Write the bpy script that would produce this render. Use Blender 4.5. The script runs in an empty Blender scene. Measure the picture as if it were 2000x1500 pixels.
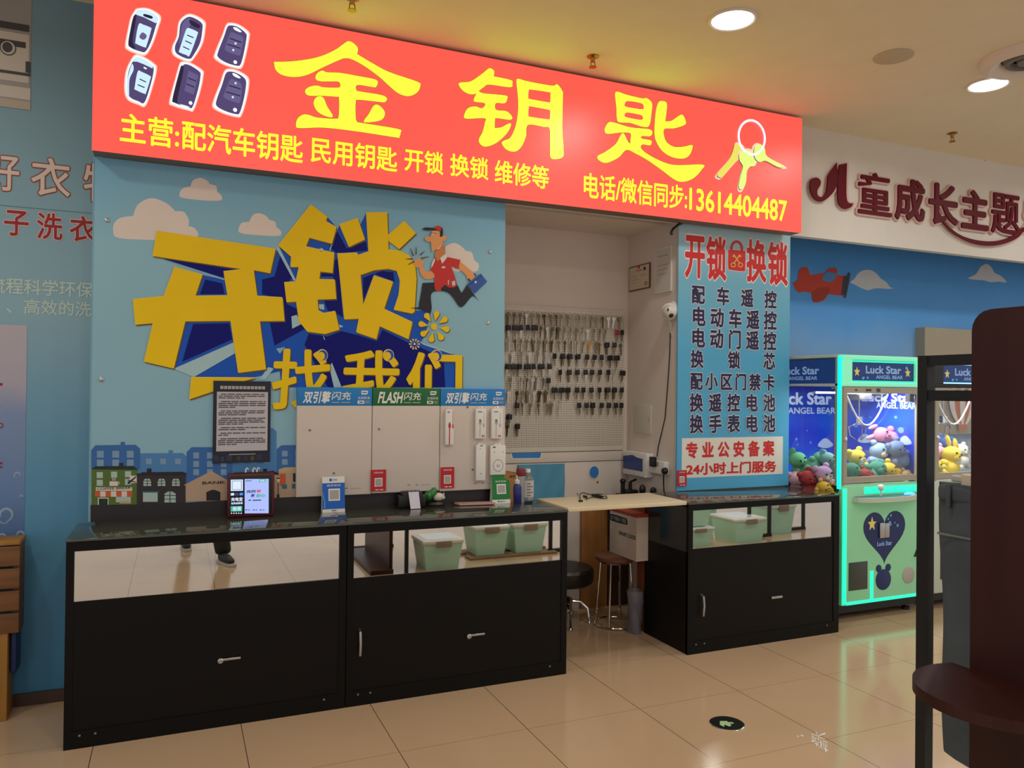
import bpy, bmesh, math, random
from mathutils import Vector, Matrix
from mathutils.geometry import tessellate_polygon
random.seed(7)
SC = bpy.context.scene
COL = SC.collection

# ------------------------------------------------------------ camera, world, exposure
CAM_H, FPX = 1.55, 1513.4
_yw, _pt, _rl = (math.radians(a) for a in (23.446, 0.4254, 0.5954))
_F = Vector((math.sin(_yw)*math.cos(_pt), math.cos(_yw)*math.cos(_pt), math.sin(_pt)))
_R0 = Vector((math.cos(_yw), -math.sin(_yw), 0)); _U0 = _R0.cross(_F)
_R = _R0*math.cos(_rl) + _U0*math.sin(_rl); _U = _U0*math.cos(_rl) - _R0*math.sin(_rl)
CAM = Vector((0, 0, CAM_H))
cam_d = bpy.data.cameras.new('camera'); cam = bpy.data.objects.new('camera', cam_d); COL.objects.link(cam)
cam_d.sensor_width = 36.0; cam_d.lens = FPX/2000*36.0; cam_d.clip_start = 0.02; cam_d.clip_end = 200
_M = Matrix((_R, _U, -_F)).transposed().to_4x4(); _M.translation = CAM
cam.matrix_world = _M
SC.camera = cam
w = bpy.data.worlds.new('world'); SC.world = w; w.use_nodes = True
bg = w.node_tree.nodes['Background']; bg.inputs[0].default_value = (0.95, 0.97, 1.0, 1); bg.inputs[1].default_value = 0.66
SC.view_settings.view_transform = 'Standard'; SC.view_settings.look = 'None'
SC.view_settings.exposure = 0.0; SC.view_settings.gamma = 1.0; SC.view_settings.use_curve_mapping = False
LAMP_W = 9.2                       # watts of each ceiling downlight
LAMP_COL = (0.97, 1.0, 0.96)

def ray(px, py): return _F + _R*((px-1000)/FPX) + _U*((750-py)/FPX)
def atY(px, py, Y): d = ray(px, py); return CAM + d*(Y/d.y)
def atZ(px, py, Z): d = ray(px, py); return CAM + d*((Z-CAM_H)/d.z)
def atX(px, py, X): d = ray(px, py); return CAM + d*(X/d.x)

# ------------------------------------------------------------ materials
def lin(c): return tuple((v/255/12.92 if v/255 <= 0.04045 else ((v/255+0.055)/1.055)**2.4) for v in c)
_mats = {}
def mat(name, rgb, rough=0.6, metal=0.0, emit=0.0, ecol=None, var=0.05, scale=6.0, spec=0.5, alpha=None, trans=0.0, coat=0.0, bump=0.0):
    if name in _mats: return _mats[name]
    m = bpy.data.materials.new(name); m.use_nodes = True; nt = m.node_tree; b = nt.nodes['Principled BSDF']
    c = lin(rgb); b.inputs['Base Color'].default_value = (*c, 1)
    b.inputs['Roughness'].default_value = rough; b.inputs['Metallic'].default_value = metal
    b.inputs['Specular IOR Level'].default_value = spec; b.inputs['Transmission Weight'].default_value = trans
    b.inputs['Coat Weight'].default_value = coat
    if emit:
        b.inputs['Emission Color'].default_value = (*(ecol or c), 1); b.inputs['Emission Strength'].default_value = emit
    elif var:
        tc = nt.nodes.new('ShaderNodeTexCoord'); n = nt.nodes.new('ShaderNodeTexNoise'); n.inputs['Scale'].default_value = scale; n.inputs['Detail'].default_value = 4
        nt.links.new(tc.outputs['Object'], n.inputs['Vector'])
        mx = nt.nodes.new('ShaderNodeMix'); mx.data_type = 'RGBA'
        mx.inputs[6].default_value = (*[v*(1-var) for v in c], 1); mx.inputs[7].default_value = (*[min(1, v*(1+var)) for v in c], 1)
        nt.links.new(n.outputs['Fac'], mx.inputs[0]); nt.links.new(mx.outputs[2], b.inputs['Base Color'])
        if bump:
            bp = nt.nodes.new('ShaderNodeBump'); bp.inputs['Strength'].default_value = bump; bp.inputs['Distance'].default_value = 0.002
            nt.links.new(n.outputs['Fac'], bp.inputs['Height']); nt.links.new(bp.outputs[0], b.inputs['Normal'])
    if alpha is not None: b.inputs['Alpha'].default_value = alpha
    _mats[name] = m
    return m
def wood(name, c1, c2, rough=0.5, scale=3.0, axis='Z', spec=0.4):
    m = bpy.data.materials.new(name); m.use_nodes = True; nt = m.node_tree; b = nt.nodes['Principled BSDF']
    tc = nt.nodes.new('ShaderNodeTexCoord'); mp = nt.nodes.new('ShaderNodeMapping')
    s = {'X': (0.6, 9, 9), 'Y': (9, 0.6, 9), 'Z': (9, 9, 0.6)}[axis]; mp.inputs['Scale'].default_value = s
    n = nt.nodes.new('ShaderNodeTexNoise'); n.inputs['Scale'].default_value = scale; n.inputs['Detail'].default_value = 6
    cr = nt.nodes.new('ShaderNodeValToRGB'); cr.color_ramp.elements[0].position = 0.3; cr.color_ramp.elements[1].position = 0.7
    cr.color_ramp.elements[0].color = (*lin(c1), 1); cr.color_ramp.elements[1].color = (*lin(c2), 1)
    for a, c in ((tc.outputs['Object'], mp.inputs[0]), (mp.outputs[0], n.inputs['Vector']), (n.outputs['Fac'], cr.inputs[0]), (cr.outputs[0], b.inputs['Base Color'])): nt.links.new(a, c)
    b.inputs['Roughness'].default_value = rough; b.inputs['Specular IOR Level'].default_value = spec
    return m
def gradz(name, stops, z0, z1, rough=0.45, noise=0.0, spec=0.4):
    """printed artwork whose ink changes colour with height; stops = [(t, rgb)]"""
    m = bpy.data.materials.new(name); m.use_nodes = True; nt = m.node_tree; b = nt.nodes['Principled BSDF']
    g = nt.nodes.new('ShaderNodeTexCoord'); sp = nt.nodes.new('ShaderNodeSeparateXYZ'); mr = nt.nodes.new('ShaderNodeMapRange')
    mr.inputs[1].default_value = z0; mr.inputs[2].default_value = z1
    cr = nt.nodes.new('ShaderNodeValToRGB')
    while len(cr.color_ramp.elements) < len(stops): cr.color_ramp.elements.new(0.5)
    for e, (t, c) in zip(cr.color_ramp.elements, stops): e.position = t; e.color = (*lin(c), 1)
    nt.links.new(g.outputs['Object'], sp.inputs[0]); nt.links.new(sp.outputs[2], mr.inputs[0])
    src = mr.outputs[0]
    if noise:
        n = nt.nodes.new('ShaderNodeTexNoise'); n.inputs['Scale'].default_value = 1.6; n.inputs['Detail'].default_value = 5
        nt.links.new(g.outputs['Object'], n.inputs['Vector'])
        ma = nt.nodes.new('ShaderNodeMath'); ma.operation = 'MULTIPLY_ADD'; ma.inputs[1].default_value = noise; ma.inputs[2].default_value = -noise/2
        nt.links.new(n.outputs['Fac'], ma.inputs[0])
        ad = nt.nodes.new('ShaderNodeMath'); ad.operation = 'ADD'; nt.links.new(src, ad.inputs[0]); nt.links.new(ma.outputs[0], ad.inputs[1]); src = ad.outputs[0]
    nt.links.new(src, cr.inputs[0]); nt.links.new(cr.outputs[0], b.inputs['Base Color'])
    b.inputs['Roughness'].default_value = rough; b.inputs['Specular IOR Level'].default_value = spec
    return m

# ------------------------------------------------------------ mesh builder
class MB:
    def __init__(s): s.v = []; s.f = []; s.m = []; s.sm = []
    def add(s, vs, fs, mi=0, smooth=False):
        o = len(s.v); s.v += [tuple(v) for v in vs]; s.f += [tuple(i+o for i in f) for f in fs]; s.m += [mi]*len(fs); s.sm += [smooth]*len(fs); return s
    def box(s, x0, x1, y0, y1, z0, z1, mi=0, bev=0.0):
        x0, x1 = min(x0, x1), max(x0, x1); y0, y1 = min(y0, y1), max(y0, y1); z0, z1 = min(z0, z1), max(z0, z1)
        if bev <= 0:
            vs = [(x, y, z) for x in (x0, x1) for y in (y0, y1) for z in (z0, z1)]
            return s.add(vs, [(0, 1, 3, 2), (4, 6, 7, 5), (0, 4, 5, 1), (2, 3, 7, 6), (0, 2, 6, 4), (1, 5, 7, 3)], mi)
        bm = bmesh.new(); bmesh.ops.create_cube(bm, size=1)
        for v in bm.verts: v.co = ((x0+x1)/2+v.co.x*(x1-x0), (y0+y1)/2+v.co.y*(y1-y0), (z0+z1)/2+v.co.z*(z1-z0))
        bmesh.ops.bevel(bm, geom=list(bm.edges), offset=min(bev, (x1-x0)*.49, (y1-y0)*.49, (z1-z0)*.49), segments=3, profile=0.5, affect='EDGES')
        return s.bm(bm, mi, True)
    def bm(s, bm, mi=0, smooth=False):
        bm.verts.ensure_lookup_table(); bm.verts.index_update()
        s.add([v.co[:] for v in bm.verts], [[v.index for v in f.verts] for f in bm.faces], mi, smooth); bm.free(); return s
    def tube(s, pts, r, n=8, mi=0, cap=True, smooth=True):
        pts = [Vector(p) for p in pts]; rs = r if isinstance(r, (list, tuple)) else [r]*len(pts)
        rings = []; up = None
        for i, p in enumerate(pts):
            t = (pts[min(i+1, len(pts)-1)]-pts[max(i-1, 0)]).normalized()
            if up is None: up = Vector((0, 0, 1)) if abs(t.z) < .9 else Vector((1, 0, 0))
            a = t.cross(up).normalized(); b = a.cross(t).normalized(); up = b
            rings.append([p + (a*math.cos(k*2*math.pi/n)+b*math.sin(k*2*math.pi/n))*rs[i] for k in range(n)])
        vs = [v for rg in rings for v in rg]; fs = []
        for i in range(len(pts)-1):
            for k in range(n): fs.append((i*n+k, i*n+(k+1) % n, (i+1)*n+(k+1) % n, (i+1)*n+k))
        if cap: fs += [tuple(range(n-1, -1, -1)), tuple((len(pts)-1)*n+k for k in range(n))]
        return s.add(vs, fs, mi, smooth)
    def ring(s, c, r, rt, axis='Z', n=28, k=8, mi=0):
        vs = []; fs = []
        for i in range(n):
            a = i*2*math.pi/n
            for j in range(k):
                b = j*2*math.pi/k; q = r+rt*math.cos(b); h = rt*math.sin(b)
                p = (q*math.cos(a), q*math.sin(a), h)
                if axis == 'Y': p = (p[0], p[2], p[1])
                if axis == 'X': p = (p[2], p[0], p[1])
                vs.append((c[0]+p[0], c[1]+p[1], c[2]+p[2])); fs.append((i*k+j, i*k+(j+1) % k, ((i+1) % n)*k+(j+1) % k, ((i+1) % n)*k+j))
        return s.add(vs, fs, mi, True)
    def lathe(s, prof, c, n=24, axis='Z', mi=0, smooth=True, sq=1.0):
        vs = []; fs = []
        for r, h in prof:
            for k in range(n):
                a = k*2*math.pi/n; p = (r*math.cos(a), r*math.sin(a)*sq, h)
                if axis == 'Y': p = (p[0], p[2], p[1])
                if axis == 'X': p = (p[2], p[0], p[1])
                vs.append((c[0]+p[0], c[1]+p[1], c[2]+p[2]))
        for i in range(len(prof)-1):
            for k in range(n): fs.append((i*n+k, i*n+(k+1) % n, (i+1)*n+(k+1) % n, (i+1)*n+k))
        fs += [tuple(range(n-1, -1, -1)), tuple((len(prof)-1)*n+k for k in range(n))]
        return s.add(vs, fs, mi, smooth)
    def ell(s, c, r, n=14, mi=0, rot=None):
        r = (r, r, r) if not isinstance(r, (tuple, list)) else r
        bm = bmesh.new(); bmesh.ops.create_uvsphere(bm, u_segments=n, v_segments=max(6, n*2//3), radius=1)
        for v in bm.verts:
            p = Vector((v.co.x*r[0], v.co.y*r[1], v.co.z*r[2]))
            if rot: p = Matrix.Rotation(rot[0], 3, rot[1]) @ p
            v.co = p+Vector(c)
        return s.bm(bm, mi, True)
    def loops(s, loops, mi=0):
        """planar face(s) from an outer loop and holes, 3D points"""
        L = [[Vector(p) for p in l] for l in loops]; flat = [p for l in L for p in l]
        s.add(flat, [t for t in tessellate_polygon(L)], mi); return s
    def prism(s, pts, d, mi=0):
        n = len(pts); d = Vector(d); a = [Vector(p) for p in pts]; b = [p+d for p in a]
        tr = tessellate_polygon([a])
        s.add(a+b, [t for t in tr]+[(t[2]+n, t[1]+n, t[0]+n) for t in tr]+[(i, (i+1) % n, (i+1) % n+n, i+n) for i in range(n)], mi); return s
    def xform(s, M):
        s.v = [tuple(M @ Vector(v)) for v in s.v]; return s
    def build(s, name, mats, parent=None, at=None, world=True):
        me = bpy.data.meshes.new(name)
        org = Vector(at) if at is not None else (parent_loc(parent) if parent and world else Vector((0, 0, 0)))
        me.from_pydata([Vector(v)-org if world else v for v in s.v], [], s.f)
        for m in (mats if isinstance(mats, (list, tuple)) else [mats]): me.materials.append(m)
        me.polygons.foreach_set('material_index', s.m); me.polygons.foreach_set('use_smooth', s.sm)
        me.validate(); me.update()
        bm = bmesh.new(); bm.from_mesh(me); bmesh.ops.recalc_face_normals(bm, faces=bm.faces); bm.to_mesh(me); bm.free()
        o = bpy.data.objects.new(name, me); COL.objects.link(o)
        if any(s.sm):
            try: me.set_sharp_from_angle(angle=math.radians(40))
            except Exception: pass
        if parent: o.parent = parent; o.location = (0, 0, 0) if (world and at is None) else (org-parent_loc(parent))
        else: o.location = org if at is not None else (0, 0, 0)
        return o
def parent_loc(p):
    L = Vector((0, 0, 0))
    while p: L = L+p.location; p = p.parent
    return L
def tag(o, label, cat, group=None, kind=None):
    o['label'] = label; o['category'] = cat
    if group: o['group'] = group
    if kind: o['kind'] = kind
    return o
def thing(name, label, cat, loc=(0, 0, 0), group=None):
    o = bpy.data.objects.new(name, None); o.empty_display_size = 0.1; o.location = loc; COL.objects.link(o)
    return tag(o, label, cat, group)
def struct(name, mb, m, parent=None):
    o = mb.build(name, m, parent)
    if not parent: o['kind'] = 'structure'
    return o
def dup(root, loc, label=None, group=None, rotz=None):
    r = root.copy(); COL.objects.link(r); r.location = loc
    if rotz is not None: r.rotation_euler = (0, 0, rotz)
    if label: r['label'] = label
    if group: r['group'] = group
    for ch in list(root.children):
        c = ch.copy(); COL.objects.link(c); c.parent = r
        for g in ch.children:
            d = g.copy(); COL.objects.link(d); d.parent = c
    return r

# ------------------------------------------------------------ flat print: text and outlines on a plane
_tx = {}
def glyphs(s, off=0.0):
    k = (s, off)
    if k not in _tx:
        cu = bpy.data.curves.new('t', 'FONT'); cu.body = s; cu.offset = off; cu.resolution_u = 3; cu.fill_mode = 'BOTH'
        o = bpy.data.objects.new('t', cu); COL.objects.link(o); bpy.context.view_layer.update()
        me = bpy.data.meshes.new_from_object(o.evaluated_get(bpy.context.evaluated_depsgraph_get()))
        vs = [(v.co.x, v.co.y) for v in me.vertices]; fs = [tuple(p.vertices) for p in me.polygons]
        bpy.data.objects.remove(o); bpy.data.curves.remove(cu); bpy.data.meshes.remove(me); _tx[k] = (vs, fs)
    return _tx[k]
def bold(off):
    """small shifts that thicken a regular glyph"""
    if off <= 0.004: return [(0, 0)]
    n = 8 if off < 0.05 else 12
    return [(0, 0)]+[(math.cos(i*2*math.pi/n), math.sin(i*2*math.pi/n)) for i in range(n)]
class Print:
    """ink on the plane y = Y (facing the camera side); all coordinates x, z in metres; layers are lifted a little towards the viewer"""
    def __init__(s, Y, step=0.0008, axis='Y', sgn=-1): s.mb = MB(); s.Y = Y; s.step = step; s.ax = axis; s.sgn = sgn; s.mats = []; s.k = 0
    def mi(s, m):
        if m not in s.mats: s.mats.append(m)
        return s.mats.index(m)
    def P(s, u, v, lay):
        d = s.Y + s.sgn*(s.step*(lay+1)+s.k*4e-6)
        return (u, d, v) if s.ax == 'Y' else ((d, u, v) if s.ax == 'X' else (u, v, d))
    def px(s, p):
        q = atY(p[0], p[1], s.Y) if s.ax == 'Y' else (atX(p[0], p[1], s.Y) if s.ax == 'X' else atZ(p[0], p[1], s.Y))
        return (q.x, q.z) if s.ax == 'Y' else ((q.y, q.z) if s.ax == 'X' else (q.x, q.y))
    def poly(s, m, lay, *loops):
        s.k += 1
        s.mb.loops([[s.P(u, v, lay) for u, v in l] for l in loops], s.mi(m)); return s
    def pixpoly(s, m, lay, *loops):
        return s.poly(m, lay, *[[s.px(p) for p in l] for l in loops])
    def rect(s, m, lay, u0, v0, u1, v1): return s.poly(m, lay, [(u0, v0), (u1, v0), (u1, v1), (u0, v1)])
    def pixrect(s, m, lay, x0, y0, y1, x1):
        """rectangle on the plane: left x0 from y0 (top) to y1 (bottom) in the photo, right edge x1"""
        a = s.px((x0, y1)); b = s.px((x0, y0)); c = s.px((x1, (y0+y1)/2))
        return s.rect(m, lay, a[0], a[1], c[0], b[1])
    def disc(s, m, lay, u, v, r, n=28, rv=None):
        rv = rv or r; return s.poly(m, lay, [(u+r*math.cos(i*2*math.pi/n), v+rv*math.sin(i*2*math.pi/n)) for i in range(n)])
    def pixdisc(s, m, lay, x, y, rx, ry=None):
        c = s.px((x, y)); e = s.px((x+rx, y)); t = s.px((x, y-(ry or rx)))
        return s.disc(m, lay, c[0], c[1], abs(e[0]-c[0]), rv=abs(t[1]-c[1]))
    def text(s, m, lay, txt, u0, v0, u1, v1, off=0.02, shear=0.0, flip=False):
        vs, fs = glyphs(txt)
        if not vs: return s
        ax0 = min(v[0] for v in vs); ax1 = max(v[0] for v in vs); ay0 = min(v[1] for v in vs); ay1 = max(v[1] for v in vs)
        ru = off/(ax1-ax0+2*off); rv = off/(ay1-ay0+2*off)
        for dx, dy in bold(off):
            s.k += 1; o = []
            for x, y in vs:
                tu = ru+(1-2*ru)*(x-ax0)/(ax1-ax0)+dx*ru; tv = rv+(1-2*rv)*(y-ay0)/(ay1-ay0)+dy*rv
                if flip: tu, tv = 1-tu, 1-tv
                o.append(s.P(u0+(u1-u0)*tu+shear*tv*(v1-v0), v0+(v1-v0)*tv, lay))
            s.mb.add(o, fs, s.mi(m))
        return s
    def pixtext(s, m, lay, txt, xl, ytl, ybl, xr, yr=None, off=0.02, shear=0.0):
        """text box: left edge xl with ink top ytl and ink bottom ybl there, right edge xr"""
        a = s.px((xl, ybl)); b = s.px((xl, ytl)); c = s.px((xr, yr if yr is not None else (ytl+ybl)/2))
        return s.text(m, lay, txt, a[0], a[1], c[0], b[1], off, shear)
    def cells(s, m, lay, txt, u0, v0, u1, v1, w=None, off=0.02):
        """characters spread evenly, each in its own square cell"""
        n = len(txt); h = v1-v0; w = w or h
        for i, ch in enumerate(txt):
            if ch == ' ': continue
            cx = u0+w/2+(u1-u0-w)*i/max(1, n-1); vs, fs = glyphs(ch)
            for dx, dy in bold(off):
                s.k += 1; s.mb.add([s.P(cx+(x+dx*off-0.5)*w, v0+(y+dy*off+0.09)/0.95*h, lay) for x, y in vs], fs, s.mi(m))
        return s
    def build(s, name, parent=None): return s.mb.build(name, s.mats, parent)
def curve(pts, n=5):
    """closed outline through points; a third value 1 marks a sharp corner"""
    N = len(pts); P = [Vector((p[0], p[1])) for p in pts]; cor = [len(p) > 2 and p[2] for p in pts]; out = []
    for i in range(N):
        j = (i+1) % N; a, b = P[i], P[j]; ch = b-a
        ta = ch if cor[i] else (b-P[i-1])/2; tb = ch if cor[j] else (P[(j+1) % N]-a)/2
        for k in range(n):
            t = k/n; h = (2*t**3-3*t*t+1, t**3-2*t*t+t, -2*t**3+3*t*t, t**3-t*t)
            q = a*h[0]+ta*h[1]+b*h[2]+tb*h[3]; out.append((q.x, q.y))
    return out
def T(ox, oy, s, pts): return [(ox+p[0]*s, oy+p[1]*s)+tuple(p[2:]) for p in pts]

# ------------------------------------------------------------ shared materials
M = dict(
    white_paint=mat('white_paint', (226, 212, 202), 0.75), ceil=mat('ceiling_paint', (236, 222, 192), 0.85), header=mat('header_paint', (222, 215, 205), 0.7),
    white=mat('white_plastic', (232, 228, 222), 0.4), white_print=mat('white_print', (238, 234, 228), 0.5), cream=mat('cream_print', (226, 212, 200), 0.55),
    black=mat('black_plastic', (22, 20, 20), 0.35), dark=mat('dark_print', (28, 24, 24), 0.5), black_lam=mat('black_laminate', (13, 10, 9), 0.45, spec=0.2),
    frame=mat('black_frame', (8, 7, 7), 0.4, spec=0.2), chrome=mat('chrome', (225, 225, 225), 0.12, 1.0), steel=mat('brushed_steel', (190, 188, 184), 0.3, 1.0),
    mirror=mat('mirror_glass', (225, 226, 222), 0.015, 1.0, var=0.0), red=mat('red_print', (196, 22, 34), 0.45), green=mat('green_print', (0, 122, 48), 0.45),
    blue=mat('blue_print', (0, 96, 196), 0.45), navy=mat('navy_print', (20, 22, 92), 0.5), yellow=mat('yellow_print', (246, 206, 24), 0.5, spec=.2),
    grey=mat('grey_print', (120, 116, 112), 0.6), lgrey=mat('light_grey_print', (176, 170, 164), 0.6), brass=mat('brass', (170, 130, 60), 0.35, 0.9),
)
# ------------------------------------------------------------ the setting
def floor_mat():
    m = bpy.data.materials.new('polished_tile'); m.use_nodes = True; nt = m.node_tree; b = nt.nodes['Principled BSDF']
    g = nt.nodes.new('ShaderNodeTexCoord'); sp = nt.nodes.new('ShaderNodeSeparateXYZ'); nt.links.new(g.outputs['Object'], sp.inputs[0])
    def mth(op, a, bb=None, c=None):
        n = nt.nodes.new('ShaderNodeMath'); n.operation = op
        for i, v in enumerate((a, bb, c)):
            if v is None: continue
            if isinstance(v, (int, float)): n.inputs[i].default_value = v
            else: nt.links.new(v, n.inputs[i])
        return n.outputs[0]
    def groove(out, off, wid):
        f = mth('FRACT', mth('DIVIDE', mth('SUBTRACT', out, off-60.025), 0.60025))
        d = mth('MINIMUM', f, mth('SUBTRACT', 1.0, f))
        return mth('LESS_THAN', d, wid/0.60025/2)
    gx = groove(sp.outputs[0], 0.8938, 0.0030); gy = groove(sp.outputs[1], 3.2262, 0.0022)
    n = nt.nodes.new('ShaderNodeTexNoise'); n.inputs['Scale'].default_value = 1.3; n.inputs['Detail'].default_value = 7
    nt.links.new(g.outputs['Object'], n.inputs['Vector'])
    cr = nt.nodes.new('ShaderNodeValToRGB'); cr.color_ramp.elements[0].color = (*lin((190, 158, 126)), 1); cr.color_ramp.elements[1].color = (*lin((202, 171, 138)), 1)
    nt.links.new(n.outputs['Fac'], cr.inputs[0])
    m1 = nt.nodes.new('ShaderNodeMix'); m1.data_type = 'RGBA'; nt.links.new(gx, m1.inputs[0]); nt.links.new(cr.outputs[0], m1.inputs[6]); m1.inputs[7].default_value = (*lin((40, 26, 16)), 1)
    m2 = nt.nodes.new('ShaderNodeMix'); m2.data_type = 'RGBA'; nt.links.new(gy, m2.inputs[0]); nt.links.new(m1.outputs[2], m2.inputs[6]); m2.inputs[7].default_value = (*lin((120, 94, 70)), 1)
    nt.links.new(m2.outputs[2], b.inputs['Base Color']); b.inputs['Roughness'].default_value = 0.13; b.inputs['Specular IOR Level'].default_value = 0.55
    return m
def grid(mb, u0, u1, v0, v1, f):      # one flat sheet
    mb.add([f(u0, v0), f(u1, v0), f(u1, v1), f(u0, v1)], [(0, 1, 2, 3)]); return mb
struct('floor', MB().box(-5, 10, -6, 6.0, -0.1, 0), floor_mat())
CEIL = 3.455
struct('ceiling', MB().box(-5, 10, -6, 6.0, CEIL, CEIL+0.1), M['ceil'])
YM, YP = 4.20, 4.24                    # printed mural board and pillar print
# partition behind the mural board, and the wall that carries on to the left
struct('wall_front', MB().box(-0.35, 1.755, YM+0.03, 4.42, 0, CEIL), M['white_paint'])
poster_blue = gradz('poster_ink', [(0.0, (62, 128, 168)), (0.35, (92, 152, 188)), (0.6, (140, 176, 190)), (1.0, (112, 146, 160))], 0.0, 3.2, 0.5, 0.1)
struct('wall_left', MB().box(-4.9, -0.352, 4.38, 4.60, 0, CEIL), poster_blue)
struct('baseboard_left', MB().box(-4.9, -0.352, 4.365, 4.38, 0, 0.06), mat('brown_skirting', (70, 50, 40), 0.5))
# shop interior
XR = 3.045
struct('wall_back', MB().box(-0.35, XR, 4.895, 5.0, 0, CEIL), M['white_paint'])
struct('wall_side', MB().box(XR, 3.95, YP+0.012, 5.0, 0, CEIL), M['white_paint'])
struct('wall_end', MB().box(-0.45, -0.35, 4.6, 5.0, 0, CEIL), M['white_paint'])
struct('trim_1', MB().box(-0.35, XR, 4.43, 4.895, 2.684, 2.74), M['white_paint'])
struct('wall_header', MB().box(1.755, 9.9, 4.25, 4.31, 2.668, CEIL), M['header'])
arc = gradz('sky_mural_ink', [(0.0, (164, 190, 222)), (0.45, (136, 178, 224)), (0.62, (92, 164, 234)), (0.8, (78, 150, 216)), (1.0, (70, 140, 206))], 0.9, 3.1, 0.7, 0.25)
struct('wall_right', MB().box(3.95, 9.9, 4.79, 4.95, 0, CEIL), arc)
struct('trim_2', MB().box(5.905, 7.2, 4.70, 4.79, 1.2, 2.125), mat('duct_cover', (170, 160, 140), 0.7))

# painted clouds and the little plane on the far wall
pr = Print(4.79, 0.0015)
cl = mat('painted_cloud', (205, 205, 208), 0.8)
o1 = T(1540, 450, 0.23, [(525, 440), (560, 410), (590, 365), (640, 338), (700, 338), (750, 370), (785, 410), (830, 440), (860, 480), (890, 492), (840, 497), (770, 492), (720, 495), (675, 508), (620, 492), (560, 460)])
pr.pixpoly(cl, 0, curve(o1))
o2 = T(1540, 450, 0.23, [(1525, 408), (1590, 370), (1630, 310), (1680, 285), (1720, 310), (1750, 360), (1800, 385), (1850, 440), (1780, 435), (1720, 440), (1660, 425), (1600, 420)])
o = pr.build('wall_painting'); tag(o, 'white cloud painted on the blue arcade wall, touching the red plane', 'wall painting', 'painted clouds')
pr = Print(4.79, 0.0015); pr.pixpoly(cl, 0, curve(o2)); o = pr.build('wall_painting'); tag(o, 'white cloud painted high on the blue arcade wall near the right edge', 'wall painting', 'painted clouds')
pr = Print(4.79, 0.0015)
po = mat('painted_plane_red', (196, 62, 42), 0.7); pd = mat('painted_plane_dark', (58, 62, 74), 0.7); pg = mat('painted_plane_blue', (70, 128, 178), 0.6)
A = lambda p: curve(T(1540, 450, 0.23, p))
pr.pixpoly(po, 1, A([(40, 450), (75, 418), (85, 350), (115, 315), (160, 318), (185, 375), (250, 368), (320, 360), (390, 372), (450, 385), (490, 390), (482, 545), (440, 552), (360, 545), (335, 545), (300, 590), (240, 612), (205, 600), (198, 540), (130, 520), (90, 528), (62, 505)]))
pr.pixpoly(po, 1, A([(320, 345), (345, 322), (400, 320), (412, 350), (400, 372), (330, 372)]))
pr.pixpoly(pg, 2, A([(285, 420), (305, 365), (345, 352), (400, 372), (385, 420), (350, 438)]))
pr.pixpoly(pd, 2, T(1540, 450, 0.23, [(462, 388), (496, 390), (485, 545), (445, 548)]))
pr.pixpoly(pd, 3, A([(500, 370), (520, 368), (512, 430), (485, 560), (470, 565), (482, 480)]))
pr.pixpoly(mat('painted_plane_rust', (170, 52, 34), 0.7), 2, A([(205, 590), (200, 540), (235, 500), (340, 480), (345, 520), (300, 585), (240, 608)]))
o = pr.build('wall_painting'); tag(o, 'red toy plane painted on the blue wall of the arcade', 'wall painting')

# poster wall at the far left: photo prints and lettering are part of the printed wall
pr = Print(4.38, 0.0012)
brown = mat('poster_brown_ink', (146, 60, 26), 0.6); pale = mat('poster_pale_ink', (214, 196, 184), 0.6); dred = mat('poster_red_ink', (150, 22, 26), 0.6); pink = mat('poster_pink_ink', (220, 180, 176), 0.6); hint = mat('poster_hint_ink', (184, 204, 196), 0.6)
def outlined(pr, lay, txt, xl, yt, yb, xr, mo, mi, oo, oi):
    vs, fs = glyphs(txt); a = pr.px((xl, yb)); b = pr.px((xl, yt)); c = pr.px((xr, (yt+yb)/2))
    x0 = min(v[0] for v in vs)-oo; x1 = max(v[0] for v in vs)+oo; y0 = min(v[1] for v in vs)-oo; y1 = max(v[1] for v in vs)+oo
    for k, (m, of) in enumerate(((mo, oo), (mi, oi))):
        for dx, dy in bold(of):
            pr.k += 1; pr.mb.add([pr.P(a[0]+(c[0]-a[0])*(x+dx*of-x0)/(x1-x0), a[1]+(b[1]-a[1])*(y+dy*of-y0)/(y1-y0), lay+k) for x, y in vs], fs, pr.mi(m))
outlined(pr, 0, '好', -34, 292, 371, 40, brown, pale, 0.042, 0.012)
outlined(pr, 0, '衣', 58, 302, 382, 140, brown, pale, 0.042, 0.012)
outlined(pr, 0, '物', 160, 314, 394, 245, brown, pale, 0.042, 0.012)
outlined(pr, 0, '子', 6, 407, 461, 58, pink, dred, 0.05, 0.015)
outlined(pr, 0, '洗', 70, 412, 468, 124, pink, dred, 0.05, 0.015)
outlined(pr, 0, '衣', 134, 418, 472, 190, pink, dred, 0.05, 0.015)
pr.pixtext(hint, 0, '流程科学环保', -24, 540, 572, 182, off=0.015)
pr.pixtext(hint, 0, '、高效的洗涤', 12, 582, 612, 210, off=0.015)
pr.pixrect(mat('seam_grey', (96, 120, 130), 0.6), 0, -60, 395, 396, 180)
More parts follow.
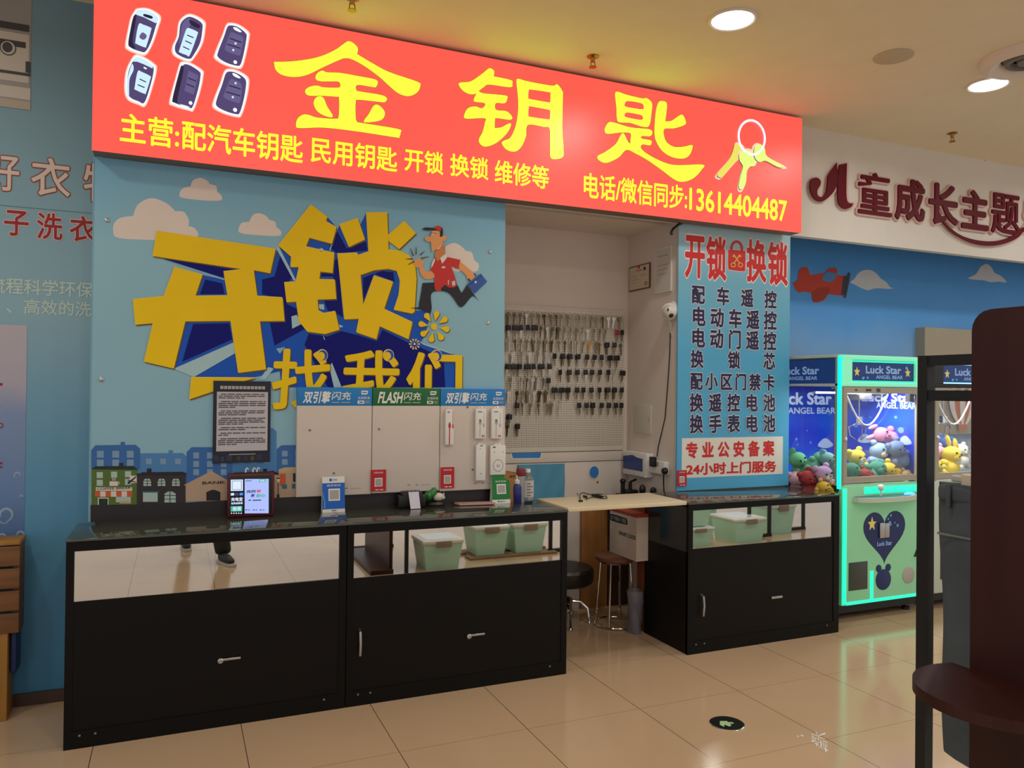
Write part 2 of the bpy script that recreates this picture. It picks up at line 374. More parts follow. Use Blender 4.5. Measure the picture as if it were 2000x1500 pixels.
# washing machine photo, top
ph = mat('photo_grey', (150, 146, 140), 0.5); ph2 = mat('photo_light', (196, 186, 172), 0.5); ph3 = mat('photo_dark', (58, 58, 60), 0.5)
pr.pixrect(ph, 0, -120, -60, 190, 61)
pr.pixrect(ph2, 1, -120, 40, 138, 57); pr.pixrect(ph2, 1, -120, 148, 172, 60); pr.pixrect(ph3, 1, -120, 20, 34, 58); pr.pixrect(ph3, 2, -120, 118, 124, 60); pr.pixrect(ph3, 2, -120, 56, 68, 51); pr.pixrect(ph3, 2, 50, 120, 142, 60)
pr.pixdisc(ph3, 2, 16, 94, 16, 15); pr.pixdisc(ph2, 3, 16, 94, 14, 13); pr.pixdisc(ph3, 4, 15, 93, 10, 10)
pr.pixrect(mat('photo_warm', (176, 160, 144), 0.5), 1, -120, 175, 192, 60)
# water splash print, bottom
sea = gradz('splash_ink', [(0.0, (66, 96, 150)), (0.25, (104, 136, 184)), (0.5, (130, 150, 190)), (0.6, (176, 170, 186)), (1.0, (190, 182, 186))], 0.7, 2.05, 0.6, 0.25)
pr.pixrect(sea, 0, -160, 628, 1062, 50)
foam = mat('splash_foam', (150, 176, 198), 0.7)
for (x, y, r) in ((34, 928, 7), (12, 1005, 14), (8, 1012, 11), (26, 1055, 10), (4, 1050, 9), (40, 1044, 8), (42, 970, 4)): pr.pixdisc(foam, 1, x, y, r); pr.pixdisc(sea, 2, x, y+1, r*.72)
for yy, h in ((748, 5), (903, 4), (911, 3)): pr.pixrect(dred, 1, -10, yy, yy+h, 5)
pr.pixdisc(dred, 1, 2, 831, 5); pr.pixdisc(sea, 2, 2, 831, 3)
o = pr.build('poster_print'); tag(o, 'laundry poster printing on the blue wall left of the red sign', 'poster')
# ------------------------------------------------------------ the red lightbox sign
YS = 4.09; SX0, SX1, SZ0, SZ1 = -0.372, 3.922, 2.648, 3.432
sign = thing('lightbox_sign', 'long red illuminated shop sign with big yellow characters under the ceiling', 'sign', (1.77, 4.15, SZ0))
e_red = mat('lit_red', (30, 4, 3), 0.35, emit=1.0, ecol=(1.02, 0.105, 0.075)); e_yel = mat('lit_yellow', (40, 40, 5), 0.35, emit=1.0, ecol=(1.2, 2.3, 0.06)); e_yl2 = mat('lit_yellow_small', (40, 40, 5), 0.35, emit=1.0, ecol=(1.05, 1.3, 0.03))
e_edge = mat('lit_olive', (30, 20, 5), 0.4, emit=1.0, ecol=(0.40, 0.20, 0.01)); e_wht = mat('lit_white', (60, 60, 70), 0.4, emit=1.0, ecol=(0.92, 0.98, 1.2)); e_halo = mat('lit_halo', (60, 50, 40), 0.4, emit=1.0, ecol=(1.0, 0.62, 0.48))
e_fob = mat('lit_fob', (20, 16, 40), 0.4, emit=1.0, ecol=(0.075, 0.055, 0.16)); e_fob2 = mat('lit_fob_light', (20, 16, 40), 0.4, emit=1.0, ecol=(0.13, 0.105, 0.25)); e_dk = mat('lit_dark', (8, 8, 16), 0.4, emit=1.0, ecol=(0.015, 0.012, 0.04)); e_pale = mat('lit_pale_blue', (60, 70, 80), 0.4, emit=1.0, ecol=(0.62, 0.86, 1.05))
tin = mat('sign_tin', (120, 104, 92), 0.5)
hb = MB(); t = 0.012
hb.box(SX0, SX1, YS, YM-0.0, SZ0, SZ0+t).box(SX0, SX1, YS, YM, SZ1-t, SZ1).box(SX0, SX0+t, YS, YM, SZ0+t, SZ1-t).box(SX1-t, SX1, YS, YM, SZ0+t, SZ1-t).box(SX0+t, SX1-t, YM-0.012, YM, SZ0+t, SZ1-t)
hb.build('housing', tin, sign)
MB().box(SX0-0.001, SX1+0.001, YS-0.006, YS+0.004, SZ0-0.001, SZ1+0.001).build('face', e_red, sign)
def signprint(): return Print(YS-0.006, 0.0008)
# three big characters, traced as outlines on the sign face
pr = signprint()
J = lambda p: T(520, 70, 0.16, p)
jin = [[(95, 320, 1), (260, 318), (440, 300), (640, 260), (830, 180), (960, 90), (1005, 68), (1060, 90), (1115, 150), (1108, 225, 1), (1300, 340), (1500, 445), (1840, 562), (1878, 610), (1840, 690), (1740, 735), (1620, 705), (1500, 610), (1380, 500), (1200, 370), (1060, 292), (975, 272), (900, 290), (700, 380), (500, 475), (340, 502), (190, 475), (115, 410)],
       [(690, 428), (740, 448), (900, 455), (1100, 490), (1310, 530), (1360, 565), (1340, 620), (1310, 626), (1130, 598), (1090, 625), (1100, 665), (1130, 680), (1400, 725), (1470, 765), (1450, 805), (1400, 808), (1130, 780), (1090, 810), (1090, 1000), (1105, 1045), (1140, 1062), (1600, 1138), (1638, 1180), (1620, 1235), (1590, 1240), (1100, 1165), (700, 1120), (400, 1125), (365, 1085), (385, 1010), (450, 965), (520, 968), (620, 1000), (840, 1014), (885, 980), (890, 760), (860, 744), (700, 732), (520, 728), (475, 685), (500, 640), (580, 612), (650, 616), (690, 630), (880, 635), (905, 600), (895, 570), (860, 556), (680, 555), (610, 535), (605, 490), (640, 445)],
       [(580, 830), (600, 765), (650, 738), (700, 765), (740, 860), (805, 965), (795, 995), (700, 970), (620, 915)],
       [(1195, 1035), (1250, 960), (1300, 870), (1345, 842), (1400, 870), (1445, 935), (1430, 1000), (1370, 1038), (1215, 1056)]]
K = lambda p: T(880, 110, 0.26, p)
yao = [[(62, 215), (75, 198), (150, 190), (240, 130), (290, 92), (325, 110), (322, 152, 1), (450, 180), (462, 205), (445, 232), (290, 212), (250, 230), (208, 262, 1), (250, 280), (410, 296), (424, 320), (405, 352), (345, 350), (332, 375), (345, 405), (420, 415), (460, 455), (445, 476), (345, 464), (332, 480), (330, 540, 1), (380, 535), (440, 505), (452, 520), (420, 580), (350, 645), (280, 676), (235, 670), (212, 630), (240, 570), (258, 500), (255, 465), (120, 468), (102, 445), (130, 392), (185, 378), (230, 392), (258, 372), (252, 350), (180, 340), (178, 315), (195, 280, 1), (150, 285), (95, 260)]]
yue = [(495, 185), (515, 172), (580, 190), (760, 222), (800, 212), (838, 262), (842, 300), (838, 540), (848, 700), (842, 755), (790, 772), (750, 755), (748, 640), (742, 540), (700, 530), (580, 515), (565, 600), (530, 680), (480, 716), (420, 700), (385, 655), (400, 635), (450, 610), (490, 520), (508, 400), (505, 290)]
yh1 = [(585, 260), (600, 250), (740, 270), (750, 285), (748, 340), (740, 348), (592, 322), (582, 310)]
yh2 = [(585, 385), (598, 376), (738, 402), (748, 412), (745, 470), (735, 476), (595, 456), (583, 445)]
shi = [(1236, 285), (1255, 268), (1320, 290), (1440, 318), (1470, 315), (1510, 350), (1508, 420), (1490, 520), (1440, 528), (1350, 500), (1270, 495), (1250, 470), (1245, 380)]
sh1 = [(1305, 360), (1330, 336), (1430, 352), (1450, 375), (1445, 398), (1400, 396), (1315, 380)]
sh2 = [(1305, 440), (1325, 422), (1425, 440), (1445, 460), (1435, 478), (1400, 476), (1315, 458)]
sh3 = [(1160, 540), (1185, 500), (1230, 500), (1350, 535), (1500, 552), (1502, 598), (1440, 598), (1432, 618), (1500, 632), (1508, 650), (1495, 668), (1440, 662), (1428, 690), (1470, 730), (1560, 780), (1680, 818), (1890, 815), (1885, 850), (1830, 910), (1760, 940), (1690, 930), (1580, 850), (1480, 780), (1390, 730), (1320, 702), (1260, 760), (1170, 800), (1115, 780), (1105, 750), (1160, 720), (1240, 660), (1280, 590), (1300, 582), (1330, 640), (1348, 655), (1352, 620), (1350, 578), (1280, 572), (1180, 582), (1158, 562)]
bi = [(1560, 350), (1590, 338), (1620, 350), (1622, 400), (1610, 490, 1), (1660, 485), (1720, 445), (1745, 445), (1765, 490), (1755, 515), (1680, 540), (1605, 545), (1602, 600), (1625, 650), (1680, 682), (1750, 680), (1810, 668), (1815, 690), (1790, 745), (1740, 768), (1660, 755), (1590, 710), (1545, 640), (1532, 570), (1540, 430)]
for f, L in ((J, [[q] for q in jin]), (K, [[q] for q in yao]+[[yue, yh1, yh2], [shi, sh1, sh2], [sh3], [bi]])):
    for q in L:
        loops = [curve(f(l)) for l in q]
        # thin olive edge just around each stroke
        out = loops[0]; cx = sum(p[0] for p in out)/len(out); cy = sum(p[1] for p in out)/len(out); n = len(out); ar = sum(out[i][0]*out[(i+1) % n][1]-out[(i+1) % n][0]*out[i][1] for i in range(n)); sg = 1 if ar > 0 else -1
        ed = []
        for i in range(n):
            d = Vector((out[(i+1) % n][0]-out[i-1][0], out[(i+1) % n][1]-out[i-1][1]))
            d = d.normalized() if d.length > 1e-6 else Vector((0, 0)); ed.append((out[i][0]+d.y*sg*0.9, out[i][1]-d.x*sg*0.9))
        pr.pixpoly(e_edge, 0, ed); pr.pixpoly(e_yel, 1, loops[0])
        for h in loops[1:]: pr.pixpoly(e_red, 2, h)
pr.build('shop_name', sign)
pr = signprint()
def lit(txt, xl, yt, yb, xr, off=0.015, lay=0):
    pr.pixtext(e_yl2, lay, txt, xl, yt, yb, xr, off=off)
lit('主营:', 234, 219, 277, 350); lit('配汽车钥匙', 355, 234, 291, 592); lit('民用钥匙', 607, 266, 316, 776); lit('开锁', 790, 288, 333, 866); lit('换锁', 879, 299, 343, 954); lit('维修等', 966, 311, 357, 1072)
lit('电话/微信同步:', 1140, 336, 386, 1342); lit('13614404487', 1346, 366, 410, 1537, 0.018)
pr.build('service_line', sign)
# six car key pictures
q1 = lambda p: T(180, 0, 0.18, p)
fobs = [
 ([(470, 150), (500, 120), (590, 118), (680, 165), (710, 215), (690, 290), (640, 450), (580, 560), (520, 560), (420, 520), (392, 470), (420, 300), (440, 210)], [('p', e_pale, [(465, 160, 1), (495, 125), (590, 120), (690, 175), (708, 235), (690, 255, 1), (560, 190, 1), (470, 160, 1)]), ('p', e_dk, [(565, 155), (650, 180), (645, 208), (562, 180)]), ('p', e_dk, [(440, 210), (470, 165), (480, 190), (440, 440), (470, 530), (420, 515), (395, 460)]), ('p', e_pale, [(505, 270), (560, 275), (635, 305), (640, 330), (590, 500), (570, 518), (480, 480), (470, 455)]), ('o', e_fob2, [(515, 395), (545, 358), (585, 380), (590, 410), (560, 438), (520, 420)])]),
 ([(1030, 190), (1100, 195), (1190, 255), (1195, 330), (1170, 470), (1100, 600), (1060, 640), (990, 625), (910, 575), (900, 500), (940, 400), (960, 260)], [('p', e_fob2, [(1045, 200), (1070, 260), (990, 400), (940, 480), (960, 380), (980, 260)]), ('p', e_dk, [(1060, 220), (1165, 275), (1150, 310), (1070, 268)]), ('p', e_pale, [(1030, 312), (1075, 318), (1140, 350), (1142, 380), (1060, 600), (1020, 600), (945, 570), (945, 550), (1000, 380)]), ('s', e_dk, [(1030, 385), (1100, 415)]), ('s', e_dk, [(1010, 448), (1080, 480)]), ('s', e_dk, [(985, 512), (1055, 545)])]),
 ([(1500, 278), (1580, 295), (1668, 365), (1672, 430), (1640, 600), (1610, 700), (1570, 716), (1450, 680), (1365, 620), (1368, 560), (1430, 400), (1465, 300)], [('p', e_fob2, [(1500, 360), (1545, 362), (1620, 395), (1640, 440), (1610, 590), (1590, 605), (1480, 570), (1440, 540), (1445, 500)]), ('p', e_wht, [(1530, 300), (1570, 305), (1620, 345), (1600, 352), (1550, 330)]), ('d', e_wht, (1552, 678, 20)), ('s', e_dk, [(1490, 420), (1620, 465)]), ('s', e_dk, [(1465, 485), (1610, 530)]), ('d', e_pale, (1555, 478, 12)), ('d', e_pale, (1530, 550, 12))]),
 ([(480, 625), (560, 650), (650, 715), (668, 760), (640, 900), (570, 1110), (500, 1100), (410, 1055), (380, 960), (390, 800), (430, 690)], [('p', e_pale, [(440, 670, 1), (490, 622), (600, 668), (655, 725), (655, 745, 1), (560, 700, 1), (490, 672, 1)]), ('p', e_pale, [(432, 700), (450, 760), (405, 870), (400, 1050), (378, 1000), (385, 850)]), ('p', e_pale, [(495, 780), (540, 785), (630, 830), (632, 860), (585, 1010), (570, 1022), (465, 975), (462, 950)]), ('s', e_dk, [(515, 862), (585, 895)]), ('s', e_dk, [(495, 925), (570, 955)]), ('o', e_wht, [(556, 735), (575, 735), (596, 752), (575, 756)])]),
 ([(985, 700), (1060, 710), (1165, 780), (1175, 830), (1150, 970), (1090, 1160), (1040, 1165), (900, 1120), (872, 1080), (920, 880), (960, 730)], [('p', e_dk, [(960, 730), (990, 705), (985, 800), (925, 1080), (940, 1120), (890, 1110), (872, 1070)]), ('q', e_fob2, [(1045, 768), (1152, 822), (1102, 1030), (1000, 990)]), ('s', e_dk, [(1040, 850), (1130, 885)]), ('s', e_dk, [(1020, 915), (1110, 950)]), ('d', e_wht, (1068, 1122, 20)), ('p', e_wht, [(958, 690), (1000, 700), (975, 720)]), ('p', e_wht, [(950, 1135), (1010, 1150), (1060, 1168), (1000, 1160)])]),
 ([(1500, 778), (1580, 800), (1660, 860), (1668, 940), (1640, 1100), (1600, 1225), (1560, 1240), (1440, 1205), (1350, 1150), (1352, 1080), (1410, 920), (1450, 800)], [('p', e_fob2, [(1495, 868), (1545, 870), (1605, 900), (1625, 950), (1605, 1105), (1580, 1120), (1460, 1080), (1425, 1050), (1435, 1010)]), ('p', e_wht, [(1520, 798), (1560, 805), (1610, 845), (1590, 852), (1540, 830)]), ('d', e_wht, (1550, 1196, 22)), ('s', e_dk, [(1480, 930), (1610, 970)]), ('s', e_dk, [(1450, 1000), (1605, 1045)]), ('d', e_pale, (1555, 908, 12)), ('d', e_pale, (1525, 1060, 12))])]
for out, det in fobs:
    pr = signprint(); oc = curve(q1(out)); cx = sum(p[0] for p in oc)/len(oc); cy = sum(p[1] for p in oc)/len(oc)
    for k, (g, m) in enumerate(((1.20, e_halo), (1.12, e_wht))):
        pr.pixpoly(m, k, [(cx+(x-cx)*(1+(g-1)*1.2), cy+(y-cy)*(1+(g-1)*.75)) for x, y in oc])
    pr.pixpoly(e_fob, 2, oc)
    for i, (k, m, d) in enumerate(det):
        if k in 'po': pr.pixpoly(m, 3+i, curve(q1(d)))
        elif k == 'q': pr.pixpoly(m, 3+i, q1(d))
        elif k == 's':
            (xa, ya), (xb, yb) = q1(d); pr.pixpoly(m, 3+i, [(xa, ya-1.1), (xb, yb-1.1), (xb, yb+1.1), (xa, ya+1.1)])
        else:
            (xx, yy), = q1([d[:2]]); pr.pixdisc(m, 3+i, xx, yy, d[2]*.18)
    pr.build('car_key_picture', sign)
# bunch of keys picture
pr = signprint(); B = lambda p: T(1440, 200, 0.1, p); B2 = lambda p: T(800, 50, 0.4, p)
e_key = mat('lit_key', (30, 40, 5), 0.4, emit=1.0, ecol=(0.80, 1.05, 0.20)); e_key2 = mat('lit_key_shade', (30, 40, 5), 0.4, emit=1.0, ecol=(0.85, 0.75, 0.10))
k1 = [(1590, 580), (1625, 600), (1620, 640), (1590, 665), (1530, 735), (1515, 742), (1502, 725), (1555, 660), (1575, 620)]
k2 = [(1608, 625), (1640, 610), (1675, 620), (1690, 650), (1680, 685), (1660, 690), (1645, 710), (1640, 760), (1622, 800), (1605, 790), (1612, 740), (1625, 690), (1610, 660)]
k3 = [(1680, 600), (1700, 582), (1730, 600), (1742, 640), (1820, 685), (1815, 695), (1790, 690), (1735, 662), (1705, 668), (1682, 645)]
for i, (kk, m) in enumerate(((k1, e_key2), (k2, e_key), (k3, e_key))):
    oc = curve(B2(kk)); cx = sum(p[0] for p in oc)/len(oc); cy = sum(p[1] for p in oc)/len(oc)
    pr.pixpoly(e_halo, i*3, [(cx+(x-cx)*1.16, cy+(y-cy)*1.12) for x, y in oc]); pr.pixpoly(e_dk, i*3+1, [(x-1.0, y+1.0) for x, y in oc]); pr.pixpoly(m, i*3+2, oc)
ro = []; ri = []
for i in range(36):
    a = i*2*math.pi/36; ro.append((1466.5+27.5*math.cos(a)+0.22*35*math.sin(a)*0.3, 269+35.5*math.sin(a))); ri.append((1466.5+23.5*math.cos(a)+0.22*31*math.sin(a)*0.3, 269+31.0*math.sin(a)))
pr.pixpoly(e_wht, 10, ro, ri)
pr.build('key_ring_picture', sign)
# ------------------------------------------------------------ the big printed mural board
mural = thing('mural_board', 'large blue printed wall board with yellow characters and a running locksmith cartoon', 'wall board', (0.70, 4.215, 0.897))
mx1 = 1.768
sky = gradz('mural_sky_ink', [(0.0, (146, 190, 208)), (0.25, (150, 196, 214)), (0.6, (112, 176, 212)), (1.0, (104, 176, 222))], 0.9, 2.65, 0.45, 0.08, 0.15)
MB().box(-0.372, mx1, YM, YM+0.028, 0.897, 2.647).build('board', sky, mural)
pr = Print(YM, 0.0006)
c6 = lambda p: T(170, 330, 0.3, p); c7 = lambda p: T(560, 380, 0.26667, p)
cloud = mat('mural_cloud', (232, 218, 208), 0.5); ray_l = mat('mural_ray', (170, 204, 212), 0.5); mid = mat('mural_mid_blue', (30, 90, 196), 0.5, spec=.2); deep = mat('mural_deep_blue', (8, 14, 118), 0.5, spec=.2)
rim = mat('mural_rim', (112, 80, 12), 0.5); rim2 = mat('mural_rim_light', (244, 210, 96), 0.5)
for f, pts in ((c6, [(170, 395), (180, 350), (220, 318), (300, 305, 1), (325, 240), (380, 200), (440, 192), (520, 225), (575, 275, 1), (630, 280), (662, 330), (660, 372, 1), (700, 385), (720, 440), (600, 462), (400, 462), (200, 448)]),
               (c6, [(602, 160), (625, 125), (672, 115, 1), (690, 75), (735, 58), (780, 75), (800, 100, 1), (840, 110), (848, 150, 1), (875, 175), (868, 205), (760, 205), (620, 188)]),
               (c6, [(988, 385), (1010, 350), (1055, 345, 1), (1080, 300), (1120, 288), (1165, 305), (1185, 330, 1), (1225, 345), (1232, 378, 1), (1262, 405), (1250, 435), (1120, 432), (1000, 418)]),
               (c7, [(1160, 400), (1180, 370), (1230, 355), (1280, 380), (1310, 412, 1), (1355, 425), (1372, 480, 1), (1405, 510), (1402, 550), (1375, 565), (1290, 560), (1230, 560), (1180, 520)])):
    pr.pixpoly(cloud, 0, curve(f(pts)))
for pts in ([(440, 570), (1020, 655), (890, 720)], [(752, 690), (895, 722), (915, 825), (705, 825)], [(1085, 665), (1195, 680), (1245, 505), (1330, 570), (1400, 640), (1400, 735), (1310, 760), (1310, 865), (1400, 880), (1440, 1000), (1500, 1060), (1560, 1100), (1230, 1170), (1170, 1300), (1125, 990), (1285, 990), (1272, 838), (1108, 828)],
            [(640, 993), (935, 990), (957, 1130), (570, 1300)], [(962, 1200), (985, 1328), (1165, 1305), (1230, 1170), (1330, 1300), (1080, 1358), (695, 1355)]):
    pr.pixpoly(mid, 1, c6(pts))
for pts in ([(285, 160), (298, 165), (365, 240), (385, 222), (455, 385), (572, 330), (535, 230), (582, 135), (600, 420), (745, 405), (830, 415), (820, 740), (785, 845), (915, 872), (890, 1060), (385, 990), (100, 930), (70, 785), (90, 600), (165, 318), (240, 240)],
            [(60, 900), (150, 1005), (385, 970), (425, 900), (525, 905), (510, 1010), (655, 1060), (680, 965), (890, 1060), (985, 1075), (1200, 1165), (1280, 1190), (1270, 1412), (-40, 1412), (-60, 1180), (30, 1060)],
            [(720, 838), (940, 850), (1060, 850), (1010, 1040), (985, 1075), (890, 1060), (920, 935)]):
    pr.pixpoly(mid, 1, c7(pts))
for f, pts in ((c6, [(480, 580), (960, 655), (880, 705)]), (c6, [(770, 720), (880, 745), (895, 815), (735, 815)]), (c6, [(1140, 720), (1220, 700), (1260, 560), (1345, 690), (1290, 770), (1300, 880), (1390, 920), (1440, 1030), (1220, 1150), (1190, 1000), (1290, 985), (1280, 850), (1140, 815)]), (c6, [(690, 1010), (925, 1005), (945, 1110), (620, 1255)]),
               (c7, [(310, 380), (330, 360), (370, 270), (440, 395), (580, 345), (590, 410), (430, 425), (360, 425)]), (c7, [(240, 600), (340, 600), (355, 760), (270, 770), (300, 850), (380, 880), (410, 900), (375, 470), (350, 480)]), (c7, [(560, 610), (700, 560), (780, 570), (790, 640), (640, 580), (560, 780)]),
               (c7, [(400, 1000), (520, 1030), (660, 1075), (700, 990), (880, 1080), (960, 1110), (1150, 1200), (1160, 1412), (300, 1412), (130, 1100), (160, 1020), (300, 1040)])):
    pr.pixpoly(deep, 2, f(pts))
for f, pts in ((c6, [(565, 1300), (957, 1128), (963, 1200), (695, 1355)]), (c6, [(1226, 508), (1248, 505), (1362, 728), (1345, 728)]), (c6, [(440, 568), (895, 716), (892, 724)]), (c6, [(1330, 960), (1365, 950), (1395, 1010), (1335, 1040)]), (c6, [(1180, 1290), (1215, 1300), (1160, 1370), (1120, 1372)]),
               (c7, [(330, 1230), (402, 1412), (345, 1412), (312, 1265)]), (c7, [(372, 232), (384, 222), (318, 412), (310, 412)]), (c7, [(228, 805), (272, 803), (275, 845), (240, 838)]), (c7, [(262, 1022), (282, 1065), (272, 1060)]), (c7, [(385, 950), (415, 968), (385, 975)]), (c7, [(960, 1070), (1210, 1160), (1200, 1166), (1000, 1100)])):
    pr.pixpoly(ray_l, 3, f(pts))
kai = c6([(455, 405), (1228, 522), (1192, 680), (1085, 660), (1108, 828), (1272, 838), (1285, 990), (1125, 992), (1165, 1305), (985, 1328), (935, 990), (640, 993), (565, 1300), (372, 1255), (430, 1005), (315, 1015), (300, 850), (500, 830), (570, 640), (752, 690), (705, 828), (915, 825), (890, 668), (1020, 655), (428, 568)])
so1 = c7([(178, 75), (298, 165), (285, 195), (365, 240), (330, 362), (165, 318), (140, 382), (348, 428), (335, 575), (245, 565), (238, 622), (352, 625), (362, 765), (225, 770), (232, 850), (275, 870), (355, 855), (385, 990), (280, 1022), (150, 1005), (90, 930), (70, 785), (0, 790), (-17, 645), (67, 639), (90, 532), (28, 532), (34, 459), (-62, 375)])
so2 = c7([(385, 222), (520, 175), (572, 330), (455, 385)])
so3 = c7([(372, 435), (515, 428), (525, 445), (600, 420), (582, 135), (735, 132), (745, 405), (830, 415), (900, 450), (940, 520), (950, 620), (935, 860), (915, 872), (785, 845), (820, 740), (832, 640), (805, 560), (740, 545), (640, 555), (540, 590), (560, 815), (640, 595), (778, 640), (712, 838), (920, 935), (890, 1060), (680, 965), (655, 1060), (510, 1010), (530, 910), (422, 915)])
so4 = c7([(742, 300), (862, 195), (945, 285), (822, 402), (748, 345)])
bar = [(374, 737), (500, 738), (467, 747), (415, 765), (370, 780)]
for q in (kai, so1, so2, so3, so4, bar):
    pr.pixpoly(rim, 4, [(x+2.0, y+2.4) for x, y in q]); pr.pixpoly(rim2, 5, [(x-0.8, y-1.0) for x, y in q]); pr.pixpoly(M['yellow'], 6, q)
pr.build('lettering', mural)
pr = Print(YM, 0.0006)
for txt, xl, yt, yb, xr, sh in (('找', 527, 680, 800, 644, 0.05), ('我', 664, 682, 800, 778, 0.05), ('们', 792, 686, 806, 902, 0.0)):
    pr.pixtext(rim, 7, txt, xl+1.5, yt+1.8, yb+1.8, xr+1.5, off=0.022, shear=sh); pr.pixtext(M['yellow'], 8, txt, xl, yt, yb, xr, off=0.02, shear=sh)
for x, y in ((629, 694), (758, 694), (852, 695)):
    pr.pixdisc(rim2, 9, x, y, 11, 12); pr.pixdisc(mid, 10, x+1, y, 9, 10); pr.pixdisc(M['yellow'], 11, x-2, y+1.5, 7, 8)
def petals(cx, cy, r0, r1, wd, m, m2, n=8, rot=0.0):
    for k in range(n):
        a = rot+k*2*math.pi/n; c, s_ = math.cos(a), math.sin(a)
        q = [(cx+c*r0, cy+s_*r0)]+[(cx+c*(r1-wd)+wd*math.cos(a+b), cy+s_*(r1-wd)+wd*math.sin(a+b)) for b in (-1.5, -.9, -.3, .3, .9, 1.5)]
        pr.pixpoly(m2, 7, [(x+1.5, y+1.5) for x, y in q]); pr.pixpoly(m, 8, q)
petals(847, 638, 11, 31, 6.0, M['yellow'], rim, 8, 0.2); pr.pixdisc(M['yellow'], 8, 847, 638, 6.2)
petals(809, 672, 4, 11, 1.7, rim2, mid, 10); pr.pixdisc(cloud, 9, 809, 672, 2.2)
pr.build('small_lettering', mural)
# running locksmith cartoon
pr = Print(YM, 0.0006); c9 = lambda p: T(780, 430, 0.1267, p)
skin = mat('cartoon_skin', (236, 160, 96), 0.5); skin2 = mat('cartoon_skin_shade', (214, 128, 66), 0.5); shirt = mat('cartoon_red', (206, 38, 30), 0.5); ink = mat('cartoon_black', (22, 20, 30), 0.5); wht = mat('cartoon_white', (232, 226, 220), 0.5); case = mat('cartoon_blue', (44, 88, 168), 0.5); caset = mat('cartoon_blue_dark', (28, 50, 120), 0.5); keym = mat('cartoon_keys', (96, 70, 60), 0.5)
L = 8
def cp(m, lay, pts, sm=True): pr.pixpoly(m, L+lay, curve(c9(pts)) if sm else c9(pts))
cp(ink, 0, [(355, 970, 1), (560, 965), (760, 1000), (870, 980), (940, 1100), (965, 1112), (1035, 1000, 1), (1140, 1140), (1225, 1250, 1), (1140, 1175), (1090, 1200), (1000, 1310), (950, 1340), (910, 1320), (740, 1115), (500, 1120), (495, 1370, 1), (465, 1420), (290, 1375), (160, 1355, 1), (290, 1340), (300, 1290), (330, 1130)])
cp(skin, 1, [(300, 720), (345, 705), (400, 790), (440, 800), (480, 780), (535, 840), (530, 885), (440, 915), (370, 890), (320, 820)])
cp(skin, 1, [(220, 640), (250, 600), (310, 600), (370, 630), (370, 670), (330, 715), (270, 735), (235, 705)])
cp(shirt, 2, [(545, 550, 1), (590, 640), (640, 600), (735, 570, 1), (935, 615, 1), (905, 760, 1), (790, 705, 1), (860, 900), (870, 1020), (760, 1040), (690, 1000), (640, 1080), (590, 1095), (540, 1050), (538, 830, 1), (470, 775, 1), (530, 640)])
cp(skin, 1, [(930, 650), (1050, 740), (1150, 830), (1150, 880), (1085, 930), (1030, 890), (1030, 860), (920, 740)])
cp(skin2, 3, [(565, 470), (680, 380), (692, 520), (590, 640, 1), (545, 560)])
cp(skin, 4, [(490, 180), (560, 165), (650, 190), (665, 330), (640, 400), (575, 450), (495, 492, 1), (478, 345), (440, 338), (395, 310), (390, 275), (430, 250), (470, 255)])
cp(skin, 4, [(660, 260), (700, 240), (725, 270), (710, 310), (665, 325)])
cp(wht, 5, [(575, 440), (610, 425), (628, 372, 1), (632, 400), (615, 435), (590, 450)])
cp(ink, 5, [(348, 140), (400, 118), (520, 125), (600, 150), (660, 190), (655, 250), (620, 255), (610, 175), (500, 160), (400, 160)])
cp(shirt, 6, [(530, 125), (560, 98), (600, 92), (645, 120), (635, 170), (590, 160)])
cp(ink, 6, [(640, 115), (662, 150), (660, 240), (630, 250), (632, 170)])
for x in (497, 527): pr.pixdisc(wht, L+6, 780+x*.1267, 430+226*.1267, 2.0, 2.5); pr.pixdisc(ink, L+7, 780+x*.1267, 430+232*.1267, 0.8, 1.0)
cp(ink, 6, [(470, 215), (490, 198), (515, 208), (490, 212)]); cp(ink, 6, [(520, 205), (545, 203), (560, 220), (540, 213)])
cp(wht, 4, [(620, 590, 1), (700, 525, 1), (735, 570, 1), (655, 675, 1)], False); cp(wht, 3, [(505, 640), (545, 595), (530, 660), (485, 740)])
cp(wht, 4, [(645, 720, 1), (700, 715, 1), (700, 742, 1), (648, 745, 1)], False)
cp(case, 5, [(1035, 990, 1), (1245, 825, 1), (1345, 950, 1), (1155, 1135, 1)], False); cp(caset, 6, [(1062, 1000), (1262, 848), (1268, 856), (1070, 1010)], False); cp(wht, 6, [(1150, 950), (1175, 935), (1185, 965), (1160, 980)], False)
cp(ink, 6, [(1050, 900), (1070, 900), (1090, 945), (1075, 955)], False); cp(ink, 6, [(1150, 822), (1185, 860), (1170, 868), (1140, 830)], False)
cp(M['steel'], 4, [(800, 950), (850, 935), (858, 1000), (812, 1020)], False); cp(M['steel'], 4, [(740, 925), (760, 925), (755, 1000), (742, 995)], False); cp(ink, 4, [(640, 1040), (740, 1040), (735, 1090), (640, 1085)], False)
for a, b in (((210, 555), (165, 435)), ((255, 530), (255, 410)), ((315, 540), (385, 480)), ((330, 590), (455, 565)), ((205, 600), (95, 600)), ((225, 640), (130, 688))):
    d = (Vector(b)-Vector(a)).normalized()*7; nn = Vector((-d.y, d.x)); cp(keym, 2, [(a[0]+nn.x*1.6, a[1]+nn.y*1.6), (b[0]+nn.x*.6, b[1]+nn.y*.6), (b[0]-nn.x*.6, b[1]-nn.y*.6), (a[0]-nn.x*1.6, a[1]-nn.y*1.6)], False)
pr.build('locksmith_picture', mural)
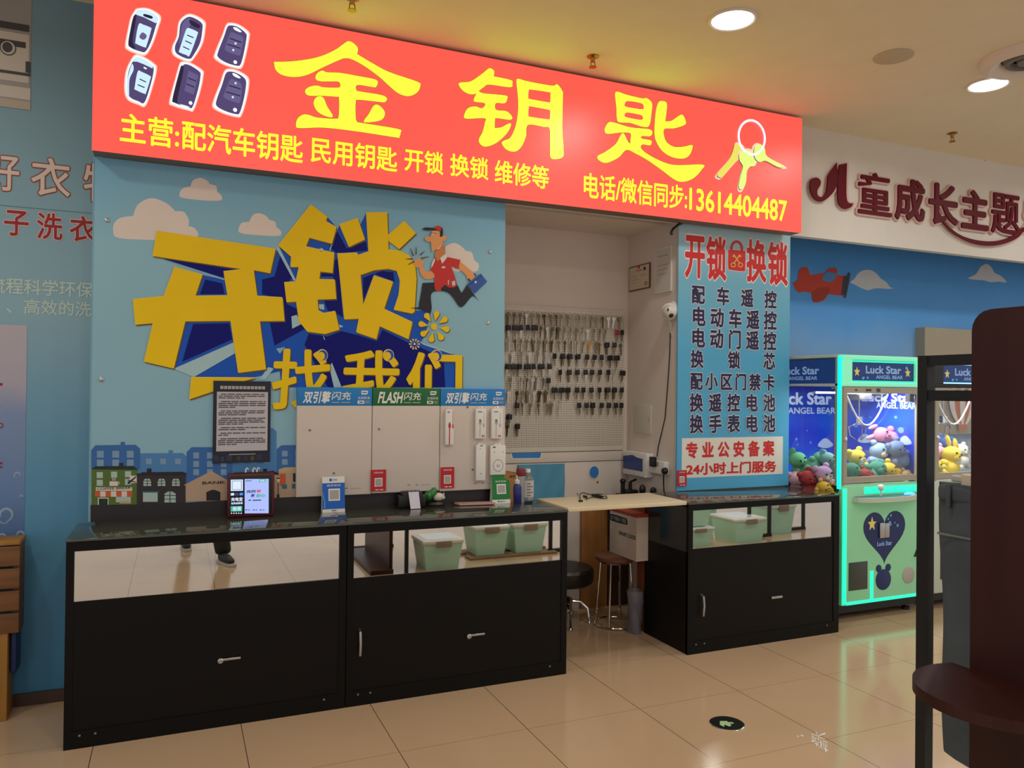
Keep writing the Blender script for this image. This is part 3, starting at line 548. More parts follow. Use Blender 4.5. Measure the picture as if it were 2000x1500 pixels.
# street along the bottom
pr = Print(YM, 0.0006); cb = lambda p: T(170, 860, 0.215, p)
def R4(m, lay, x0, y0, x1, y1): pr.pixpoly(m, lay, cb([(x0, y0), (x1, y0), (x1, y1), (x0, y1)]))
b1 = mat('city_blue', (48, 104, 172), 0.5); b2 = mat('city_light_blue', (74, 132, 190), 0.5); bw = mat('city_window', (126, 158, 190), 0.5); wn = mat('street_window', (176, 198, 190), 0.5)
pr.pixpoly(b2, 0, cb([(460, 160), (480, 118), (870, 115), (910, 150), (910, 420), (460, 420)])); pr.pixpoly(b2, 0, cb([(740, 90), (780, 90), (780, 120), (740, 120)]))
pr.pixpoly(b2, 0, cb([(1640, -110), (1690, -110), (1722, -80), (1722, 300), (1640, 300)]))
pr.pixpoly(b1, 1, cb([(38, 90), (75, 45), (440, 40), (482, 75), (482, 260), (38, 260)])); R4(b1, 1, 305, 14, 345, 45)
pr.pixpoly(b1, 1, cb([(905, 105), (950, 62), (1280, 62), (1320, 105), (1320, 420), (905, 420)])); pr.pixpoly(b1, 1, cb([(1724, 80), (1765, 45), (2020, 40), (2020, 300), (1724, 300)]))
pr.pixpoly(b2, 0, cb([(1300, 150), (1740, 150), (1740, 320), (1300, 320)]))
for x in (90, 230, 362):
    for y in (95, 175): R4(bw, 2, x, y, x+62, y+62)
for x in (535, 665, 800):
    for y in (165,): R4(bw, 1, x, y, x+52, y+52)
for x in (965, 1090, 1215):
    for y in (110, 188, 262): R4(bw, 2, x, y, x+52, y+54)
for x in (1375, 1490, 1605): R4(bw, 1, x, 160, x+50, 210)
for x in (1770, 1890):
    for y in (95, 170): R4(bw, 2, x, y, x+52, y+52)
gr = mat('shop_green', (84, 110, 40), 0.5); gdk = mat('shop_dark_green', (24, 42, 34), 0.5); bk = mat('shop_black', (46, 40, 44), 0.5); bkk = mat('shop_roof', (24, 22, 28), 0.5); be = mat('shop_beige', (190, 160, 136), 0.5); orr = mat('awning_orange', (206, 92, 40), 0.5); tn = mat('shop_tan', (196, 170, 120), 0.5); te = mat('shop_teal', (40, 108, 130), 0.5); road = mat('mural_road', (38, 30, 30), 0.4)
pr.pixpoly(gr, 3, cb([(40, 265), (460, 265), (460, 600), (40, 600)])); pr.pixpoly(gdk, 4, cb([(38, 262), (80, 235), (420, 232), (465, 268)])); R4(gdk, 4, 290, 205, 330, 240)
for x, y in ((88, 288), (218, 284), (345, 280), (88, 358), (345, 350)): R4(wn, 4, x, y, x+56, y+54)
R4(M['cream'], 5, 205, 372, 280, 414); pr.pixdisc(M['cream'], 5, 170+288*.215, 860+388*.215, 2.4, 2.6); pr.pixdisc(gr, 6, 170+288*.215, 860+388*.215, 1.3, 1.5); R4(M['cream'], 5, 232, 340, 240, 366); R4(M['cream'], 5, 250, 342, 258, 366)
R4(M['cream'], 5, 80, 425, 410, 458)
for k in range(7): R4(orr if k % 2 == 0 else M['cream'], 5, 72+k*48.5, 462, 72+(k+1)*48.5, 512)
R4(M['cream'], 4, 98, 520, 196, 595); R4(gdk, 5, 108, 528, 188, 598); R4(wn, 4, 262, 512, 398, 562); R4(tn, 5, 295, 552, 400, 574)
pr.pixpoly(bk, 3, cb([(452, 300), (900, 300), (895, 600), (452, 600)])); pr.pixpoly(bkk, 4, cb([(445, 320), (500, 290), (870, 285), (905, 300), (900, 315)])); R4(bkk, 4, 545, 255, 585, 295)
R4(M['cream'], 5, 388, 320, 452, 388)
for s_ in (1, -1): pr.pixpoly(bkk, 6, cb([(365, 370+s_*14), (445, 350-s_*26), (450, 358-s_*26), (380, 384+s_*14)]))
def arch(m, lay, x0, x1, y0, y1):
    pr.pixpoly(m, lay, cb([(x0, y1), (x1, y1), (x1, y0+22), ((x0+x1)/2+22, y0+4), ((x0+x1)/2, y0), ((x0+x1)/2-22, y0+4), (x0, y0+22)]))
for x in (512, 642, 772): arch(wn, 5, x, x+70, 346, 414); R4(bk, 6, x+32, 346, x+38, 416); R4(bk, 6, x, 366, x+70, 371); R4(bk, 6, x, 390, x+70, 394)
arch(wn, 5, 704, 806, 462, 564); R4(bk, 6, 750, 462, 757, 566); R4(bk, 6, 704, 496, 806, 502); R4(bk, 6, 704, 530, 806, 535); R4(wn, 5, 508, 474, 642, 558); R4(te, 5, 500, 462, 655, 472)
pr.pixpoly(be, 3, cb([(880, 405), (1130, 278), (1290, 370), (1290, 550), (896, 552), (896, 412)])); arch(bkk, 5, 1084, 1210, 448, 546)
pr.pixpoly(be, 3, cb([(1640, 320), (1750, 300), (1760, 525), (1640, 525)])); pr.pixpoly(bkk, 4, cb([(1560, 300), (1690, 275), (1740, 300), (1740, 315)])); R4(bkk, 4, 1600, 258, 1634, 285)
pr.pixpoly(tn, 4, cb([(1740, 262), (1800, 245), (2020, 240), (2020, 300), (1740, 300)])); R4(be, 4, 1745, 290, 2020, 520); R4(orr, 5, 1750, 302, 1804, 412); R4(te, 5, 1770, 400, 1815, 440); R4(te, 5, 1860, 395, 1910, 438); R4(bkk, 5, 1870, 298, 1900, 375)
R4(bkk, 6, 1732, 380, 1738, 500); R4(bkk, 6, 1724, 490, 1747, 520); pr.pixpoly(M['cream'], 6, cb([(1718, 350), (1754, 350), (1746, 382), (1726, 382)])); R4(bkk, 7, 1722, 340, 1750, 350)
pr.pixpoly(road, 4, [(177, 986), (300, 985), (420, 978), (580, 970), (770, 962), (992, 952), (992, 993), (177, 1020)])
pr.pixtext(M['dark'], 6, 'COFFEE BREAK', 189.5, 952.6, 957.2, 256, off=0.01); pr.pixtext(bk, 6, 'BANK', 395, 940.5, 945.8, 440, off=0.02)
pr.build('street_picture', mural)
sc = MB()
def screw(name, par, x, y, Y):
    p = atY(x, y, Y); MB().lathe([(0.011, 0), (0.011, -0.003), (0.007, -0.006), (0.003, -0.006)], (p.x, Y-0.001, p.z), 14, 'Y').build(name, M['steel'], par)
for x, y in ((209, 430), (198, 741), (627, 488), (957, 492), (953, 631)): screw('screw', mural, x, y, YM)
# edge strip on the left side of the board
MB().box(-0.376, -0.372, YM-0.002, YM+0.028, 0.90, 2.645).build('edge_strip', mat('board_edge', (120, 176, 200), 0.4), mural)

# ------------------------------------------------------------ dark notice on the mural
nt_ = thing('notice_poster', 'black framed notice sheet with lines of small print taped on the blue mural', 'notice', tuple(atY(470, 822, YM-0.006)))
a = atY(415, 897, YM-0.006); b = atY(529, 745, YM-0.006)
MB().box(a.x, b.x, YM-0.011, YM-0.004, a.z-0.02, b.z).build('sheet', mat('notice_navy', (16, 22, 44), 0.35), nt_)
pr = Print(YM-0.011, 0.0006)
pw, ph_ = b.x-a.x, b.z-a.z
paper = mat('notice_paper', (196, 190, 196), 0.5); inkg = mat('notice_ink', (70, 70, 84), 0.5)
pr.rect(paper, 0, a.x+pw*.06, a.z+ph_*.10, b.x-pw*.05, a.z+ph_*.86)
random.seed(3); yy = a.z+ph_*.84
for para in (3, 4, 3, 4, 2, 2, 4):
    for ln in range(para):
        xe = b.x-pw*.09 if ln < para-1 else a.x+pw*random.uniform(.2, .6)
        xx = a.x+pw*(.13 if ln == 0 else .09)
        while xx < xe-0.01:
            l = random.uniform(.018, .05); pr.rect(inkg, 1, xx, yy-0.0065, min(xe, xx+l), yy-0.0015); xx += l+.005
        yy -= ph_*.0245
    yy -= ph_*.0215
for k in range(12): pr.rect(M['lgrey'], 0, a.x+pw*(.115+k*.066), a.z+ph_*.895, a.x+pw*(.115+k*.066+.055), a.z+ph_*.935)
for k, (x0, x1, hh, c) in enumerate(((.0, .1, .05, (40, 48, 80)), (.12, .2, .03, (54, 56, 84)), (.22, .33, .05, (46, 50, 76)), (.4, .48, .03, (60, 60, 60)), (.52, .6, .04, (44, 46, 70)), (.64, .72, .03, (84, 72, 40)), (.74, .86, .05, (40, 44, 70)))):
    pr.rect(mat('notice_city_%d' % k, c, 0.5), 0, a.x+pw*x0+.004, a.z+ph_*.0-.01, a.x+pw*x1, a.z+ph_*hh)
pr.rect(M['lgrey'], 1, a.x+pw*.28, a.z+ph_*.052, a.x+pw*.74, a.z+ph_*.062)
pr.build('print', nt_)

# ------------------------------------------------------------ service list print on the pillar
sb = thing('service_board', 'light blue service list with red heading on the pillar beside the shop opening', 'sign', (3.49, YP, 0.897))
X0, X1 = 3.024, 3.972
lb = gradz('service_ink', [(0.0, (84, 168, 210)), (0.3, (120, 182, 208)), (0.55, (192, 220, 226)), (0.8, (120, 180, 208)), (1.0, (80, 164, 208))], 0.9, 2.65, 0.3, 0.06, 0.3)
MB().box(X0, X1, YP, YP+0.012, 0.897, 2.668).build('panel', lb, sb)
pr = Print(YP, 0.0008); rd = mat('service_red', (206, 28, 30), 0.4); wo = mat('service_white', (240, 226, 220), 0.4); nv = mat('service_navy', (24, 16, 72), 0.4)
def big(txt, xl, yt, yb, xr):
    outlined(pr, 0, txt, xl, yt, yb, xr, wo, rd, 0.062, 0.03)
big('开', 1336, 455, 545, 1378); big('锁', 1377, 456, 549, 1420); big('换', 1456, 463, 553, 1498); big('锁', 1497, 467, 559, 1540)
# red padlock with crossed keys
pl = curve(T(1190, 400, 0.2, [(1160, 460), (1170, 440), (1310, 450), (1328, 470), (1325, 630), (1310, 650), (1180, 635), (1160, 615)]))
pr.pixpoly(wo, 0, [(1438.5+(x-1438.5)*1.06, 509+(y-509)*1.06) for x, y in pl]); pr.pixpoly(rd, 1, pl)
so = []; si = []
for k in range(19):
    t_ = math.pi*k/18; so.append((1438.5-12.5*math.cos(t_), 486-16.5*math.sin(t_))); si.append((1438.5-8*math.cos(t_), 486-11.5*math.sin(t_)))
pr.pixpoly(rd, 1, so+[(1451, 490), (1446.5, 490)]+si[::-1]+[(1430.5, 489), (1426, 488)])
ky = mat('service_gold', (232, 176, 80), 0.4)
for s_ in (1, -1):
    pr.pixpoly(ky, 2, [(1438.5-s_*7, 498), (1438.5-s_*5, 496.5), (1438.5+s_*7, 515), (1438.5+s_*5.4, 516)]); c0 = (1438.5+s_*7, 517.5)
    ring_o = [(c0[0]+5*math.cos(i*.449), c0[1]+5*math.sin(i*.449)) for i in range(14)]; ring_i = [(c0[0]+3.2*math.cos(i*.449), c0[1]+3.2*math.sin(i*.449)) for i in range(14)]
    pr.pixpoly(ky, 3, ring_o, ring_i); pr.pixpoly(ky, 3, [(1438.5-s_*7, 498), (1438.5-s_*9, 501), (1438.5-s_*6, 503), (1438.5-s_*4, 500)])
pr.build('heading', sb)
pr = Print(YP, 0.0008)
for txt, yt, yb, xl, xr in (('配车遥控', 556, 592, 1350, 1517), ('电动车遥控', 598, 636, 1350, 1517), ('电动门遥控', 640, 678, 1349, 1516), ('换锁芯', 683, 718, 1348, 1514), ('配小区门禁卡', 727, 761, 1347, 1513), ('换遥控电池', 768, 804, 1346, 1514), ('换手表电池', 810, 846, 1346, 1514)):
    a = pr.px((xl, yb)); b = pr.px((xr, yt)); hh = pr.px((xl, yt))[1]-a[1]
    for m, of, ly in ((wo, 0.06, 0), (nv, 0.028, 1)): pr.cells(m, ly, txt, a[0], a[1], b[0], a[1]+hh, w=hh*0.90, off=of+.006)
pr.build('service_list', sb)
pr = Print(YP, 0.0008)
a = pr.px((1331, 934)); b = pr.px((1529, 858)); bb = pr.px((1331, 856)); pr.rect(mat('service_cream', (226, 220, 208), 0.4), 0, a[0], a[1], b[0], bb[1])
for txt, yt, yb, xl, xr in (('专业公安备案', 864, 895, 1339, 1512),):
    a = pr.px((xl, yb)); b = pr.px((xr, yt)); hh = pr.px((xl, yt))[1]-a[1]; pr.cells(rd, 1, txt, a[0], a[1], b[0], a[1]+hh, w=hh*0.95, off=0.04)
pr.pixtext(rd, 1, '24小时上门服务', 1340, 905, 929, 1516, off=0.035)
pr.build('registration_note', sb)

# red pay stickers (plain white square where the code is)
def red_card(x0, y0, x1, y1, Y, label, thick=0.003):
    a = atY(x0, y1, Y); b = atY(x1, y0, Y); w_, h_ = b.x-a.x, b.z-a.z
    t = thing('payment_card', label, 'card', (a.x+w_/2, Y, a.z), 'red payment cards')
    MB().box(a.x, b.x, Y-thick, Y, a.z, b.z).build('card', M['red'], t)
    p = Print(Y-thick, 0.0006); p.rect(M['white_print'], 0, a.x+w_*.24, a.z+h_*.22, a.x+w_*.76, a.z+h_*.62); p.rect(M['lgrey'], 1, a.x+w_*.29, a.z+h_*.25, a.x+w_*.71, a.z+h_*.58)
    p.text(wo, 0, '扫码付款', a.x+w_*.2, a.z+h_*.83, a.x+w_*.8, a.z+h_*.91, 0.01); p.rect(wo, 0, a.x+w_*.3, a.z+h_*.05, a.x+w_*.52, a.z+h_*.09); p.rect(wo, 0, a.x+w_*.6, a.z+h_*.05, a.x+w_*.82, a.z+h_*.09)
    p.disc(M['blue'], 0, a.x+w_*.5, a.z+h_*.70, w_*.06); p.build('print', t); return t
red_card(1322, 918, 1341, 950, YP-0.005, 'small red payment card stuck on the lower left corner of the service list')

# ------------------------------------------------------------ three charging display boards on the mural
YC = 4.168
def charge(xa, xb, zb, title, m_head, label):
    t = thing('display_board', label, 'display board', ((xa+xb)/2, YC, zb), 'charging accessory display boards')
    MB().box(xa, xb, YC, YM-0.001, zb, 1.456, bev=0.004).build('panel', speck, t)
    MB().box(xa, xb, YC, YM-0.001, 1.456, 1.553, bev=0.002).build('header', m_head, t)
    p = Print(YC, 0.0007); W = xb-xa
    p.text(M['white_print'], 0, title[0], xa+W*.07, 1.468, xa+W*.42, 1.532, 0.03, 0.18); p.text(M['white_print'], 0, title[1], xa+W*.45, 1.486, xa+W*.70, 1.530, 0.012, 0.15)
    p.rect(M['lgrey'], 0, xa+W*.45, 1.470, xa+W*.56, 1.475); p.rect(M['lgrey'], 0, xa+W*.58, 1.470, xa+W*.70, 1.475)
    p.poly(M['white_print'], 0, [(xa+W*.85, 1.516), (xa+W*.925, 1.516), (xa+W*.94, 1.524), (xa+W*.94, 1.537), (xa+W*.85, 1.537)]); p.rect(m_head, 1, xa+W*.862, 1.524, xa+W*.925, 1.530)
    p.text(M['white_print'], 0, '全国联保', xa+W*.80, 1.490, xa+W*.97, 1.505, 0.0); p.rect(M['white_print'], 0, xa+W*.80, 1.466, xa+W*.89, 1.483); p.rect(M['lgrey'], 0, xa+W*.90, 1.466, xa+W*.97, 1.483); p.rect(m_head, 1, xa+W*.905, 1.468, xa+W*.966, 1.481); p.rect(M['lgrey'], 2, xa+W*.915, 1.472, xa+W*.955, 1.477); p.rect(m_head, 1, xa+W*.82, 1.471, xa+W*.87, 1.478)
    p.build('header_print', t)
    p = Print(YC, 0.0004); random.seed(int(xa*100))
    for k in range(3): p.rect(M['grey'], 0, xa+W*(.52+k*.12), zb+.035, xa+W*(.56+k*.12), zb+.04) if k < 2 else None
    p.rect(M['lgrey'], 0, xa+W*.72, zb+.032, xa+W*.86, zb+.038); p.build('small_print', t)
    return t
def speckmat():
    m = bpy.data.materials.new('speckled_board'); m.use_nodes = True; nt = m.node_tree; b = nt.nodes['Principled BSDF']
    g = nt.nodes.new('ShaderNodeTexCoord'); v = nt.nodes.new('ShaderNodeTexVoronoi'); v.inputs['Scale'].default_value = 45
    nt.links.new(g.outputs['Object'], v.inputs['Vector'])
    r = nt.nodes.new('ShaderNodeValToRGB'); r.color_ramp.elements[0].position = 0.06; r.color_ramp.elements[0].color = (*lin((188, 176, 166)), 1); r.color_ramp.elements[1].position = 0.10; r.color_ramp.elements[1].color = (*lin((214, 200, 190)), 1)
    nt.links.new(v.outputs['Distance'], r.inputs[0]); nt.links.new(r.outputs[0], b.inputs['Base Color']); b.inputs['Roughness'].default_value = 0.5
    return m
speck = speckmat()
hb_ = mat('board_blue', (20, 126, 200), 0.4); hg_ = mat('board_green', (12, 104, 50), 0.4)
B1 = charge(0.583, 0.980, 0.975, ('双引擎', '闪充'), hb_, 'blue headed white display board, leftmost of the three on the mural')
B2 = charge(0.983, 1.367, 0.978, ('FLASH', '闪充'), hg_, 'green headed white display board between the two blue headed ones')
B3 = charge(1.370, 1.766, 0.973, ('双引擎', '闪充'), hb_, 'blue headed white display board hung with small boxes, rightmost of three')
for par, x, y in ((B1, 605, 840), (B1, 652, 924), (B2, 740, 838), (B3, 913, 795), (B3, 923, 917)):
    p = atY(x, y, YC); MB().lathe([(0.006, 0), (0.006, -0.003), (0.003, -0.005)], (p.x, YC, p.z), 12, 'Y').build('screw', M['grey'], par)
red_card(724, 917, 754, 960, YC-0.004, 'red payment card at the bottom left of the green headed display board')
red_card(860, 912, 887, 954, YC-0.004, 'red payment card at the bottom left of the right blue headed board')
# boxed cables hanging on the right board
def cable_box(x0, y0, x1, y1, label, detail):
    Y = YC-0.028; a = atY(x0, y1, Y); b = atY(x1, y0, Y); w_, h_ = b.x-a.x, b.z-a.z
    t = thing('cable_box', label, 'box', (a.x+w_/2, Y, a.z), 'boxed charging cables')
    mb = MB().box(a.x, b.x, Y, Y+0.022, a.z, b.z-h_*.06, bev=0.002); mb.build('carton', M['white'], t)
    MB().prism([(a.x+w_*.2, Y+0.012, b.z-h_*.06), (a.x+w_*.8, Y+0.012, b.z-h_*.06), (a.x+w_*.62, Y+0.012, b.z), (a.x+w_*.38, Y+0.012, b.z)], (0, 0.001, 0)).build('hang_tab', M['white'], t)
    MB().tube([(a.x+w_*.5, Y+0.034, b.z-h_*.025), (a.x+w_*.5, Y-0.004, b.z-h_*.025), (a.x+w_*.5, Y-0.008, b.z-h_*.01)], 0.0018, 6).build('hook', M['steel'], t)
    p = Print(Y, 0.0006)
    def rr(m, l, u0, v0, u1, v1): p.rect(m, l, a.x+w_*u0, a.z+h_*v0, a.x+w_*u1, a.z+h_*v1)
    detail(p, rr, a, w_, h_); p.build('print', t); return t
def d_red(p, rr, a, w_, h_):
    rr(M['grey'], 0, .2, .86, .5, .89); rr(M['red'], 0, .42, .01, .54, .55); rr(M['red'], 0, .34, .46, .62, .56); rr(M['grey'], 1, .38, .56, .58, .60)
    rr(M['red'], 0, .84, .45, .90, .92); rr(M['red'], 0, .80, .44, .94, .55)
def d_wht(p, rr, a, w_, h_):
    rr(M['grey'], 0, .2, .82, .6, .85); rr(M['grey'], 0, .32, .52, .52, .60); rr(M['lgrey'], 0, .30, .44, .54, .52); rr(M['lgrey'], 0, .38, .06, .44, .44); rr(M['lgrey'], 0, .76, .40, .80, .82); rr(M['lgrey'], 0, .70, .36, .84, .46); p.text(M['red'], 0, '6A', a.x+w_*.58, a.z+h_*.05, a.x+w_*.88, a.z+h_*.12, 0.03)
def d_pln(p, rr, a, w_, h_):
    rr(M['grey'], 0, .4, .90, .68, .93); rr(M['lgrey'], 0, .35, .82, .45, .85); rr(M['lgrey'], 0, .6, .70, .66, .73); rr(M['lgrey'], 0, .42, .16, .56, .20)
def d_chg(p, rr, a, w_, h_):
    rr(M['grey'], 0, .14, .86, .32, .91); rr(M['lgrey'], 0, .2, .70, .28, .75); rr(M['lgrey'], 0, .78, .70, .84, .75)
    p.disc(M['lgrey'], 0, a.x+w_*.5, a.z+h_*.30, w_*.34, rv=h_*.20); p.disc(M['white'], 1, a.x+w_*.5, a.z+h_*.30, w_*.29, rv=h_*.17); rr(M['grey'], 2, .42, .24, .46, .33); rr(M['grey'], 2, .54, .24, .58, .33)
cable_box(870, 796, 887, 869, 'white box with a red cable printed on it on the right display board', d_red)
cable_box(929, 794, 950, 857, 'white cable box marked with red figures, upper row left of its twin', d_wht)
cable_box(960, 794, 982, 857, 'white cable box marked with red figures at the right edge of the board', d_wht)
cable_box(930, 864, 949, 939, 'tall plain white box below the left cable box', d_pln)
cable_box(958, 866, 988, 928, 'wider white box with a round charger picture above the green card stand', d_chg)
# ------------------------------------------------------------ black glass-topped counters
YF, CH = 3.772, 0.895
glass_top = mat('dark_glass_top', (66, 68, 58), 0.06, spec=0.5, var=0.0); lam = M['black_lam']; edge_g = mat('glass_edge', (70, 84, 80), 0.15, spec=0.7)
def counter(x0, x1, y1, mir, label, handle_x=None, lock=None, lockstyle='wrench', screwed=True, side_glass=False):
    t = thing('display_counter', label, 'counter', ((x0+x1)/2, (YF+y1)/2, 0), 'black display counters')
    mx0, mx1_, mz0, mz1 = mir; fy = YF
    cb_ = MB(); cb_.box(x0, x0+.02, fy+.006, y1, 0.0, CH-.012) if not side_glass else cb_.box(x0, x0+.02, fy+.006, y1, 0.0, 0.60)
    cb_.box(x1-.02, x1, fy+.006, y1, 0, CH-.012).box(x0+.02, x1-.02, y1-.015, y1, 0, CH-.012).box(x0+.02, x1-.02, fy+.02, y1-.015, 0.02, 0.05).box(x0+.02, x1-.02, fy+.02, y1-.015, mz0-.03, mz0-.012)
    cb_.build('carcass', lam, t)
    # front frame round the mirror
    fr = MB(); fr.box(x0, x1, fy, fy+.022, mz1, CH-.012).box(x0, mx0, fy, fy+.022, 0.0, mz1).box(mx1_, x1, fy, fy+.022, 0.0, mz1).box(mx0, mx1_, fy, fy+.022, 0.0, 0.075)
    fr.build('front_frame', M['frame'], t)
    if side_glass:
        MB().box(x0+.002, x0+.012, fy+.022, y1-.02, 0.60, CH-.03).build('side_glass', mat('smoky_side_glass', (34, 34, 36), 0.12, spec=0.6, var=0), t)
        MB().box(x0, x0+.02, fy+.006, y1, CH-.03, CH-.012).build('side_rail', M['frame'], t)
    MB().box(x0-.002, x1+.002, fy-.004, y1, CH-.012, CH, bev=0.003).build('glass_top', glass_top, t)
    MB().box(x0-.002, x1+.002, fy-.0052, fy-.0042, CH-.010, CH-.002).build('glass_edge', edge_g, t)
    xm = (mx0+mx1_)/2
    for k, (a, b) in enumerate(((mx0, xm-.001), (xm, mx1_))): MB().box(a, b, fy+.008+.004*k, fy+.011+.004*k, mz0, mz1).build('mirror_panel', M['mirror'], t)
    d = MB().box(mx0, mx1_, fy+.004, fy+.018, 0.075, mz0).build('front_board', lam, t)
    if handle_x:
        hx, hz0, hz1 = handle_x; z = (hz0+hz1)/2
        MB().tube([(hx, fy+.006, hz0), (hx, fy-.018, hz0+.006), (hx, fy-.026, z), (hx, fy-.018, hz1-.006), (hx, fy+.006, hz1)], 0.0075, 8).build('handle', M['steel'], d)
    if lock:
        lx0, lx1, lz = lock; lb_ = MB()
        if lockstyle == 'wrench':
            lb_.lathe([(0.013, 0.006), (0.013, -0.014), (0.009, -0.018), (0.009, -0.018)], (lx0+.012, fy, lz-.004), 16, 'Y').box(lx0+.018, lx1, fy-.010, fy-.004, lz-.006, lz+.005, bev=0.002)
        else: lb_.box(lx0, lx1, fy-.012, fy+.004, lz-.007, lz+.007, bev=0.002)
        lb_.build('lock', M['steel'], d)
    if screwed:
        for sx in (x0+.06, x0+.12, x1-.10): MB().lathe([(0.005, 0), (0.005, -0.002), (0.002, -0.003)], (sx, fy, 0.055), 10, 'Y').build('screw', M['grey'], d)
    return t
Lz = lambda x, y: atY(x, y, YF)
counter(-0.419, 0.770, 4.20, (-0.388, 0.737, 0.625, 0.841), 'black counter with a long blank mirror strip, leftmost, below the street cartoon', None, (Lz(425, 1287).x, Lz(470, 1285).x, Lz(440, 1287).z))
counter(0.774, 1.976, 4.20, (0.806, 1.942, 0.622, 0.841), 'black counter below the three white display boards, middle of the three', (Lz(702, 1255).x, Lz(702, 1280).z, Lz(702, 1230).z), (Lz(911, 1239).x, Lz(946, 1238).x, Lz(928, 1239).z))
counter(2.778, 3.962, 4.235, (2.810, 3.916, 0.620, 0.847), 'black counter in front of the service list pillar, rightmost, beside the claw machine', (Lz(1370, 1180).x, Lz(1370, 1203).z, Lz(1370, 1162).z), (Lz(1505, 1167).x, Lz(1526, 1164).x, Lz(1515, 1166).z), 'bar', True, True)
# flap between the counters
fl = thing('counter_flap', 'cream hinged flap bridging the two right hand counters', 'counter flap', (2.38, 3.98, CH-.012))
MB().box(1.984, 2.774, 3.785, 4.185, CH-.014, CH+.008, bev=0.002).build('board', mat('flap_cream', (224, 206, 172), 0.35), fl)
MB().box(1.976, 1.990, 3.90, 4.10, CH-.018, CH-.014).box(2.768, 2.780, 3.90, 4.10, CH-.018, CH-.014).build('hinge', M['steel'], fl)

# ------------------------------------------------------------ things standing on the counters
# power bank rental station with lit screen
p0 = atZ(443, 1010, CH); p1 = atZ(534, 1005, CH); ys = (p0.y+p1.y)/2-.035
ps = thing('charging_station', 'red cased power bank rental box with a lit screen on the left counter', 'rental box', ((p0.x+p1.x)/2, ys+.02, CH))
top = atY(447, 926, ys).z; x0, x1 = p0.x, p1.x
MB().box(x0, x1, ys, ys+.045, CH, top, bev=0.008).build('case', mat('station_red', (92, 18, 28), 0.4), ps)
MB().box(x0+.012, x1-.012, ys-.003, ys+.002, CH+.016, top-.012, bev=0.002).build('bezel', M['black'], ps)
pr = Print(ys-.003, 0.0006); scr = lambda p: T(170, 860, 0.215, p)
e_scr = mat('screen_lilac', (20, 20, 30), 0.2, emit=1.0, ecol=(0.42, 0.52, 1.0)); e_s2 = mat('screen_white', (20, 20, 30), 0.2, emit=1.0, ecol=(0.72, 0.85, 1.1)); e_sg = mat('screen_green', (5, 20, 10), 0.2, emit=1.0, ecol=(0.06, 0.42, 0.30)); e_sb = mat('screen_blue', (5, 10, 30), 0.2, emit=1.0, ecol=(0.06, 0.28, 0.9)); e_sr = mat('screen_red', (30, 5, 5), 0.2, emit=1.0, ecol=(0.75, 0.05, 0.10)); e_sk = mat('screen_ink', (10, 10, 20), 0.2, emit=1.0, ecol=(0.04, 0.05, 0.16))
def SR(m, l, x0_, y0_, x1_, y1_): pr.pixpoly(m, l, scr([(x0_, y0_), (x1_, y0_-2), (x1_, y1_-2), (x0_, y1_)]))
SR(e_scr, 0, 1432, 352, 1650, 664); SR(e_s2, 0, 1306, 358, 1416, 460); SR(e_sk, 1, 1318, 368, 1404, 450); SR(e_s2, 2, 1322, 372, 1400, 446)
SR(e_s2, 0, 1306, 480, 1336, 502); SR(e_sk, 0, 1346, 480, 1376, 502); SR(e_sb, 0, 1386, 478, 1416, 500); SR(e_sg, 0, 1304, 598, 1410, 648); SR(e_sg, 1, 1564, 354, 1622, 380); SR(e_sk, 1, 1440, 366, 1494, 372)
def ST(m, l, s_, xl, yt, yb, xr, of=0.03, sh=0.0):
    (a, b), (c, d) = scr([(xl, yt), (xr, yb)]); pr.pixtext(m, l, s_, a, b, d, c, off=of, shear=sh)
ST(e_s2, 0, '充电宝', 1308, 520, 556, 1414); ST(e_s2, 0, '免押金租借', 1308, 564, 584, 1414); ST(e_s2, 1, '租借', 1322, 604, 642, 1400, .02); ST(e_s2, 2, '租借', 1572, 358, 376, 1614, .02)
ST(e_sk, 1, '充的', 1444, 452, 480, 1530, .04, .2); ST(e_sr, 1, '快', 1536, 448, 476, 1578, .05, .2); ST(e_sk, 1, '更', 1484, 490, 516, 1520, .05, .2); ST(e_sg, 1, '安心', 1532, 488, 518, 1618, .05, .2)
for k, (a, b) in enumerate(((1466, 1490), (1504, 1582))): SR(e_sk, 1, a, 540, b, 550)
for a in (1440, 1506, 1570): SR(e_sk, 1, a, 628, a+14, 638); SR(e_sk, 1, a+22, 630, a+42, 636)
for k in range(5): SR(e_s2, 0, 1306+k*22, 658, 1318+k*22, 668)
pr.build('screen', ps)
for x in (480, 494, 502): 
    q = atY(x, 924, ys+.02); MB().tube([(q.x, ys+.02, top-.004), (q.x, ys+.02, top+.018), (q.x+.006, ys+.02, top+.026), (q.x+.012, ys+.02, top+.018)], 0.004, 8).build('cable_plug', M['white'], ps)
MB().box(x0+.03, x1-.03, ys+.012, ys+.034, top-.002, top+.004).build('slot_strip', M['black'], ps)
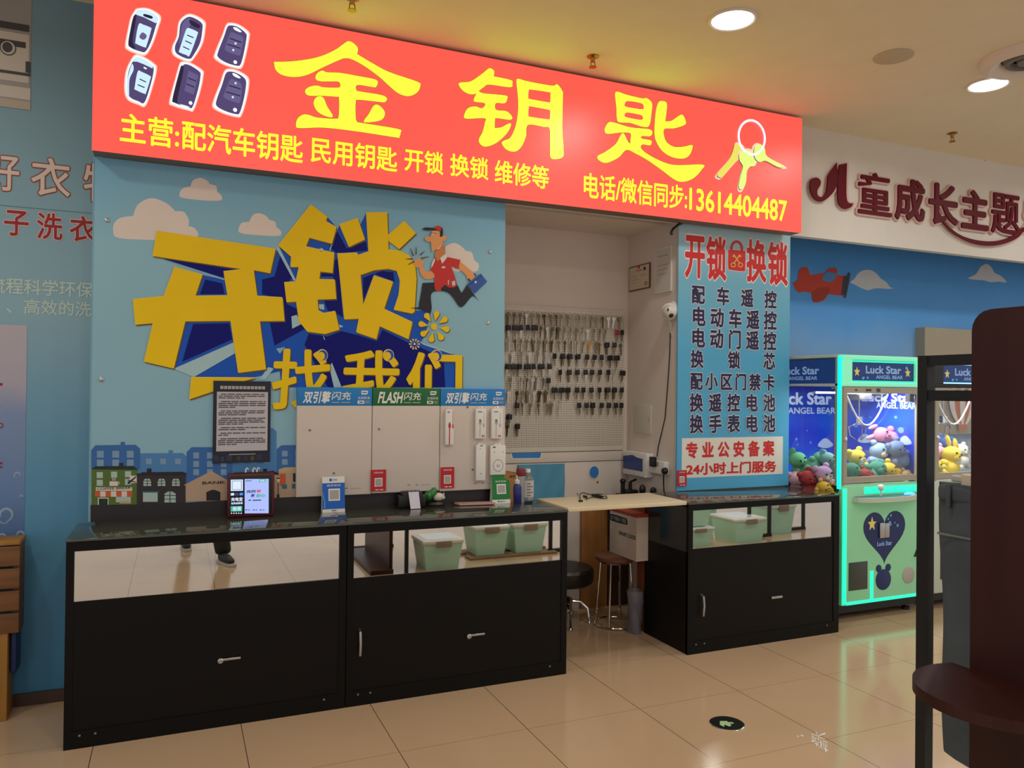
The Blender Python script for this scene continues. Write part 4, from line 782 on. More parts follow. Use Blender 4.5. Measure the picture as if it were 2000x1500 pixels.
# blue and green payment stands
def pay_stand(x0, x1, yb, yt, m, label, head, foot, lean=0.025):
    a = atZ(x0, yb, CH); b = atZ(x1, yb-6, CH); y = min(a.y-.045, 4.122); xa = atY(x0, yb, y).x; xb = atY(x1, yb-6, y).x; h = atY(x0, yt, y).z-CH; W = xb-xa
    t = thing('payment_stand', label, 'payment stand', ((xa+xb)/2, y, CH), 'payment stands on the counter')
    th = math.atan2(lean, h); R_ = Matrix.Translation((0, y, CH)) @ Matrix.Rotation(-th, 4, 'X') @ Matrix.Translation((0, -y, -CH))
    mb = MB().box(xa, xb, y, y+.003, CH, CH+h); mb.xform(R_).build('plate', M['white'], t)
    MB().add([(xa, y+.003+lean*.95, CH+h*.98), (xb, y+.003+lean*.95, CH+h*.98), (xb, y+.04, CH), (xa, y+.04, CH)], [(0, 1, 2, 3)]).add([(xa, y+.004+lean*.95, CH+h*.98), (xb, y+.004+lean*.95, CH+h*.98), (xb, y+.041, CH+.001), (xa, y+.041, CH+.001)], [(0, 3, 2, 1)]).xform(Matrix.Translation((0, .001, 0))).build('rear_leg', M['white'], t)
    p = Print(y, 0.0006); hd = 0.82 if head else 0.99; ft = 0.09 if not foot else 0.13
    p.rect(m, 0, xa, CH+h*ft, xb, CH+h*hd); p.rect(M['white_print'], 1, xa+W*.27, CH+h*.32, xa+W*.78, CH+h*.66); p.rect(M['lgrey'], 2, xa+W*.32, CH+h*.36, xa+W*.73, CH+h*.62)
    p.text(M['white_print'], 1, '推荐使用', xa+W*.2, CH+h*.72, xa+W*.8, CH+h*.78, 0.0)
    if head: p.text(M['blue'], 0, '支付宝', xa+W*.46, CH+h*.88, xa+W*.66, CH+h*.935, 0.02); p.rect(M['blue'], 0, xa+W*.32, CH+h*.87, xa+W*.43, CH+h*.945); p.poly(mat('stand_sky', (120, 176, 232), 0.4), 1, [(xa, CH+h*.60), (xa+W*.06, CH+h*.45), (xa+W*.12, CH+h*.3), (xa+W*.12, CH+h*.12), (xa+W*.08, CH+h*.12), (xa+W*.09, CH+h*.3), (xa+W*.03, CH+h*.45)]); p.rect(M['grey'], 0, xa+W*.4, CH+h*.03, xa+W*.62, CH+h*.06)
    if foot: p.text(M['green'], 0, '微信支付', xa+W*.42, CH+h*.04, xa+W*.72, CH+h*.09, 0.01); p.disc(M['green'], 0, xa+W*.34, CH+h*.065, W*.045)
    p.mb.xform(R_); p.build('print', t); return t
pay_stand(630, 674, 997, 932, M['blue'], 'blue payment stand with white top band on the seam of the two left counters', True, False)
pay_stand(962, 997, 981, 927, M['green'], 'green payment stand under the right display board', False, True, 0.025)
# black receipt box with white paper
q = atZ(800, 989, CH)
bx = thing('receipt_printer', 'black desk gadget with a white paper slip hanging over its front', 'printer', (1.19, q.y-.03, CH))
yb_ = q.y-.075; xl = atY(779, 985, yb_).x; xr = atY(833, 985, yb_).x; zt = atY(800, 957, yb_).z
MB().box(xl+.02, xr-.02, yb_, yb_+.07, CH, zt-.01, bev=0.012).box(xl, xl+.035, yb_+.005, yb_+.08, CH, zt-.03, bev=0.008).box(xr-.035, xr, yb_+.005, yb_+.08, CH, zt-.03, bev=0.008).build('body', M['black'], bx)
pm = MB(); xa = atY(797, 985, yb_).x; xb = atY(817, 985, yb_).x; z1 = atY(797, 961, yb_).z
pm.add([(xa, yb_-.002, z1), (xb, yb_-.002, z1), (xb+.004, yb_-.03, CH+.002), (xa+.006, yb_-.03, CH+.002), (xa, yb_-.0035, z1), (xb, yb_-.0035, z1), (xb+.004, yb_-.0315, CH+.002), (xa+.006, yb_-.0315, CH+.002)], [(0, 1, 2, 3), (4, 7, 6, 5)])
pm.build('paper_slip', mat('slip_paper', (214, 208, 222), 0.6), bx)
for k in range(3): MB().box(xa+.005+k*.022, xa+.017+k*.022, yb_+.01, yb_+.03, zt-.012, zt-.006, bev=0.002).build('button', M['grey'], bx)
# jade cabbage ornament on a wooden base
q = atZ(850, 984, CH); q.y -= .06
jc = thing('cabbage_ornament', 'green and white cabbage figurine on a dark base beside the black gadget', 'figurine', (q.x, q.y, CH)); cx, cy = atY(850, 980, q.y).x, q.y
MB().lathe([(.055, 0), (.06, .008), (.05, .018), (.045, .022)], (cx, cy, CH), 20, sq=.6).build('base', mat('dark_carved_wood', (38, 24, 20), 0.4), jc)
zc = CH+.022; jd = MB()
for k in range(9):
    a = k*.7; jd.ell((cx-.028+.018*math.cos(a), cy+.014*math.sin(a), zc+.045+.012*math.sin(a*1.3)), (.020, .016, .028), 10, rot=(0.5+.2*math.sin(a), 'Y'))
jd.build('leaves', mat('jade_green', (30, 120, 48), 0.25, coat=0.4), jc)
MB().ell((cx+.018, cy, zc+.026), (.034, .022, .024), 14).ell((cx+.045, cy, zc+.02), (.014, .012, .012), 10).ell((cx+.05, cy, zc+.036), (.004, .004, .014), 8).build('stem', mat('jade_white', (214, 208, 190), 0.25, coat=0.4), jc)
# pink booklet lying flat
q1_ = atZ(887, 980, CH); q2_ = atZ(960, 983, CH); q3_ = atZ(957, 978, CH)
bk_ = MB(); zz = CH+.001
xa_, ya_ = atZ(892, 985, CH).x, atZ(892, 985, CH).y; ya_ -= .05; xb_, yb2 = atZ(962, 983, CH).x, atZ(962, 983, CH).y-.05
bk_.prism([(xa_, ya_, zz), (xb_, yb2+.005, zz), (xb_+.005, yb2+.07, zz), (xa_-.01, ya_+.065, zz)], (0, 0, .009))
bo = bk_.build('cover', mat('booklet_pink', (206, 160, 152), 0.5), thing('booklet', 'thin pink booklet lying flat before the right display board', 'booklet', ((xa_+xb_)/2, ya_+.04, CH)))
pz = Print(zz+.009, 0.0004, 'Z', 1)
pz.poly(M['red'], 0, [(xa_+.02, ya_+.015), (xa_+.06, ya_+.018), (xa_+.06, ya_+.026), (xa_+.02, ya_+.022)]); pz.poly(M['lgrey'], 0, [(xa_+.08, ya_+.03), (xb_-.03, yb2+.03), (xb_-.03, yb2+.05), (xa_+.08, ya_+.05)]); pz.build('cover_print', bo.parent)
# bottles and bag at the right end of the middle counter
def bottle(name, px, pyb, pyt, prof, mats_prof, label, cat, group=None, sq=1.0):
    q = atZ(px, pyb, CH); q.y = min(q.y-.06, 4.14); q.x = atY(px, pyb, q.y).x; h = atY(px, pyt, q.y).z-CH
    t = thing(name, label, cat, (q.x, q.y, CH), group)
    for nm, m, pf in mats_prof: MB().lathe([(r*h, z*h) for r, z in pf], (q.x, q.y, CH), 24, sq=sq).build(nm, m, t)
    return t, q, h
clear = mat('clear_plastic', (210, 222, 224), 0.08, trans=0.9, var=0)
bt, q, h = bottle('water_bottle', 1030, 976, 916, None, [('body', clear, [(.16, 0), (.19, .02), (.19, .66), (.17, .74), (.09, .86), (.075, .88), (.075, .92)]), ('cap', M['white'], [(.09, .90), (.09, 1.0), (.08, 1.0)]), ('label_wrap', mat('bottle_label', (196, 188, 184), 0.5), [(.193, .15), (.193, .66), (.19, .66)])], 'clear plastic bottle with white cap and label at the end of the middle counter', 'bottle')
pq = MB()
for k in range(5): pq.box(q.x-.10*h, q.x+(.02+.06*(k % 2))*h, q.y-.197*h-.001, q.y-.19*h, CH+(.2+k*.09)*h, CH+(.23+k*.09)*h)
pq.build('label_print', M['grey'], bt)
bottle('spray_bottle', 1011, 977, 927, None, [('body', mat('bottle_blue', (40, 46, 120), 0.3), [(.17, 0), (.18, .02), (.18, .55), (.15, .64), (.10, .68)]), ('neck', M['white'], [(.11, .66), (.13, .72), (.13, .80), (.07, .84), (.06, 1.0), (.05, 1.0)])], 'small dark blue bottle with a white neck beside the clear bottle', 'bottle')
bottle('spray_can', 1017, 968, 915, None, [('body', mat('can_body', (150, 150, 150), 0.35), [(.13, 0), (.135, .02), (.135, .76), (.12, .80)]), ('cap', mat('can_red', (126, 24, 34), 0.4), [(.135, .78), (.14, .8), (.14, .95), (.12, 1.0), (.08, 1.0)])], 'can with a dark red cap standing behind the blue bottle', 'can')
q = atZ(999, 966, CH); q.y = 4.135; zt = atY(990, 921, q.y).z
bgm = MB(); xa = atY(986, 960, q.y).x; xb = atY(1010, 960, q.y).x
bgm.add([(xa, q.y, CH), (xb, q.y, CH), (xb, q.y+.06, CH), (xa, q.y+.06, CH), (xa-.004, q.y+.01, zt), (xb+.004, q.y+.005, zt-.012), (xb+.002, q.y+.055, zt-.01), (xa, q.y+.05, zt+.004)], [(0, 3, 2, 1), (0, 1, 5, 4), (1, 2, 6, 5), (2, 3, 7, 6), (3, 0, 4, 7)])
pb = thing('paper_bag', 'brown kraft bag with two eyelets behind the green payment stand', 'bag', (q.x, q.y+.03, CH)); bgm.build('bag', mat('kraft_paper', (160, 112, 58), 0.7), pb)
for k in (0.5, 0.72): MB().ring((xa+(xb-xa)*k, q.y+.004, zt-.03), .005, .0018, 'Y', 14, 6).build('eyelet', M['dark'], pb)
hm = MB().tube([(xa+.004, q.y+.055, CH+.09), (xa+.003, q.y+.055, zt+.03), (xa+.009, q.y+.055, zt+.075)], [.006, .006, .009], 8)
th_ = hm.build('screwdriver', mat('tool_brown', (104, 80, 44), 0.5)); tag(th_, 'thin brown tool handle poking up from the kraft bag', 'tool')
# small keys and coiled black cable on the flap
ft = CH+.008
cpos = lambda x, y: atZ(x, y, ft+.004)
cbm = MB(); P_ = [cpos(x, y)+Vector((0, 0, dz)) for x, y, dz in ((1133, 977, .004), (1132, 971, .012), (1135, 967, .012), (1141, 965, .008), (1145, 966, .006), (1158, 968, .004), (1164, 967, .006), (1170, 968, .01), (1178, 970, .012))]
cbm.tube(P_, .003, 6); q = [cpos(x, y)+Vector((0, 0, .004)) for x, y in ((1178, 971), (1184, 970), (1186, 974), (1180, 975), (1170, 973), (1160, 972), (1150, 974), (1146, 976), (1143, 972))]; cbm.tube(q, .003, 6)
cc = thing('cable', 'coiled black charging cable tied up on the cream flap', 'cable', tuple(cpos(1158, 971))); cbm.build('cord', M['black'], cc)
a = cpos(1157, 969); b = cpos(1176, 973); MB().tube([a+Vector((0, 0, .006)), (a+b)/2+Vector((0, 0, .008)), b+Vector((0, 0, .006))], [.009, .011, .009], 10).build('bundle', M['black'], cc)
a = cpos(1134, 979); MB().box(a.x-.012, a.x+.014, a.y-.006, a.y+.008, ft, ft+.011, bev=.003).build('plug', M['black'], cc); a = cpos(1143, 971); MB().box(a.x-.006, a.x+.006, a.y-.02, a.y+.02, ft, ft+.014, bev=.003).build('tie', M['black'], cc)
# ------------------------------------------------------------ inside the shop: pegboard with keys
YB = 4.865
pz0, pz1, px0, px1 = 1.118, 2.118, 1.70, 3.004
def pegmat():
    m = bpy.data.materials.new('perforated_board'); m.use_nodes = True; nt = m.node_tree; b = nt.nodes['Principled BSDF']
    g = nt.nodes.new('ShaderNodeTexCoord'); sp = nt.nodes.new('ShaderNodeSeparateXYZ'); nt.links.new(g.outputs['Object'], sp.inputs[0])
    def mth(op, a, c=None):
        n = nt.nodes.new('ShaderNodeMath'); n.operation = op
        for i, v in enumerate((a, c)):
            if v is None: continue
            if isinstance(v, (int, float)): n.inputs[i].default_value = v
            else: nt.links.new(v, n.inputs[i])
        return n.outputs[0]
    fs = []
    for i in (0, 2):
        f = mth('FRACT', mth('DIVIDE', mth('ADD', sp.outputs[i], 20.0), 0.0128)); d = mth('SUBTRACT', f, 0.5); fs.append(mth('MULTIPLY', d, d))
    hole = mth('LESS_THAN', mth('ADD', fs[0], fs[1]), 0.062)
    ins = mth('MULTIPLY', mth('GREATER_THAN', sp.outputs[2], -0.465), mth('LESS_THAN', sp.outputs[2], 0.475)); hole = mth('MULTIPLY', hole, ins)
    mx = nt.nodes.new('ShaderNodeMix'); mx.data_type = 'RGBA'; nt.links.new(hole, mx.inputs[0]); mx.inputs[6].default_value = (*lin((224, 214, 200)), 1); mx.inputs[7].default_value = (*lin((62, 50, 38)), 1)
    nt.links.new(mx.outputs[2], b.inputs['Base Color']); b.inputs['Roughness'].default_value = 0.5
    return m
pb = thing('pegboard', 'white perforated board hung with key blanks on the back wall', 'pegboard', ((px0+px1)/2, YB, (pz0+pz1)/2))
MB().box(px0, px1, YB, 4.893, pz0, pz1, bev=0.004).build('panel', pegmat(), pb)
MB().box(px0, px1, YB+.002, 4.894, pz1, pz1+.012).build('top_lip', M['white_paint'], pb)
# hook and key prototypes, local coordinates, hanging point at the origin
hk = MB().tube([(0, .0, 0), (0, -.045, 0), (0, -.055, .006), (0, -.058, .014)], .0016, 6).tube([(-.006, -.001, .006), (.006, -.001, .006)], .002, 6)
def key_proto(kind):
    r = bpy.data.objects.new('key', None); r.empty_display_size = 0.02; COL.objects.link(r)
    def loc(mb, nm, m): o = mb.build(nm, m, None, None, True); o.parent = r; return o
    steel = mat('key_nickel', (190, 182, 170), 0.3, 0.85); dull = mat('key_dull', (124, 110, 88), 0.4, 0.7); br = M['brass']; blk = mat('key_black', (24, 22, 24), 0.45); rdm = mat('key_red', (150, 20, 32), 0.45)
    m = {'steel': steel, 'dull': dull, 'brass': br, 'black': steel, 'blackdull': dull, 'red': dull, 'pair': blk}[kind]
    bl = MB(); w_ = .0065
    bl.prism([(-w_, -.0012, -.03), (w_, -.0012, -.03), (w_, -.0012, -.060), (w_*.5, -.0012, -.064), (w_*.8, -.0012, -.070), (w_*.3, -.0012, -.076), (w_*.5, -.0012, -.082), (0, -.0012, -.088), (-w_, -.0012, -.082)], (0, .0024, 0))
    loc(bl, 'blade', m if kind != 'pair' else dull)
    if kind in ('steel', 'dull', 'brass'):
        o = []; i_ = []
        for k in range(16): a = k*math.pi/8; o.append((.0135*math.cos(a), -.0014, -.017+.016*math.sin(a))); i_.append((.003*math.cos(a), -.0014, -.005+.003*math.sin(a)))
        b = MB(); b.loops([o, i_]); b.loops([[(p[0], .0014, p[2]) for p in o], [(p[0], .0014, p[2]) for p in i_]]); n = 16
        b.add(o+[(p[0], .0014, p[2]) for p in o], [(j, (j+1) % n, (j+1) % n+n, j+n) for j in range(n)]); loc(b, 'bow', m)
    else:
        s = 1.55 if kind == 'pair' else 1.0
        b = MB().box(-.0165*s, .0165*s, -.005, .005, -.036, .0, bev=.006); loc(b, 'bow', rdm if kind == 'red' else blk)
    return r
protos = {k: key_proto(k) for k in ('steel', 'dull', 'brass', 'black', 'blackdull', 'red', 'pair')}
fresh = set(protos); hook_first = [None]
rows_n = ['top', 'second', 'third', 'fourth', 'fifth', 'sixth', 'seventh', 'lowest full']
c4 = lambda x, y: (970+x*.22672, 560+y*.22672)
def put(kx, ky, kind, rowname, depth=.03):
    P0 = atY(*c4(kx, ky), YB-.03); x, z = P0.x, P0.z
    names = {'steel': 'silver key blank hanging in the %s row of the pegboard', 'dull': 'dull bronze key blank hanging in the %s row of the pegboard', 'brass': 'brass coloured key blank hanging in the %s row of the pegboard', 'black': 'black headed key with a silver blade in the %s row of the pegboard', 'blackdull': 'black headed key with a dark blade in the %s row of the pegboard', 'red': 'red headed key, the only one, in the %s row of the pegboard', 'pair': 'wide black headed car key in the %s row of the pegboard'}
    if hook_first[0] is None:
        h = hk.build('wire_hook', M['chrome']); hook_first[0] = h
    else: h = hook_first[0].copy(); COL.objects.link(h)
    h.location = (x, YB+.001, z); tag(h, 'small wire hook in the %s row of holes on the white pegboard' % rowname, 'hook', 'wire hooks on the pegboard')
    for j, dy in enumerate((.012, .030)):
        if j == 0 and (kind in ('pair', 'red', 'brass') or random.random() < .6): continue
        if kind in fresh: r = protos[kind]; fresh.discard(kind)
        else:
            r = protos[kind].copy(); COL.objects.link(r)
            for ch in list(protos[kind].children): c = ch.copy(); COL.objects.link(c); c.parent = r
        r.location = (x+random.uniform(-.002, .002), YB-dy, z-.0008); r.rotation_euler = (random.uniform(0.0, .07), random.uniform(-.12, .12), random.uniform(-1.0, 1.0) if kind in ('steel', 'dull') else random.uniform(-.4, .4))
        tag(r, names[kind] % rowname, 'key', 'keys on the pegboard')
random.seed(11)
R = 'top'
for i in range(20): put(105+i*50.5, 218+i*2.2, random.choice(['dull', 'dull', 'steel']) if i not in (3,) else 'steel', R)
R = 'second'
for x in (105, 165, 208, 270, 328): put(x, 330, 'pair' if x in (165, 328) else 'black', R)
for i in range(12): put(385+i*50.5, 338+i*2.6, 'steel' if i % 3 else 'dull', R)
put(1038, 372, 'red', R); put(1082, 372, 'blackdull', R)
R = 'third'
for i in range(15): put(100+i*54, 445+i*1.9, random.choice(['dull', 'steel', 'dull']) if i != 13 else 'brass', R)
for x in (885,): put(x, 478, 'brass', R)
for x in (955, 1018): put(x, 480, 'blackdull', R)
put(1078, 485, 'dull', R)
R = 'fourth'
for x in (140, 210, 285, 355, 430): put(x, 558, 'steel', R)
for x in (500, 575, 636, 706, 780, 845, 905): put(x, 575+(x-500)*.03, 'black' if x in (500, 706) else 'blackdull', R)
for x in (975, 1036): put(x, 592, 'pair', R)
R = 'fifth'
for x in (95, 150, 205, 262, 315, 385, 455): put(x, 665, 'pair' if x in (150, 262, 385) else 'black', R)
for x in (545, 628, 695, 765, 824, 892, 962): put(x, 715, 'black' if x == 765 else 'blackdull', R)
put(1015, 720, 'steel', R); put(1088, 722, 'pair', R)
R = 'sixth'
for x in (115, 207, 258, 315, 345, 398): put(x, 780, 'steel' if x > 150 else 'dull', R)
put(448, 785, 'blackdull', R)
for x in (500, 560, 622, 695, 750, 815, 888, 962, 1020, 1080): put(x, 868, 'pair' if x in (500, 560) else 'blackdull', 'seventh')
R = 'seventh'
for x in (105, 175, 220, 268, 322, 375, 428): put(x, 895, 'steel' if x in (322, 105) else 'dull', R)
R = 'lowest full'
for x in (178, 220, 288, 360, 440, 478, 548): put(x, 1000, 'blackdull' if x == 178 else ('steel' if x in (478, 548) else 'dull'), R)
for x in (712, 776, 832, 905, 968, 1025, 1075): put(x, 1000, 'blackdull', R)
R = 'almost empty'
put(115, 1098, 'blackdull', R); put(90, 1185, 'dull', R); put(185, 1180, 'blackdull', R)

# ------------------------------------------------------------ back wall below the pegboard: white play-panel boards with blue openings
wb = thing('wall_cladding', 'white boards with blue cut outs on the back wall below the pegboard', 'wall panel', (2.4, 4.88, 0.9))
YW = 4.872
za = atY(1100, 902, YW).z
MB().box(1.6, XR-.004, YW, 4.893, za, pz0-.004, bev=.002).box(1.6, XR-.004, YW+.004, 4.893, 0.0, za-.006, bev=.002).build('boards', mat('cladding_white', (220, 208, 198), 0.5), wb)
pr = Print(YW, 0.0012); bl_ = gradz('cutout_blue', [(0, (70, 140, 190)), (0.5, (40, 110, 170)), (1, (20, 60, 120))], -0.2, 0.4, 0.4); bl2 = mat('cutout_blue_plain', (50, 126, 196), 0.35, bump=0.1, var=0.25)
c8 = lambda p: T(980, 840, 0.10667, p)
pr.pixpoly(M['white'], 0, curve(c8([(160, 300, 1), (735, 300, 1), (735, 400), (712, 520), (640, 528), (200, 530), (165, 400)])))
pr.pixpoly(bl2, 1, curve(c8([(170, 318, 1), (728, 306, 1), (722, 400), (698, 508, 1), (205, 515, 1), (172, 400)])))
pr.build('cut_out', wb); pr = Print(YW, 0.0012)
pr.pixpoly(M['white'], 0, curve(c8([(1085, 298, 1), (1310, 292, 1), (1260, 330), (1195, 345), (1130, 330)]))); pr.pixpoly(bl2, 1, curve(c8([(1100, 298, 1), (1295, 292, 1), (1250, 318), (1195, 330), (1140, 318)])))
pr.build('cut_out', wb); pr = Print(YW, 0.0012)
pr.pixdisc(M['white'], 0, 980+1690*.10667, 840+770*.10667, 10.4, 12.8); pr.pixdisc(bl2, 1, 980+1690*.10667, 840+770*.10667, 9.0, 11.6)
pr.build('cut_out', wb)
for x, y, r in ((1755, 950, 2.4), (1390, 1168, 1.7)):
    p = atY(980+x*.10667, 840+y*.10667, YW); MB().lathe([(.008 if r > 2 else .005, 0), (.008 if r > 2 else .005, -.004), (.004, -.006)], (p.x, YW+.004, p.z), 12, 'Y').build('screw', M['brass'], wb)
# blue padded sheet
pd_ = thing('padded_panel', 'teal blue quilted panel on the back wall behind the cream flap', 'padded panel', (2.1, 4.86, 0.8))
xa = atY(1013, 940, YW-.02).x; xb = atY(1104, 940, YW-.02).x; zt = za-.012
qm = mat('padded_teal', (84, 156, 190), 0.45, var=0.12, bump=0.3)
n_ = 14; vs = []; fs = []
for j in range(n_+1):
    for i in range(n_+1):
        u, v = i/n_, j/n_; d = .008*abs(math.sin((u+v)*2.5*math.pi))*abs(math.sin((u-v)*2.5*math.pi))
        vs.append((xa+(xb-xa)*u, YW-.008-d, .45+(zt-.45)*v))
for j in range(n_):
    for i in range(n_): fs.append((j*(n_+1)+i, j*(n_+1)+i+1, (j+1)*(n_+1)+i+1, (j+1)*(n_+1)+i))
MB().add(vs, fs, 0, True).box(xa, xb, YW-.008, YW+.003, .45, zt).build('padding', qm, pd_)
b_ = MB().ring((xa+(xb-xa)*.5, YW-.012, zt-.1), .004, .002, 'Y', 12, 6)

# ------------------------------------------------------------ on the side wall (x = XR): certificates, camera, wiring
def onX(x, y, d=0.0): return atX(x, y, XR-d)
def certificate(p1, p2, name, label, frame_m, body_m, th, det):
    a = onX(*p1); b = onX(*p2); y0, y1 = min(a.y, b.y), max(a.y, b.y); z0, z1 = min(a.z, b.z), max(a.z, b.z)
    t = thing(name, label, 'certificate', (XR-th/2, (y0+y1)/2, z0))
    MB().box(XR-th, XR-.001, y0, y1, z0, z1).build('frame', frame_m, t)
    p = Print(XR-th, .0006, 'X', -1); mgn = .008; p.rect(body_m, 0, y0+mgn, z0+mgn, y1-mgn, z1-mgn); W, H_ = y1-y0, z1-z0
    for m, x, z, w_, h_ in det: p.rect(m, 1, y1-W*x, z0+H_*z, y1-W*(x+w_), z0+H_*(z+h_))
    p.build('sheet', t); return t
cert_p = mat('certificate_paper', (212, 198, 172), 0.5); gold = mat('certificate_gold', (200, 130, 90), 0.5)
certificate((1231, 523), (1271, 562), 'certificate', 'framed landscape licence with a red emblem on the side wall above the camera', mat('cert_frame', (96, 76, 58), 0.5), cert_p, .01,
            [(M['red'], .44, .86, .1, .1), (gold, .35, .76, .3, .05), (M['dark'], .72, .74, .1, .13), (M['lgrey'], .1, .55, .3, .03), (M['lgrey'], .55, .55, .3, .03), (M['lgrey'], .1, .42, .4, .03), (M['lgrey'], .1, .3, .35, .03), (gold, .76, .12, .14, .16)])
certificate((1283, 488), (1313, 568), 'permit', 'plain white sheet in a clear holder on the side wall right of the licence', M['white'], mat('permit_paper', (214, 206, 198), 0.4), .012, [(M['lgrey'], .2, .8, .6, .03), (M['lgrey'], .15, .6, .7, .02), (M['lgrey'], .15, .5, .7, .02), (M['lgrey'], .15, .4, .6, .02)])
# wall hatch
a = onX(1240, 790); b = onX(1273, 848); 
wh = thing('wall_hatch', 'flat white access hatch in the side wall left of the black wire', 'hatch', (XR-.004, (a.y+b.y)/2, b.z))
MB().box(XR-.008, XR-.001, min(a.y, b.y), max(a.y, b.y), min(a.z, b.z), max(a.z, b.z)+.0, bev=.002).build('door', mat('hatch_white', (214, 206, 196), 0.5), wh)
MB().box(XR-.011, XR-.008, min(a.y, b.y)+.02, min(a.y, b.y)+.028, (a.z+b.z)/2-.02, (a.z+b.z)/2+.02).build('latch', M['lgrey'], wh)
# surveillance camera
c0 = onX(1301, 608, .075)
sc_ = thing('security_camera', 'white dome security camera on the side wall by the service list', 'camera', (XR-.03, c0.y, c0.z))
MB().lathe([(.060, 0), (.060, -.018), (.052, -.026)], (XR-.001, c0.y+.015, c0.z+.01), 24, 'X').ell((XR-.05, c0.y, c0.z), (.055, .058, .058), 20).build('housing', M['white'], sc_)
d = (CAM-c0).normalized(); d = (d+Vector((-.1, -.15, -.18))).normalized()
bc = Vector((XR-.055, c0.y-.01, c0.z)); MB().ell(bc+d*.022, .047, 18).build('ball', mat('camera_ball', (214, 206, 198), 0.35), sc_)
MB().ell(bc+d*.052+Vector((.010, 0, -.014)), (.020, .020, .020), 14).build('lens', M['black'], sc_); MB().ell(bc+d*.058+Vector((-.012, 0, .016)), (.007, .007, .012), 10).build('sensor_window', mat('sensor_brown', (80, 30, 24), 0.2), sc_)
wires = MB().tube([onX(1307, 623, .02), onX(1309, 640, .006), onX(1312, 655, .004), onX(1313, 645, .004), onX(1309, 628, .02)], .004, 6); wires.build('white_lead', M['white'], sc_)
# black wire, adapter, socket strip
w_ = MB().tube([onX(x, y, .006) for x, y in ((1309, 650), (1308, 690), (1305, 740), (1301, 790), (1299, 815), (1291, 850), (1286, 870), (1283, 892))], .0035, 6)
ad = thing('power_adapter', 'black plug adapter with its long thin wire rising to the camera', 'adapter', tuple(onX(1282, 900, .03)))
w_.build('wire', M['black'], ad); a = onX(1282, 901, .03); MB().box(XR-.075, XR-.042, a.y-.024, a.y+.024, a.z-.036, a.z+.032, bev=.006).build('body', M['black'], ad)
so_ = thing('socket_plate', 'white double wall socket beneath the black adapter', 'socket', tuple(onX(1297, 912, .01)))
a = onX(1276, 918); b = onX(1308, 905); ya, yb3 = max(a.y, b.y), min(a.y, b.y); zc = (a.z+b.z)/2
MB().box(XR-.042, XR-.001, yb3, ya, zc-.045, zc+.042, bev=.004).build('plate', M['white'], so_)
for k in (0.22, 0.5): MB().box(XR-.0435, XR-.042, ya-(ya-yb3)*(k+.16), ya-(ya-yb3)*k, zc+.006, zc+.034).build('outlet', M['lgrey'], so_)
pl = thing('plug', 'round black plug with a lead hanging down from the wall socket', 'plug', tuple(onX(1298, 921, .05))); a = onX(1298, 920, .055)
MB().lathe([(.022, 0), (.024, -.012), (.018, -.028), (.010, -.032)], (XR-.042, a.y, a.z), 16, 'X').build('head', M['black'], pl)
MB().tube([(XR-.06, a.y, a.z-.005), (XR-.06, a.y+.004, a.z-.04)]+[tuple(onX(x, y, .03)) for x, y in ((1296, 945), (1297, 965))]+[(XR-.03, onX(1297, 965, .03).y, .5)], .0045, 6).build('lead', M['black'], pl)
# breaker box with blue window, its front looks along -x
yb0 = onX(1277, 930).y; Xb = atY(1262, 930, yb0).x; yb1 = min(4.866, atX(1216, 910, Xb).y); bz0 = atX(1262, 934, Xb).z; bz1 = atX(1262, 886, Xb).z
bb_ = thing('breaker_box', 'white breaker box with a dark blue window in the corner of the shop', 'breaker box', ((Xb+XR)/2, (yb0+yb1)/2, bz0))
MB().box(Xb, XR-.001, yb0, yb1, bz0, bz1, bev=.008).build('case', M['white'], bb_)
pr = Print(Xb, .0012, 'X', -1); H_ = bz1-bz0; L_ = yb1-yb0; wz0, wz1 = bz0+H_*.24, bz0+H_*.76; u0, u1 = yb0+L_*.14, yb1-L_*.03
pr.poly(mat('breaker_blue', (24, 62, 140), 0.2, spec=.5), 0, curve([(u0, wz0, 1), (u0, wz1, 1), (u0+(u1-u0)*.3, wz1+H_*.03), (u0+(u1-u0)*.5, wz1+H_*.10), (u0+(u1-u0)*.7, wz1+H_*.07), (u1, wz1+H_*.01, 1), (u1, wz0, 1)])); pr.build('window', bb_)
MB().ell((Xb-.002, yb0+.012, bz0+.004), .007, 8).build('catch', M['chrome'], bb_)
# ledge with two small black clamps / key machine parts under the box
lg = MB().box(2.83, XR-.002, 4.68, 4.866, .786, .80, bev=.003).build('ledge', mat('ledge_dark', (40, 36, 34), 0.5)); tag(lg, 'dark narrow ledge in the corner below the breaker box', 'shelf')
def gadget(x0, x1, yt, name, label, shape):
    Y = 4.74; a = atY(x0, 960, Y); b = atY(x1, 960, Y); zt = atY(x0, yt, Y).z; t = thing(name, label, 'tool', ((a.x+b.x)/2, Y, .80)); shape(t, a.x, b.x, Y, zt); return t
def sh_a(t, x0, x1, Y, zt):
    MB().box(x0-.01, x1+.01, Y-.04, Y+.05, .80, .82, bev=.005).build('base', M['black'], t)
    MB().tube([(x0+.018, Y, .82), (x0+.018, Y, zt-.03)], .016, 12).ell((x0+.018, Y, zt-.018), (.022, .022, .02), 12).build('post', M['black'], t)
def sh_b(t, x0, x1, Y, zt):
    MB().box(x0, x1, Y-.03, Y+.05, .80, .845, bev=.006).build('base', M['black'], t)
    MB().tube([(x0+.02, Y, .845), (x0+.02, Y, zt-.02)], .013, 10).tube([(x0+.02, Y, zt-.02), (x1, Y, zt-.004)], .008, 8).build('arm', M['black'], t)
